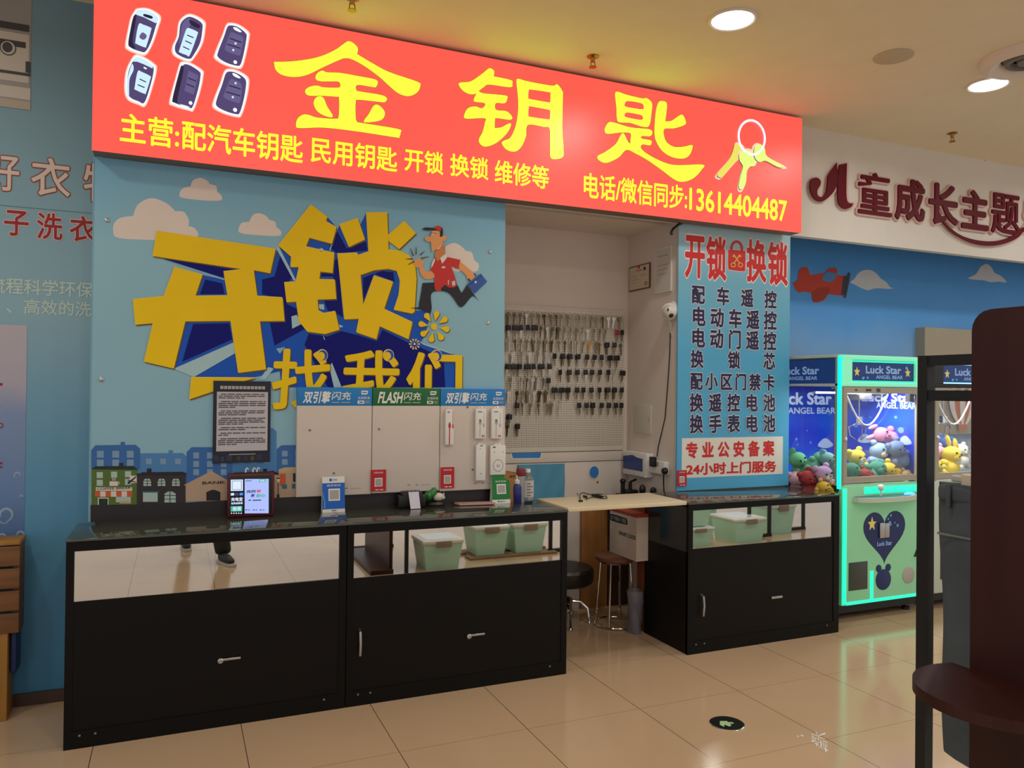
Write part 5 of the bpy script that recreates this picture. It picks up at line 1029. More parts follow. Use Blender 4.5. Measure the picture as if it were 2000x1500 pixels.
def sh_c(t, x0, x1, Y, zt):
    MB().tube([(x0+.02, Y, .807), (x1-.02, Y, .807)], .007, 8).build('rod', M['black'], t)
    MB().ell((x0+.02, Y, .835), (.024, .02, .03), 12).ell((x1-.02, Y, .828), (.022, .02, .023), 12).build('knobs', M['black'], t)
gadget(1212, 1223, 935, 'bench_clamp', 'black upright clamp with a round head on the ledge, left of the pair', sh_a)
gadget(1226, 1242, 936, 'drill_stand', 'black stand with a bent arm under the breaker box', sh_b)
lg2 = MB().box(2.84, XR-.002, 4.42, 4.62, .821, .835, bev=.003).build('ledge', mat('ledge_dark', (40, 36, 34), 0.5)); tag(lg2, 'short dark ledge on the side wall carrying the low black tool', 'shelf')
a = atY(1250, 955, 4.5); b = atY(1281, 955, 4.5); t = thing('cutter_tool', 'low black tool with two round knobs at the right of the ledges', 'tool', ((a.x+b.x)/2, 4.5, .835))
MB().tube([(a.x+.02, 4.5, .842), (b.x-.02, 4.5, .842)], .007, 8).build('rod', M['black'], t)
MB().ell((a.x+.02, 4.5, .878), (.024, .02, .036), 12).ell((b.x-.022, 4.5, .866), (.022, .02, .026), 12).build('knobs', M['black'], t)
# bent black cable at the top of the opening
bc_ = MB().tube([atY(x, y, 4.205) for x, y in ((1334, 435), (1325, 439), (1315, 447), (1311, 454), (1312, 459))], .009, 8).build('cable_stub', M['black']); tag(bc_, 'bent black cable end below the sign at the top of the pillar', 'cable')
p = onX(1309, 489); tg = MB().box(XR-.012, XR-.001, p.y-.012, p.y+.012, p.z-.028, p.z+.022, bev=.002).build('wall_clip', M['grey']); tag(tg, 'tiny grey wall clip above the white permit sheet', 'clip')

# ------------------------------------------------------------ under the flap
# round black stool with chrome foot
q = atZ(1118, 1228, 0); sx, sy = 2.12, 4.30
sx = atZ(1098, 1215, 0).x; sy = atZ(1098, 1215, 0).y
st = thing('round_stool', 'black padded swivel stool with chrome foot behind the middle counter', 'stool', (sx, sy, 0)); zs = atY(1120, 1103, sy).z; zb = atY(1120, 1135, sy).z; rr_ = atY(1152, 1118, sy).x-sx
MB().lathe([(rr_*.92, zb), (rr_, zb+.02), (rr_, zs-.02), (rr_*.93, zs-.004), (rr_*.5, zs+.004), (.001, zs+.004)], (sx, sy, 0), 28).build('seat', mat('black_leather', (20, 16, 16), 0.4), st)
MB().tube([(sx, sy, .16), (sx, sy, zb)], .022, 12).build('column', M['black'], st)
MB().lathe([(.03, .12), (.075, .14), (.06, .165), (.024, .18)], (sx, sy, 0), 20).build('hub', M['chrome'], st)
for k in range(5):
    a = -.5+k*1.2566; dx, dy = math.cos(a), math.sin(a)
    MB().tube([(sx+dx*.05, sy+dy*.05, .145), (sx+dx*.12, sy+dy*.12, .14), (sx+dx*.165, sy+dy*.165, .10), (sx+dx*.18, sy+dy*.18, .018)], .011, 8).lathe([(.014, 0), (.017, .004), (.012, .016)], (sx+dx*.18, sy+dy*.18, 0), 10).build('foot', M['chrome'], st)
# pale wooden board leaning on the back wall, dark sheet beside it stands in for shade
wp = wood('pale_board', (150, 98, 50), (172, 118, 64), 0.5, 2.0)
x0_ = atY(1135, 1100, 4.85).x; x1_ = atY(1186, 1100, 4.85).x
bd = MB().box(x0_, x1_, 4.848, 4.868, 0, .72, bev=.002).build('wood_panel', wp); tag(bd, 'upright pale wooden board at the back wall under the flap', 'board')
bd = MB().box(x1_+.004, XR-.004, 4.842, 4.868, 0, .72, bev=.002).build('shade_panel', mat('corner_shade_brown', (66, 42, 30), 0.6)); tag(bd, 'dark brown sheet standing in for the shade in the corner behind the high stool', 'board')
sbd = MB().box(2.786, 2.812, 4.25, 4.335, 0, .872, bev=.002).build('side_board', wood('red_brown_wood', (112, 50, 28), (136, 66, 38), 0.45)); tag(sbd, 'narrow red brown board standing behind the right counter under the flap', 'board')
# high stool with brown seat and chrome ring
hx, hy = 2.69, 4.45
hs = thing('high_stool', 'tall stool with worn brown seat and chrome ring foot under the flap', 'stool', (hx, hy, 0)); zs = .455
MB().lathe([(.12, zs-.03), (.132, zs-.02), (.132, zs), (.12, zs+.010), (.001, zs+.012)], (hx, hy, 0), 24).build('seat', mat('worn_brown', (120, 72, 56), 0.6, var=.3, scale=14), hs)
for k in range(4):
    a = .75+k*math.pi/2; MB().tube([(hx+.10*math.cos(a), hy+.10*math.sin(a), zs-.03), (hx+.131*math.cos(a), hy+.131*math.sin(a), .012)], .008, 8).build('leg', M['chrome'], hs)
MB().ring((hx, hy, .012), .135, .007, 'Z', 32, 8).build('ring', M['chrome'], hs); MB().ring((hx, hy, zs-.035), .100, .006, 'Z', 28, 6).build('seat_ring', M['chrome'], hs)
lx = thing('lock_carton', 'white carton with black lettering and orange lid on the high stool', 'carton', (2.73, 4.4, zs+.013))
cx0, cx1, cy0, cy1, cz0, cz1 = 2.69, 2.778, 4.42, 4.62, zs+.0135, .758
cy0 = atX(1243, 1040, cx0).y; cy1 = atX(1191, 1040, cx0).y
MB().box(cx0, cx1, cy0, cy1, cz0, cz1-.012).build('carton', mat('carton_white', (222, 206, 192), 0.6), lx); MB().box(cx0-.003, cx1, cy0-.003, cy1+.003, cz1-.012, cz1+.008).build('lid', mat('carton_orange', (170, 70, 40), 0.6), lx)
p = Print(cx0, .0008, 'X', -1); L_ = cy1-cy0; Hh = cz1-cz0
def onbox(m, lay, txt, u0, u1, v0, v1, of):
    vs, fs = glyphs(txt); a0 = min(v[0] for v in vs); a1 = max(v[0] for v in vs); b0 = min(v[1] for v in vs); b1 = max(v[1] for v in vs)
    for dx, dy in bold(of):
        p.k += 1; p.mb.add([p.P(cy1-L_*(u0+(u1-u0)*(x+dx*of-a0)/(a1-a0)), cz0+Hh*(v0+(v1-v0)*(y+dy*of-b0)/(b1-b0)), lay) for x, y in vs], fs, p.mi(m))
p.poly(M['dark'], 0, [(cy1-L_*u, cz0+Hh*v) for u, v in curve([(.02, .74), (.62, .74), (.68, .79), (.66, .86), (.60, .88), (.02, .88)])])
onbox(M['lgrey'], 1, 'D·YEN YES', .05, .62, .77, .85, .03); onbox(M['dark'], 0, 'SMART LOCK', .36, .98, .47, .55, .03); p.build('lettering', lx)
# clear rubbish bag
q = Vector((2.722, 4.225, 0)); zt = .27; bgp = mat('bag_film', (120, 116, 124), 0.25, alpha=.75)
bm = bmesh.new(); bmesh.ops.create_cone(bm, segments=20, radius1=.045, radius2=.05, depth=1, cap_ends=False); bmesh.ops.subdivide_edges(bm, edges=[e for e in bm.edges if abs(e.verts[0].co.z-e.verts[1].co.z) > .5], cuts=7)
random.seed(5)
for v in bm.verts:
    t_ = v.co.z+.5; k = 1+.28*math.sin(t_*5+math.atan2(v.co.y, v.co.x)*3)*.3+random.uniform(-.08, .08); v.co = (q.x+v.co.x*k, q.y+.03+v.co.y*k, t_*zt)
rb = MB().bm(bm, 0, True).build('rubbish_bag', bgp); tag(rb, 'crumpled clear plastic bag standing on the floor by the cabinet', 'bag')
# ------------------------------------------------------------ maroon raised letters on the white header
YH = 4.25
lo_m = mat('letter_maroon', (98, 8, 26), 0.5, spec=.2); lo_p = mat('letter_rim', (222, 184, 176), 0.5)
def raised(ch, px0, pyt, pyb, px1, name, label, off=0.03, loops=None):
    a = atY(px0, pyb, YH); b = atY(px0, pyt, YH); c = atY(px1, (pyt+pyb)/2, YH)
    t = thing(name, label, 'letter', ((a.x+c.x)/2, YH, a.z), 'raised maroon characters on the header')
    vs, fs = glyphs(ch); oo = off+.04; ax0 = min(v[0] for v in vs)-oo; ax1 = max(v[0] for v in vs)+oo; ay0 = min(v[1] for v in vs)-oo; ay1 = max(v[1] for v in vs)+oo
    ec = {}
    for f in fs:
        for k in range(len(f)): e = tuple(sorted((f[k], f[(k+1) % len(f)]))); ec[e] = ec.get(e, 0)+1
    n = len(vs); sides = [(e[0], e[1], e[1]+n, e[0]+n) for e, cnt in ec.items() if cnt == 1]
    for nm, m, of, y0, y1 in (('backing', lo_p, oo, YH-.018, YH-.0005), ('face', lo_m, off, YH-.030, YH-.018)):
        mb = MB()
        for i, (dx, dy) in enumerate(bold(of)):
            pos = [(a.x+(c.x-a.x)*(x+dx*of-ax0)/(ax1-ax0), a.z+(b.z-a.z)*(y+dy*of-ay0)/(ay1-ay0)) for x, y in vs]
            mb.add([(x, y0-i*2e-5, z) for x, z in pos]+[(x, y1+i*2e-5, z) for x, z in pos], [tuple(f) for f in fs]+sides)
        mb.build(nm, m, t)
    return t
def traced(polys, name, label, cen):
    t = thing(name, label, 'letter', tuple(atY(cen[0], cen[1], YH)), 'raised maroon characters on the header'); fb = MB(); bb = MB()
    for i, pl in enumerate(polys):
        oc = curve(T(1500, 0, 0.34674, pl)); n = len(oc); ar = sum(oc[k][0]*oc[(k+1) % n][1]-oc[(k+1) % n][0]*oc[k][1] for k in range(n)); sg = 1 if ar > 0 else -1; ex = []
        for k in range(n):
            d = Vector((oc[(k+2) % n][0]-oc[k-2][0], oc[(k+2) % n][1]-oc[k-2][1])); d = d.normalized() if d.length > 1e-6 else Vector((0, 0)); ex.append((oc[k][0]+d.y*sg*2.4, oc[k][1]-d.x*sg*2.4))
        fb.prism([tuple(atY(x, y, YH-.018-i*2e-5)) for x, y in oc], (0, -.012, 0)); bb.prism([tuple(atY(x, y, YH-.0005-i*2e-5)) for x, y in ex], (0, -.0175, 0))
    bb.build('backing', lo_p, t); fb.build('face', lo_m, t); return t
traced([[(382, 920, 1), (387, 1010), (372, 1068), (336, 1112), (300, 1136), (268, 1130), (243, 1100), (231, 1055), (238, 1015), (262, 1002), (286, 1014), (290, 1040), (272, 1075), (276, 1104), (300, 1110), (322, 1080), (330, 1020), (336, 985)], [(398, 930, 1), (438, 921, 1), (435, 1040), (436, 1110), (446, 1142), (474, 1148, 1), (462, 1168), (430, 1178), (402, 1162), (388, 1125), (388, 1000)]], 'raised_letter', 'maroon raised character nearest to the red sign on the white header', (1622, 360))
raised('童', 1668, 330, 420, 1739, 'raised_letter', 'second maroon raised character from the red sign on the header', 0.014)
raised('成', 1740, 343, 432, 1803, 'raised_letter', 'third maroon raised character from the red sign on the header', 0.028)
raised('长', 1806, 352, 440, 1868, 'raised_letter', 'fourth maroon raised character from the red sign, above the long swoosh', 0.03)
raised('主', 1870, 365, 449, 1927, 'raised_letter', 'fifth maroon raised character from the red sign on the header', 0.03)
raised('题', 1928, 372, 458, 1987, 'raised_letter', 'sixth maroon raised character from the red sign on the header', 0.014)
raised('乐', 1990, 384, 462, 2050, 'raised_letter', 'maroon raised character cut off by the right edge of the photo', 0.028)
sw = T(1500, 0, 0.34674, [(945, 1170, 1), (990, 1250), (1060, 1315), (1150, 1350), (1260, 1360), (1360, 1335), (1425, 1285), (1440, 1290), (1400, 1340), (1320, 1375), (1230, 1385), (1130, 1365), (1030, 1310), (970, 1240)])
t = thing('raised_swoosh', 'curved maroon swoosh under the raised characters on the header', 'letter', tuple(atY(1900, 470, YH)))
oc = curve(sw); MB().prism([tuple(atY(x, y, YH-.018)) for x, y in oc], (0, -.012, 0)).build('face', lo_m, t)
cx, cy = 1905, 440
MB().prism([tuple(atY(x+(x-cx)*.02+(0), y+(2.0 if y > 462 else 1.2)*(1 if i < len(oc)*0 else 1), YH-.004)) for i, (x, y) in enumerate(oc)], (0, -.014, 0)).build('backing', lo_p, t)

# ------------------------------------------------------------ claw machines
def em(name, rgb, e, s=1.0): return mat(name, rgb, .4, emit=s, ecol=e)
led = em('led_teal', (10, 90, 70), (0.0, 1.55, 0.95)); led_w = em('led_blue_white', (60, 90, 110), (0.45, 0.95, 1.25)); glow = em('lit_header_frame', (150, 210, 180), (0.045, 0.42, 0.22)); glow2 = em('lit_teal_edge', (60, 200, 150), (0.0, 0.92, 0.55)); shell = mat('machine_shell', (196, 206, 190), 0.4)
cab = mat('machine_black', (18, 17, 18), 0.45); alu = mat('machine_frame', (168, 160, 142), 0.45); clg = mat('machine_glass', (235, 240, 240), 0.02, trans=1.0, alpha=0.07, var=0, spec=0.5)
prt = gradz('machine_print_ink', [(0, (40, 90, 220)), (0.35, (16, 50, 200)), (0.6, (40, 100, 240)), (0.85, (24, 40, 180)), (1.0, (24, 40, 160))], 0.9, 1.7, 0.4, 0.6)
prt_l = mat('machine_lettering', (225, 235, 245), 0.4, emit=0.25, ecol=(0.6, 0.75, 0.9)); hdr_p = em('lit_header_print', (10, 26, 76), (0.004, 0.020, 0.085)); hdr_t = em('lit_header_text', (120, 150, 190), (0.09, 0.145, 0.23)); gstar = mat('print_gold', (200, 180, 90), .4, emit=.3, ecol=(.6, .5, .15))
ply = {}
def plush(px, py, Y, s, col, label, ears='round', facing=0.0, belly=None, xlim=None):
    key = ''.join(map(str, col)); body = mat('plush_'+key, col, .9, var=.08, scale=30); bl = mat('plush_belly', (222, 208, 190), .9) if belly else body; ink = mat('plush_eye', (14, 12, 14), .3)
    while xlim and atY(px, py, Y).x > xlim-.46*s and Y > CY0+.06+.5*s: Y -= .01
    p = atY(px, py, Y); p.x = min(p.x, (xlim or 99)-.46*s); t = thing('plush_toy', label, 'plush toy', tuple(p), 'plush toys in the claw machine'); c = Vector(p)
    rr = random.uniform; lay = facing
    def L(x_, y_, z_):   # local: x right, y front(-), z up, tilted sideways by lay
        return c+Vector((x_*math.cos(lay)-z_*math.sin(lay), y_, x_*math.sin(lay)+z_*math.cos(lay)))*s
    mb = MB().ell(L(0, 0, -.35), (.46*s, .42*s, .46*s), 14).ell(L(0, -.08, .30), (.44*s, .40*s, .38*s), 14)
    for q in ((-.42, -.15, -.2), (.42, -.15, -.2), (-.3, -.2, -.72), (.3, -.2, -.72)): mb.ell(L(*q), (.17*s, .17*s, .17*s), 10)
    if ears == 'round':
        for q in ((-.32, 0, .62), (.32, 0, .62)): mb.ell(L(*q), .15*s, 10)
    elif ears == 'long':
        for q in ((-.25, 0, .82), (.25, 0, .82)): mb.ell(L(*q), (.11*s, .1*s, .32*s), 10, rot=(lay, 'Y'))
    elif ears == 'fin':
        mb.ell(L(0, .05, .72), (.08*s, .22*s, .22*s), 10)
    mb.build('body', body, t)
    e = MB()
    for q in ((-.16, -.46, .36), (.16, -.46, .36)): e.ell(L(*q), .05*s, 8)
    e.ell(L(0, -.5, .24), (.055*s, .04*s, .04*s), 8); e.build('face', ink, t)
    MB().ell(L(0, -.40, .18), (.2*s, .12*s, .15*s), 12).ell(L(0, -.30, -.35), (.28*s, .18*s, .30*s), 12).build('muzzle_and_belly', bl, t)
    return t
def stars(p, X0, X1, Z0, Z1, n, seed):
    random.seed(seed); s1 = mat('print_bubble', (110, 170, 230), .4); 
    for k in range(n): p.disc(s1, 1, random.uniform(X0, X1), random.uniform(Z0, Z1), random.uniform(.006, .014), 14)
def claw(x0, x1, yf, yb, lit, label, grp='claw machines in the arcade', right=False):
    t = thing('claw_machine', label, 'claw machine', ((x0+x1)/2, (yf+yb)/2, 0), grp); W = x1-x0; zt = 1.812; w0 = x0+.028; w1 = x1-.028
    MB().box(x0+.02, x1-.02, yf+.05, yb, 0.05, .90).box(x0, x1, yf+.03, yb, .885, .925).build('cabinet', cab, t)
    for ax in (x0+.06, x1-.06):
        for ay in (yf+.1, yb-.06): MB().lathe([(.028, 0), (.028, .02), (.012, .022), (.012, .055)], (ax, ay, 0), 12).build('foot', cab, t)
    MB().box(x0, x1, yf+.02, yb, zt-.02, zt, bev=.004).box(x0, x1, yf+.02, yb, 1.60, 1.615).build('roof', shell, t)
    # corner posts with light strips
    for px_, py_, strip in ((x0, yf, True), (x1-.045, yf, True), (x0, yb-.045, False), (x1-.045, yb-.045, False)):
        MB().box(px_, px_+.045, py_+.002, py_+.045, .925, zt-.02).build('post', alu, t)
    m_l = led if lit else led_w
    MB().box(x0-.006, x0+.012, yf-.002, yf+.022, .905, zt-.012, bev=.003).build('light_strip', m_l, t)
    MB().box(x1-.012, x1+.006, yf-.002, yf+.022, .30, zt-.012, bev=.003).build('light_strip', led_w if lit else m_l, t)
    # header with printed lit panel
    hz0 = 1.597
    fr = MB(); fr.box(x0+.014, x1-.014, yf-.006, yf+.03, hz0, hz0+.03, bev=.004).box(x0+.014, x1-.014, yf-.006, yf+.03, zt-.035, zt-.002, bev=.004).box(x0+.014, x0+.10, yf-.006, yf+.03, hz0+.03, zt-.035).box(x1-.10, x1-.014, yf-.006, yf+.03, hz0+.03, zt-.035)
    fr.build('header_frame', glow if lit else cab, t)
    MB().box(x0+.10, x1-.10, yf+.012, yf+.02, hz0+.03, zt-.035).build('header_panel', hdr_p, t)
    MB().box(x0+.102, x1-.102, yf+.002, yf+.010, hz0+.03, hz0+.040).box(x0+.102, x1-.102, yf+.002, yf+.010, zt-.048, zt-.038).build('header_light', glow2 if lit else led_w, t)
    p = Print(yf+.012, .001); p.text(hdr_t, 0, 'Luck Star', x0+W*.30, hz0+.09, x0+W*.72, hz0+.145, .03); p.text(hdr_t, 0, 'ANGEL BEAR', x0+W*.42, hz0+.055, x0+W*.74, hz0+.08, .02); stars(p, x0+.13, x1-.13, hz0+.05, zt-.06, 5, 4)
    for xx in (x0+W*.2, x1-W*.2): p.poly(gstar, 0, [(xx+(.03 if k % 2 == 0 else .013)*math.sin(k*math.pi/5), hz0+.10+(.036 if k % 2 == 0 else .015)*math.cos(k*math.pi/5)) for k in range(10)])
    p.build('header_print', t)
    # side header and side glass
    sh = MB().box(x0+.004, x0+.010, yf+.05, yb-.05, hz0+.02, zt-.03); sh.build('side_header', hdr_p, t)
    p = Print(x0+.004, .001, 'X', -1); D = yb-yf
    vs, fs = glyphs('Luck Star', .03); mxx = max(v[0] for v in vs); p.mb.add([p.P(yf+D*.62-(x/mxx)*D*.46+D*.08, hz0+.085+y*.075, 0) for x, y in vs], fs, p.mi(hdr_t))
    vs, fs = glyphs('ANGEL BEAR', .02); mxx = max(v[0] for v in vs); p.mb.add([p.P(yf+D*.52-(x/mxx)*D*.34+D*.08, hz0+.045+y*.035, 0) for x, y in vs], fs, p.mi(hdr_t)); p.build('side_header_print', t)
    MB().box(x0+.016, x0+.020, yf+.05, yb-.05, .925, hz0).build('side_glass', clg, t)
    MB().box(x1-.020, x1-.016, yf+.05, yb-.05, .925, hz0).build('side_glass', clg, t)
    # back print inside
    MB().box(x0+.05, x1-.05, yb-.02, yb-.012, .925, 1.60).build('back_board', mat('machine_grey_blue', (104, 120, 140), .5) if right else prt, t)
    p = Print(yb-.02, .0012)
    if right:
        bo, bwh = mat('balloon_orange', (196, 104, 62), .5), mat('balloon_white', (226, 224, 220), .5); q = p.px((1880, 800)); bx, bz = q[0], q[1]+.05
        for m_, k0, k1 in ((bwh, -1, -.6), (bo, -.6, -.2), (bwh, -.2, .2), (bo, .2, .6), (bwh, .6, 1)):
            n_ = 14; L_ = [(bx+.17*k0*math.sin(math.pi*(.12+.80*i/n_))**.8, bz+.22-.40*i/n_) for i in range(n_+1)]; R_ = [(bx+.17*k1*math.sin(math.pi*(.12+.80*i/n_))**.8, bz+.22-.40*i/n_) for i in range(n_+1)]; p.poly(m_, 0, L_+R_[::-1])
        p.rect(bo, 1, bx-.05, bz-.235, bx+.05, bz-.18)
    else: p.text(prt_l, 0, 'Luck Star', x0+W*.16, 1.455, x0+W*.90, 1.555, .035); p.text(prt_l, 0, 'ANGEL BEAR', x0+W*.34, 1.385, x0+W*.95, 1.435, .02); stars(p, x0+.1, x1-.1, 1.05, 1.4, 7, 2)
    cw = mat('print_cloud', (200, 215, 235), .5)
    for cx_, cz_ in ((x0+W*.25, 1.10), (x0+W*.82, 1.13)): p.poly(cw, 2, curve([(cx_-.08, cz_), (cx_-.05, cz_+.04), (cx_, cz_+.06), (cx_+.05, cz_+.035), (cx_+.08, cz_), (cx_, cz_-.02)]))
    p.build('back_print', t)
    MB().box(x0+.05, x1-.05, yf+.08, yb-.02, .905, .93).build('toy_floor', mat('machine_floor', (150, 160, 170), .5), t)
    MB().box(x0+W*.16, x0+W*.24, yf+.16, yf+.17, .93, 1.5).build('chute_panel', mat('chute_clear', (180, 200, 215), .1, alpha=.35, var=0), t)
    if not right:
        MB().box(x1-.034, x1-.026, yf+.03, yb-.02, .925, 1.60).build('side_print_board', prt, t)
        p = Print(x1-.034, .0012, 'X', -1); p.pixtext(prt_l, 0, 'Luck Star', 1683, 767, 784, 1788, 776, off=.035); p.pixtext(prt_l, 0, 'ANGEL BEAR', 1712, 785, 797, 1790, 792, off=.02)
        for a_, b_, r_ in ((1672, 830, 5), (1760, 840, 6), (1665, 800, 3), (1750, 815, 3), (1700, 815, 2.5)): p.pixdisc(mat('print_bubble', (110, 170, 230), .4), 1, a_, b_, r_, r_)
        for a_, b_ in ((1768, 862), (1690, 858)): p.pixpoly(mat('print_cloud', (200, 215, 235), .5), 2, curve([(a_-14, b_+4), (a_-9, b_-6), (a_, b_-11), (a_+8, b_-6), (a_+13, b_+4), (a_, b_+7)]))
        p.build('side_print', t)
    # claw on its cable
    MB().box(x0+.06, x1-.06, yf+.28, yf+.31, 1.545, 1.56).box(x0+W*.55, x0+W*.70, yf+.24, yf+.36, 1.50, 1.57, bev=.01).build('gantry', M['steel'], t)
    cm = MB(); c_ = Vector((x0+W*.62, yf+.30, 1.36)); cm.tube([c_, c_+Vector((0, 0, .15))], .004, 6).lathe([(.001, .02), (.03, .02), (.03, -.03), (.02, -.04), (.001, -.04)], c_, 14)
    for k in range(3): a = k*2.094+.4; cm.tube([c_+Vector((.02*math.cos(a), .02*math.sin(a), -.03)), c_+Vector((.07*math.cos(a), .07*math.sin(a), -.06)), c_+Vector((.06*math.cos(a), .06*math.sin(a), -.12)), c_+Vector((.02*math.cos(a), .02*math.sin(a), -.15))], .005, 6)
    cm.build('claw', M['chrome'], t)
    MB().tube([(x0+W*(.22+.5*k/12), yf+.12, 1.545-.22*math.sin(math.pi*k/12)) for k in range(13)], .006, 6).build('cable', M['white'], t)
    # front door with window
    dr = MB(); dz0, dz1 = .94, hz0-.004; dr.box(w0, w1, yf-.004, yf+.012, dz1-.042, dz1).box(w0, w1, yf-.004, yf+.012, dz0, .982).box(w0, w0+.032, yf-.004, yf+.012, .982, dz1-.042).box(w1-.062, w1, yf-.004, yf+.012, .982, dz1-.042)
    d = dr.build('front_door', alu, t); MB().box(w0+.032, w1-.062, yf+.002, yf+.005, .982, dz1-.042).build('window', clg, d); MB().lathe([(.011, 0), (.012, -.006), (.008, -.012)], (w0+.014, yf-.004, 1.24), 14, 'Y').build('lock', M['chrome'], d)
    MB().box(w0+.1, w0+.12, yf-.0055, yf-.004, dz1-.026, dz1-.014).box(w0+.20, w0+.25, yf-.0055, yf-.004, dz1-.028, dz1-.012).box(w0+.30, w0+.335, yf-.0055, yf-.004, dz1-.032, dz1-.008).build('maker_mark', mat('mark_dark', (70, 66, 50), .5), d)
    MB().box(w1-.108, w1-.066, yf+.013, yf+.05, dz1-.10, dz1-.044).build('counter_box', M['dark'], t)
    # lower moulded front
    zl0, zl1 = .115, .928
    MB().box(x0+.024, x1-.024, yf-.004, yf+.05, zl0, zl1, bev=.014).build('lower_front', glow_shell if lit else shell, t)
    if lit:
        g2 = MB().box(x0+.022, x0+.060, yf-.008, yf+.0, zl0+.01, zl1-.02, bev=.004).box(x0+.06, x1-.03, yf-.008, yf+.0, zl0+.004, zl0+.026, bev=.004).box(x0+W*.27, x1-.07, yf-.0075, yf+.0, zl1-.066, zl1-.018, bev=.004).box(x1-.05, x1-.026, yf-.008, yf+.0, zl0+.02, .46, bev=.004).box(x0+W*.345, x0+W*.385, yf-.007, yf, zl0+.02, zl0+.22, bev=.004)
        g2.build('edge_light', glow2, t)
    # control shelf
    cs = MB(); n = 14; pts = [(x0+W*(.15+.72*k/n), yf-.02-.085*math.sin(math.pi*(k+.6)/(n+1.2))**.6) for k in range(n+1)]
    pts = [(x0+W*.13, yf+.0)]+pts+[(x1-W*.06, yf+.0)]
    cs.prism([(x, y, .815) for x, y in pts], (0, 0, .032)); sh_ = cs.build('control_shelf', shell, t)
    MB().prism([(x*.94+.06*(x0+W*.5), y*.88+.12*yf, .8475) for x, y in pts], (0, 0, .002)).build('control_plate', mat('control_plate', (70, 76, 120), .25, .6), sh_)
    MB().tube([(x0+W*.40, yf-.05, .849), (x0+W*.40, yf-.05, .895)], .006, 8).ell((x0+W*.40, yf-.05, .91), .022, 14).build('joystick', M['white'], sh_)
    MB().ell((x0+W*.74, yf-.05, .853), (.05, .024, .014), 14).build('start_button', em('button_blue', (80, 150, 220), (.10, .55, 1.0)) if lit else M['white'], sh_)
    # heart panel with coin unit
    hc, hz = x0+W*.51, .585; pts = []
    for k in range(44):
        a = k*2*math.pi/44; pts.append((hc+.0122*16*math.sin(a)**3*1.02, hz+.0125*(13*math.cos(a)-5*math.cos(2*a)-2*math.cos(3*a)-math.cos(4*a))))
    hp = MB().prism([(x, yf-.006, z) for x, z in pts], (0, .004, 0)).build('heart_panel', mat('heart_blue', (22, 40, 96), .4), t)
    p = Print(yf-.006, .001); p.text(hdr_t, 0, 'Luck Star', hc-.07, hz-.085, hc+.07, hz-.055, .02); stars(p, hc+.03, hc+.14, hz-.02, hz+.12, 6, 3)
    p.poly(gstar, 0, [(hc-.12+(.042 if k % 2 == 0 else .02)*math.sin(k*math.pi/5), hz+.07+(.052 if k % 2 == 0 else .02)*math.cos(k*math.pi/5)) for k in range(10)]); p.build('heart_print', hp)
    MB().box(hc-.055, hc-.008, yf-.018, yf-.006, hz-.03, hz+.075, bev=.003).box(hc-.002, hc+.04, yf-.014, yf-.006, hz-.03, hz+.07, bev=.003).build('coin_unit', M['steel'], hp)
    # hatch, round-eared window, coin return
    MB().box(x0+W*.10, x0+W*.315, yf-.007, yf-.002, .215, .405, bev=.006).build('prize_flap', mat('flap_dark', (58, 66, 58), .3), t)
    ex = x0+W*.50; ov = MB().lathe([(.072, 0), (.072, -.005), (.068, -.006)], (ex, yf-.002, .265), 24, 'Y'); ov.lathe([(.026, 0), (.026, -.005), (.022, -.006)], (ex-.045, yf-.002, .345), 14, 'Y').lathe([(.026, 0), (.026, -.005), (.022, -.006)], (ex+.045, yf-.002, .345), 14, 'Y')
    ov.build('sticker_window', mat('heart_blue', (22, 40, 96), .4), t)
    MB().lathe([(.058, 0), (.058, -.006), (.052, -.008)], (x0+W*.80, yf-.002, .275), 24, 'Y').build('coin_return', M['lgrey'], t)
    MB().prism([(x1-.11, yf-.009, .40), (x1-.055, yf-.009, .40), (x1-.055, yf-.009, .50)], (0, .005, 0)).build('corner_window', M['dark'], t)
    return t
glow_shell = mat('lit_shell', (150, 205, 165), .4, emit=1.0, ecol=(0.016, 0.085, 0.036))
CY0, CY1 = 3.90, 4.70
claw(4.098, 4.905, CY0, CY1, True, 'teal lit claw machine with a heart shaped coin panel beside the right counter')
claw(4.985, 5.79, CY0, CY1, False, 'dark fronted claw machine partly hidden by the clothes rack at right', right=True)
# lamps inside the machines
for x in (4.50, 5.39):
    ld = bpy.data.lights.new('machine_lamp', 'AREA'); ld.shape = 'RECTANGLE'; ld.size = .5; ld.size_y = .08; ld.energy = 8.0; ld.color = (.85, .95, 1.0)
    lo = bpy.data.objects.new('machine_lamp', ld); COL.objects.link(lo); lo.location = (x, CY0+.16, 1.585)
random.seed(21)
toys = [(1672, 905, 4.10, .15, (214, 190, 60), 'round', 'yellow plush at the left behind the front glass of the lit machine', .2, True), (1712, 893, 4.14, .16, (150, 170, 196), 'round', 'pale blue plush in the middle behind the front glass of the lit machine', -.2, True), (1752, 886, 4.24, .15, (112, 128, 170), 'round', 'slate blue plush at the right behind the lit machine front glass', .5, False), (1668, 922, 4.03, .14, (60, 130, 104), 'fin', 'green plush curled low at the left of the front glass', 1.2, False), (1703, 922, 4.03, .15, (70, 140, 118), 'fin', 'sea green plush seen from behind, low in the middle of the front glass', -1.0, False), (1738, 924, 4.03, .13, (222, 184, 60), 'round', 'small yellow plush leaning at the low right of the front glass', .7, False), (1726, 852, 4.40, .15, (226, 140, 170), 'long', 'pink plush lying on top of the pile', 1.3, False), (1690, 930, 3.99, .10, (170, 54, 50), 'round', 'small red plush at the bottom of the front glass', .9, False), (1765, 935, 4.0, .10, (210, 170, 120), 'round', 'small tan plush in the lower right corner of the front glass', -.3, True)]
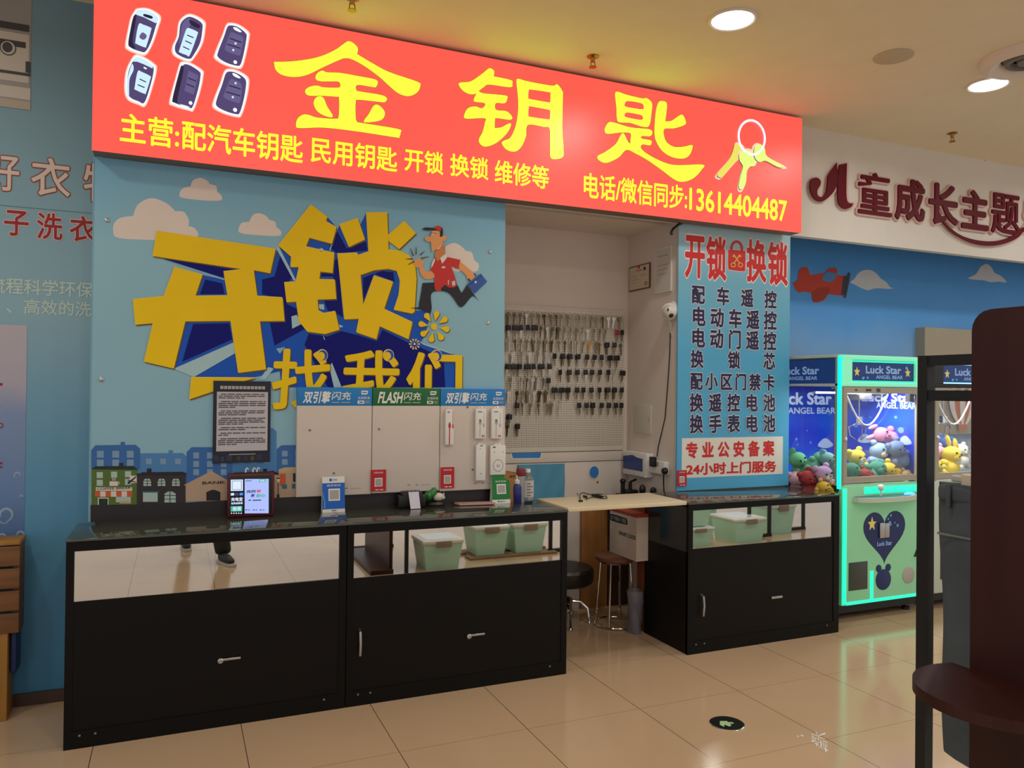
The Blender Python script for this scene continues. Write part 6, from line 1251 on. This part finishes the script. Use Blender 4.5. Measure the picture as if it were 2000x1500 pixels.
for (x, y, Y, s, c, e, lb_, f, b) in toys: plush(x, y, Y, s, c, lb_, e, f, b, 4.875)
toys2 = [(1560, 908, 4.32, .15, (96, 170, 120), 'fin', 'light green plush high in the side window', .5, False), (1594, 904, 4.24, .145, (90, 160, 130), 'fin', 'big mint green plush in the middle of the side window', -.9, False), (1578, 944, 4.10, .14, (150, 50, 56), 'round', 'dark red plush low in the middle of the side window', .4, False), (1607, 938, 4.05, .15, (186, 150, 190), 'round', 'lilac plush in the right half of the side window', .2, True), (1612, 955, 4.0, .11, (200, 160, 60), 'round', 'mustard plush at the bottom right of the side window', 1.1, False), (1556, 945, 4.3, .14, (214, 170, 180), 'round', 'pale pink plush at the left of the side window', .3, True), (1618, 905, 4.16, .13, (110, 160, 150), 'fin', 'grey green plush at the far right of the side window', .6, False)]
for (x, y, Y, s, c, e, lb_, f, b) in toys2:
    plush(x, y, Y, s, c, lb_, e, f, b)
toys3 = [(1852, 900, 4.12, .17, (230, 200, 60), 'long', 'big yellow plush behind the rack, in the dark fronted machine', -.3, False), (1832, 892, 4.2, .13, (226, 150, 170), 'round', 'pink plush left of the big yellow one in the dark fronted machine', .3, False), (1846, 868, 4.35, .14, (70, 100, 160), 'round', 'blue plush behind the big yellow one in the dark fronted machine', 1.2, False), (1828, 918, 4.05, .13, (222, 200, 90), 'round', 'small pale yellow plush at the left of the dark fronted machine', .8, False), (1876, 888, 4.25, .13, (214, 210, 200), 'round', 'white plush at the right of the big yellow one', .1, False)]
for (x, y, Y, s, c, e, lb_, f, b) in toys3: plush(x, y, Y, s, c, lb_, e, f, b)
# ------------------------------------------------------------ ceiling fittings
emi = mat('downlight_diffuser', (240, 236, 228), .4, emit=1.0, ecol=(6.0, 5.6, 5.0)); trim = mat('downlight_trim', (226, 220, 210), .4)
def downlight(x, y, label, lamp=True, r=.105):
    t = thing('ceiling_downlight', label, 'ceiling light', (x, y, CEIL), 'ceiling downlights')
    MB().lathe([(r*1.18, -.0005), (r*1.18, -.006), (r*1.08, -.010), (r*1.0, -.006), (r*.98, -.0008)], (x, y, CEIL), 32).build('trim_ring', trim, t)
    MB().lathe([(.001, -.006), (r*.98, -.006), (r*.98, -.0015), (.001, -.0015)], (x, y, CEIL), 32).build('diffuser', emi, t)
    ld = bpy.data.lights.new('downlight_lamp', 'AREA'); ld.shape = 'DISK'; ld.size = r*1.9; ld.energy = LAMP_W; ld.color = LAMP_COL; ld.spread = math.radians(165)
    lo = bpy.data.objects.new('downlight_lamp', ld); COL.objects.link(lo); lo.parent = t; lo.location = (0, 0, -.012)
a = atZ(1431, 38, CEIL); downlight(a.x, a.y, 'lit round downlight in the ceiling above the key picture end of the sign')
b = atZ(1930, 165, CEIL); downlight(b.x, b.y, 'lit round downlight in the ceiling at the right edge by the air diffuser')
dx = b.x-a.x
for j, y in enumerate((a.y, a.y-1.95, a.y-3.9, a.y-5.85)):
    for i in range(-2, 3):
        if j == 0 and i in (0, 1): continue
        if j == 0 and i == -1: continue      # none above the left half of the sign
        downlight(a.x+i*dx, y, 'round downlight in the mall ceiling outside the photo')
# loudspeaker grille, air diffuser, sprinklers, sensor
c = atZ(1745, 110, CEIL)
sp_ = thing('ceiling_speaker', 'round flat loudspeaker grille in the ceiling between the two downlights', 'loudspeaker', tuple(c))
MB().lathe([(.105, -.0005), (.105, -.004), (.098, -.006), (.001, -.006)], c, 32).build('grille', mat('grille_tan', (196, 180, 152), .8, var=.12, scale=120), sp_)
c = atZ(2012, 112, CEIL)
df = thing('air_diffuser', 'round white air diffuser cut off at the upper right corner', 'air diffuser', tuple(c))
MB().lathe([(.25, -.0005), (.245, -.03), (.20, -.05), (.15, -.02), (.14, -.0005)], c, 40).build('outer_ring', M['white_paint'], df); MB().lathe([(.135, -.001), (.12, -.03), (.10, -.034), (.09, -.001)], c, 36).lathe([(.07, -.001), (.06, -.03), (.001, -.032)], c, 30).build('inner_ring', M['grey'], df); MB().lathe([(.139, -.0006), (.001, -.0006)], c, 30).build('throat', M['dark'], df)
for (x, y, lb_) in ((1158, 116, 'brass fire sprinkler hanging from the ceiling above the middle of the sign'), (1860, 266, 'small fire sprinkler in the ceiling above the raised characters'), (688, 2, 'fire sprinkler cut off by the top edge of the photo')):
    c = atZ(x, y-6, CEIL); s = thing('fire_sprinkler', lb_, 'sprinkler', tuple(c), 'fire sprinklers')
    MB().lathe([(.034, -.0005), (.034, -.004), (.014, -.010), (.012, -.03), (.008, -.034)], c, 18).build('body', M['brass'], s)
    MB().tube([c+Vector((-.012, 0, -.03)), c+Vector((-.014, 0, -.05)), c+Vector((0, 0, -.06)), c+Vector((.014, 0, -.05)), c+Vector((.012, 0, -.03))], .003, 6).build('frame', M['brass'], s)
    MB().lathe([(.022, -.060), (.022, -.063), (.002, -.064)], c, 16).build('deflector', M['brass'], s)
c = atZ(1922, 310, CEIL) if False else atY(1922, 311, 4.25); 
sn = MB().lathe([(.012, 0), (.012, -.008), (.006, -.012)], (c.x, 4.249, c.z), 12, 'Y').build('wall_sensor', M['dark']); tag(sn, 'tiny black sensor on the header above the raised characters', 'sensor')

# ------------------------------------------------------------ floor arrow and white lettering on the tiles
c = atZ(1420, 1414, 0)
fa = thing('floor_arrow', 'round dark floor stud with a pale evacuation arrow on the beige tiles', 'floor marker', (c.x, c.y, 0))
MB().lathe([(.080, 0), (.080, .003), (.076, .005)], (c.x, c.y, 0), 40).build('rim', M['chrome'], fa); MB().lathe([(.075, .004), (.075, .0055), (.001, .0055)], (c.x, c.y, 0), 40).build('disc', mat('stud_black', (22, 26, 22), .25), fa)
p = Print(.0055, .0006, 'Z', 1); arw = mat('arrow_pale', (170, 200, 150), .5)
ax = lambda x, y: (lambda q: (q.x, q.y))(atZ(1300+x*.2, 1330+y*.2, .0055))
p.poly(arw, 0, [ax(*q) for q in ((530, 392), (602, 392), (604, 402), (655, 404), (668, 418), (625, 418), (645, 435), (625, 446), (575, 428), (570, 450), (530, 428))]); p.build('arrow', fa)
p = Print(.0006, .0004, 'Z', 1); wl = mat('floor_lettering', (236, 238, 236), .5)
g = lambda x, y: (lambda q: (q.x, q.y))(atZ(1540+x*.05, 1420+y*.05, .0006))
def stroke(x0, y0, x1, y1, w0=26, w1=18):
    d = Vector((x1-x0, y1-y0)); n = Vector((-d.y, d.x)).normalized(); p.poly(wl, 0, [g(x0+n.x*w0/2, y0+n.y*w0/2), g(x1+n.x*w1/2, y1+n.y*w1/2), g(x1-n.x*w1/2, y1-n.y*w1/2), g(x0-n.x*w0/2, y0-n.y*w0/2)])
for s in ((900, 265, 1200, 385), (1200, 410, 1430, 480), (1060, 170, 1200, 430), (1440, 250, 1180, 340, 60, 30), (925, 320, 930, 555), (985, 360, 990, 560), (890, 555, 1010, 580, 50, 40), (1060, 410, 1040, 590), (1120, 430, 1200, 530, 34, 24), (1030, 640, 1190, 720), (1090, 560, 1100, 780), (1160, 560, 1150, 680), (1320, 525, 1520, 620, 30, 30), (1260, 500, 1300, 740), (1230, 560, 1320, 870), (1350, 600, 1385, 790), (1430, 640, 1440, 860), (1500, 690, 1495, 840), (1365, 825, 1545, 930, 34, 40), (1440, 850, 1460, 980, 40, 40), (1225, 820, 1250, 720, 30, 20), (340, 350, 410, 375, 40, 20), (480, 310, 590, 365, 44, 26)): stroke(*s)
o = p.build('floor_lettering'); tag(o, 'white characters upside down on the floor tiles near the arrow stud', 'floor lettering')

# ------------------------------------------------------------ right foreground: clothes rack, jeans, dark wooden stand
XK = 1.75
f0 = atX(1808, 900, XK); ry = f0.y; zt = atX(1804, 703, XK).z; z2 = atX(1804, 773, XK).z
rk = thing('clothes_rack', 'black metal clothes rack in the right foreground, jeans hanging from it', 'clothes rack', (XK, ry-.5, 0)); bkm = mat('rack_black', (14, 13, 13), .5); hw = .014
for y in (ry, ry-1.25): MB().box(XK-hw, XK+hw, y-hw, y+hw, .03, zt+.01).build('post', bkm, rk)
MB().box(XK-hw+.002, XK+hw-.002, ry-1.25, ry, zt-.016, zt+.01).build('top_bar', bkm, rk); MB().box(XK-hw+.002, XK+hw-.002, ry-1.25, ry, z2-.012, z2+.014).build('hanging_bar', bkm, rk)
for y in (ry, ry-1.25): MB().box(XK-.22, XK+.22, y-.022, y+.022, 0, .032, bev=.004).build('foot_bar', bkm, rk)
# hanger with clips and jeans
hy = ry-.175; jz = atX(1858, 935, XK).z
hg = thing('clip_hanger', 'clear plastic trouser hanger with pale clips holding the grey jeans', 'hanger', (XK, hy, z2))
MB().tube([(XK, hy, jz+.01)]+[(XK+.022*math.sin(a), hy, z2+.028+.022*-math.cos(a)) for a in [k*.5 for k in range(0, 8)]], .002, 6).build('hook', M['chrome'], hg)
MB().box(XK-.008, XK+.008, hy-.17, hy+.10, jz-.006, jz+.010, bev=.004).build('bar', mat('hanger_plastic', (190, 186, 178), .3), hg)
for d_ in (.055, -.14): MB().box(XK-.013, XK+.013, hy+d_-.016, hy+d_+.016, jz-.058, jz+.016, bev=.005).build('clip', mat('clip_plastic', (206, 190, 170), .4), hg)
jn = thing('jeans', 'dark grey blue jeans hanging from the rack behind the wooden stand', 'jeans', (XK, hy, jz-.75)); dn = mat('denim_grey', (74, 82, 88), .9, var=.3, scale=9, bump=.4)
zb = atX(1850, 1470, XK).z
def leg(y0, y1, z0, z1, th, ph, flare=0.0):
    n, k = 20, 14; vs = []; fs = []
    for i in range(n+1):
        t_ = i/n; z = z1+(z0-z1)*t_; yc = (y0+y1)/2; hw_ = (y1-y0)/2*(1-.10*t_+flare*t_*t_)
        for j in range(k):
            a = j*2*math.pi/k; wv = 1+.10*math.sin(t_*14+ph+2*a)+.06*math.sin(t_*31+ph*2)
            vs.append((XK+th*math.sin(a)*wv, yc+hw_*math.cos(a)*(1+.03*math.sin(t_*9+ph)), z+.008*math.cos(a)*t_))
    for i in range(n):
        for j in range(k): fs.append((i*k+j, i*k+(j+1) % k, (i+1)*k+(j+1) % k, (i+1)*k+j))
    fs.append(tuple(range(k))); return MB().add(vs, fs, 0, True)
leg(hy-.16, hy+.135, zb, jz-.01, .032, .3).build('trouser_leg', dn, jn); 
leg(hy-.14, hy+.125, zb+.03, jz-.015, .026, 1.7).xform(Matrix.Translation((.05, 0, 0))).build('trouser_leg', dn, jn)
MB().box(XK-.030, XK+.075, hy-.165, hy+.122, jz-.055, jz-.012, bev=.012).build('waistband', dn, jn)
for d_ in (.085, -.03, -.12): MB().box(XK-.038, XK-.030, hy+d_-.006, hy+d_+.006, jz-.066, jz-.010, bev=.002).build('belt_loop', dn, jn)
MB().box(XK-.0345, XK-.031, hy-.05, hy+.115, jz-.135, jz-.130).build('pocket_seam', mat('seam_thread', (120, 122, 118), .8), jn)
# wooden stand: tall rounded board and round shelf
XB = 1.655; far = atX(1897, 800, XB).y; ztop = atX(1910, 606, XB).z
wm = wood('dark_red_wood', (48, 16, 12), (58, 21, 15), 0.4, 2.4, 'Z', .35)
ws = thing('wooden_stand', 'tall dark red wooden stand with a round tray filling the right edge', 'stand', (XB, far-.45, 0))
r_ = .045; pts = [(far-.9, .04), (far, .04), (far, ztop-r_)]+[(far-r_+r_*math.cos(a), ztop-r_+r_*math.sin(a)) for a in (.3, .6, .9, 1.2, 1.5708)]+[(far-.9, ztop)]
MB().prism([(XB, y, z) for y, z in pts], (.03, 0, 0)).build('board', wm, ws)
# round tray fixed to the board
zs = .93; tx, ty, tr = 1.595, 1.085, .165
tp = [(tx+tr*math.cos(k*math.pi/30), ty+tr*math.sin(k*math.pi/30)) for k in range(60)]; tp = [q for q in tp if q[0] <= XB-.001]; tp.sort(key=lambda q: math.atan2(q[1]-ty, -(q[0]-tx))); tp = [(XB, tp[0][1])]+tp+[(XB, tp[-1][1])]
MB().prism([(x, y, zs-.024) for x, y in tp], (0, 0, .024)).build('tray', wm, ws)
MB().box(XB-.16, XB+.035, far-.95, far+.02, 0, .04, bev=.006).build('base', wm, ws)

# ------------------------------------------------------------ far left: slatted wooden crate by the poster wall
cr = thing('wooden_crate', 'brown slatted wooden crate on legs at the left edge of the photo', 'crate', (-1.0, 4.25, 0))
pk = wood('crate_plank', (104, 68, 40), (140, 94, 56), .6, 2.5, 'X'); pk2 = wood('crate_leg_wood', (150, 104, 40), (176, 126, 56), .55, 2.5, 'Z')
xr = atY(38, 1150, 4.20).x; zz1 = atY(38, 1064, 4.20).z; zz0 = atY(38, 1238, 4.20).z
n = 4; hgt = (zz1-zz0)/n
for k in range(n): MB().box(-1.5, xr, 4.20, 4.222, zz0+k*hgt+.006, zz0+(k+1)*hgt-.006, bev=.003).build('slat', pk, cr)
MB().box(-1.5, xr, 4.20, 4.355, zz1, zz1+.02, bev=.003).build('top_board', pk2, cr)
MB().box(xr-.03, xr-.004, 4.222, 4.35, zz0, zz1).build('side_board', pk, cr)
lxr = atY(15, 1300, 4.21).x
for lx_ in (lxr, -1.42): MB().box(lx_-.07, lx_, 4.205, 4.35, 0, zz0+.01, bev=.004).build('leg', pk2, cr)
bx_ = atY(33, 1280, 4.25).x; bl_o = MB().box(lxr+.004, bx_, 4.24, 4.35, zz0-.19, zz0-.002, bev=.006).build('blue_block', mat('crate_blue', (28, 44, 96), .5), cr); bl_o['label'] = 'dark blue block'

# ------------------------------------------------------------ behind the photographer: things the mirrors show
mint = mat('bin_mint', (186, 228, 206), .4); lidm = mat('bin_lid', (228, 226, 218), .3); ltm = mat('bin_latch', (150, 128, 112), .4); shiny = mat('lid_film', (225, 232, 235), .08, spec=.9)
def bin_(x0, x1, y0, y1, z, h, label):
    t = thing('storage_bin', label, 'storage bin', ((x0+x1)/2, (y0+y1)/2, z), 'mint storage bins reflected in the counters')
    b = MB(); k = .03; b.add([(x0+k, y0+k, z), (x1-k, y0+k, z), (x1-k, y1-k, z), (x0+k, y1-k, z), (x0, y0, z+h*.86), (x1, y0, z+h*.86), (x1, y1, z+h*.86), (x0, y1, z+h*.86)], [(0, 3, 2, 1), (4, 5, 6, 7), (0, 1, 5, 4), (1, 2, 6, 5), (2, 3, 7, 6), (3, 0, 4, 7)]); b.build('tub', mint, t)
    MB().box(x0-.014, x1+.014, y0-.014, y1+.014, z+h*.86, z+h, bev=.014).build('lid', lidm, t); MB().box(x0+.03, x1-.03, y0+.03, y1-.03, z+h-.001, z+h+.003).build('lid_film', shiny, t)
    MB().box((x0+x1)/2-.07, (x0+x1)/2+.07, y1+.012, y1+.024, z+h*.76, z+h*.97, bev=.006).build('latch', ltm, t)
WHERE = 'mint bin with a white lid mirrored in the %s'
bin_(1.95, 2.30, .88, 1.22, 0, .255, WHERE % 'middle counter, low on the floor'); bin_(2.52, 2.85, .62, .95, .021, .275, WHERE % 'middle counter, left of the pair'); bin_(2.91, 3.24, .62, .95, .021, .28, WHERE % 'middle counter, right of the pair')
bin_(4.66, 4.99, .85, 1.20, 0, .19, WHERE % 'right counter, leftmost on the floor'); bin_(4.67, 4.98, .86, 1.19, .20, .27, WHERE % 'right counter, stacked on the leftmost one'); bin_(5.27, 5.66, .80, 1.20, 0, .25, WHERE % 'right counter, middle one on the floor'); bin_(5.95, 6.3, .60, .95, 0, .33, WHERE % 'right counter, behind black rack legs'); bin_(5.15, 5.5, .25, .60, 0, .30, WHERE % 'right counter, behind the middle one')
plk = wood('pallet_wood', (120, 92, 62), (150, 120, 84), .7, 3, 'X'); t = MB().box(2.46, 3.34, .58, .74, 0, .02).box(2.46, 3.34, .84, .99, 0, .02).box(2.5, 2.56, .74, .84, 0, .018).box(3.2, 3.26, .74, .84, 0, .018).build('pallet', plk); tag(t, 'low wooden pallet under the mint bins, mirrored in the middle counter', 'pallet')
for i, (x, y, lb_) in enumerate(((3.45, .9, 'black rack with splayed feet mirrored at the right end of the middle counter'), (5.75, 1.0, 'black rack mirrored left of centre in the right counter'), (6.42, .8, 'black rack mirrored near the right end of the right counter'))):
    r = thing('floor_rack', lb_, 'clothes rack', (x, y, 0), 'black racks seen in the mirrors')
    for dx_ in (-.14, .14): MB().box(x+dx_-.015, x+dx_+.015, y-.015, y+.015, .03, 1.35).build('post', bkm, r)
    MB().box(x-.16, x+.16, y-.02, y+.02, 0, .03).build('foot_bar', bkm, r); MB().box(x-.155, x+.155, y-.015, y+.015, 1.33, 1.36).build('top_bar', bkm, r); MB().box(x-.14, x+.14, y-.012, y+.012, .48, .505).build('cross_bar', bkm, r)

# photographer: only the leg and shoe show, mirrored in the left counter
def skin(name, nodes, edges, m, parent, root=0, sub=2):
    me = bpy.data.meshes.new(name); me.from_pydata([Vector(n[0])-parent_loc(parent) for n in nodes], edges, []); o = bpy.data.objects.new(name, me); COL.objects.link(o); o.parent = parent
    md = o.modifiers.new('skin', 'SKIN'); md.use_smooth_shade = True
    for i, n in enumerate(nodes): v = me.skin_vertices[0].data[i]; v.radius = (n[1], n[1] if len(n) < 3 else n[2]); v.use_root = (i == root)
    sb_ = o.modifiers.new('sub', 'SUBSURF'); sb_.levels = sub; sb_.render_levels = sub
    me.materials.append(m); return o
ph_ = thing('person', 'person in black trousers and dark trainers holding up a phone, leg mirrored in left counter', 'person', (.16, -.16, 0))
trs = mat('trousers_black', (20, 20, 22), .8); jk = mat('jacket_dark', (46, 48, 54), .8); skn = mat('skin_tone', (196, 150, 122), .55); shoe_m = mat('shoe_dark', (26, 28, 34), .6); sole = mat('shoe_sole', (190, 186, 178), .5); hair = mat('hair_black', (16, 14, 14), .6)
PV = (.12, -.24, .94)
# body: head, neck, torso, arms with hands, one surface
bn = [((.12, -.24, .96), .13, .10), ((.11, -.25, 1.12), .135, .10), ((.10, -.27, 1.30), .16, .11), ((.09, -.29, 1.42), .10, .08), ((.08, -.29, 1.49), .052), ((.07, -.27, 1.58), .075, .09), ((.07, -.26, 1.68), .07, .085),
      ((.25, -.28, 1.39), .06), ((.31, -.15, 1.20), .045), ((.14, -.075, 1.42), .034), ((.075, -.06, 1.50), .03), ((-.08, -.29, 1.39), .06), ((-.16, -.16, 1.20), .045), ((-.09, -.08, 1.42), .034), ((-.06, -.065, 1.50), .03)]
skin('body', bn, [(0, 1), (1, 2), (2, 3), (3, 4), (4, 5), (5, 6), (2, 7), (7, 8), (8, 9), (9, 10), (2, 11), (11, 12), (12, 13), (13, 14)], skn, ph_, 0)
for sx_ in (1, -1):
    hx0 = .075 if sx_ == 1 else -.06
    for k in range(4): skin('finger', [((hx0, -.062, 1.515-.018*k), .009), ((hx0-sx_*.02, -.050-.004*k, 1.53-.018*k), .008), ((hx0-sx_*.042, -.058, 1.532-.018*k), .007)], [(0, 1), (1, 2)], skn, ph_, 0, 1)
    skin('thumb', [((hx0, -.072, 1.49), .011), ((hx0-sx_*.022, -.085, 1.505), .010), ((hx0-sx_*.04, -.082, 1.52), .008)], [(0, 1), (1, 2)], skn, ph_, 0, 1)
skin('jacket', [((.12, -.24, .90), .165, .13), ((.11, -.25, 1.12), .165, .13), ((.10, -.27, 1.30), .185, .135), ((.09, -.29, 1.41), .12, .10), ((.25, -.28, 1.39), .078), ((.31, -.15, 1.20), .062), ((.17, -.085, 1.38), .050), ((-.08, -.29, 1.39), .078), ((-.16, -.16, 1.20), .062), ((-.105, -.09, 1.38), .050)], [(0, 1), (1, 2), (2, 3), (2, 4), (4, 5), (5, 6), (2, 7), (7, 8), (8, 9)], jk, ph_, 0)
skin('trousers', [((.12, -.24, .94), .15, .12), ((.21, -.20, .86), .10), ((.33, .10, .52), .085), ((.40, .27, .12), .075), ((.40, .285, .065), .07), ((.03, -.26, .86), .10), ((.05, -.30, .50), .075), ((.10, -.52, .11), .062)], [(0, 1), (1, 2), (2, 3), (3, 4), (0, 5), (5, 6), (6, 7)], trs, ph_, 0)
for (fx, fy, a_) in ((.40, .30, .35), (.10, -.52, .1)):
    d_ = Vector((math.sin(a_), math.cos(a_), 0)); b_ = Vector((fx, fy, 0))
    s_ = skin('shoe', [(b_+d_*-.05+Vector((0, 0, .055)), .042), (b_+d_*.04+Vector((0, 0, .055)), .045), (b_+d_*.13+Vector((0, 0, .042)), .044, .034), (b_+d_*.19+Vector((0, 0, .035)), .034, .026)], [(0, 1), (1, 2), (2, 3)], shoe_m, ph_, 1)
    q_ = [b_+d_*t_+Vector((-d_.y, d_.x, 0))*w_ for t_, w_ in ((-.09, .02), (-.06, .036), (.05, .04), (.14, .045), (.2, .034), (.225, .01), (.225, -.01), (.2, -.034), (.14, -.045), (.05, -.04), (-.06, -.036), (-.09, -.02))]
    MB().prism([(v.x, v.y, .002) for v in q_], (0, 0, .022)).build('sole', sole, ph_)
MB().ell((.07, -.28, 1.70), (.088, .105, .085), 18).build('hair', hair, ph_)
for ex_ in (.04, .10): MB().ell((ex_, -.178, 1.655), .011, 10).build('eye', M['dark'], ph_)
MB().ell((.07, -.165, 1.625), (.014, .02, .022), 10).build('nose', skn, ph_); MB().ell((.07, -.178, 1.585), (.024, .008, .007), 10).build('mouth', mat('lip_tone', (160, 92, 84), .5), ph_)
for ex_ in (-.015, .155): MB().ell((ex_, -.265, 1.63), (.012, .022, .032), 10).build('ear', skn, ph_)
ph2_ = MB().box(-.038, .052, -.052, -.044, 1.47, 1.565, bev=.003).build('phone', M['black']); tag(ph2_, 'black phone held up by the person taking the picture', 'phone')
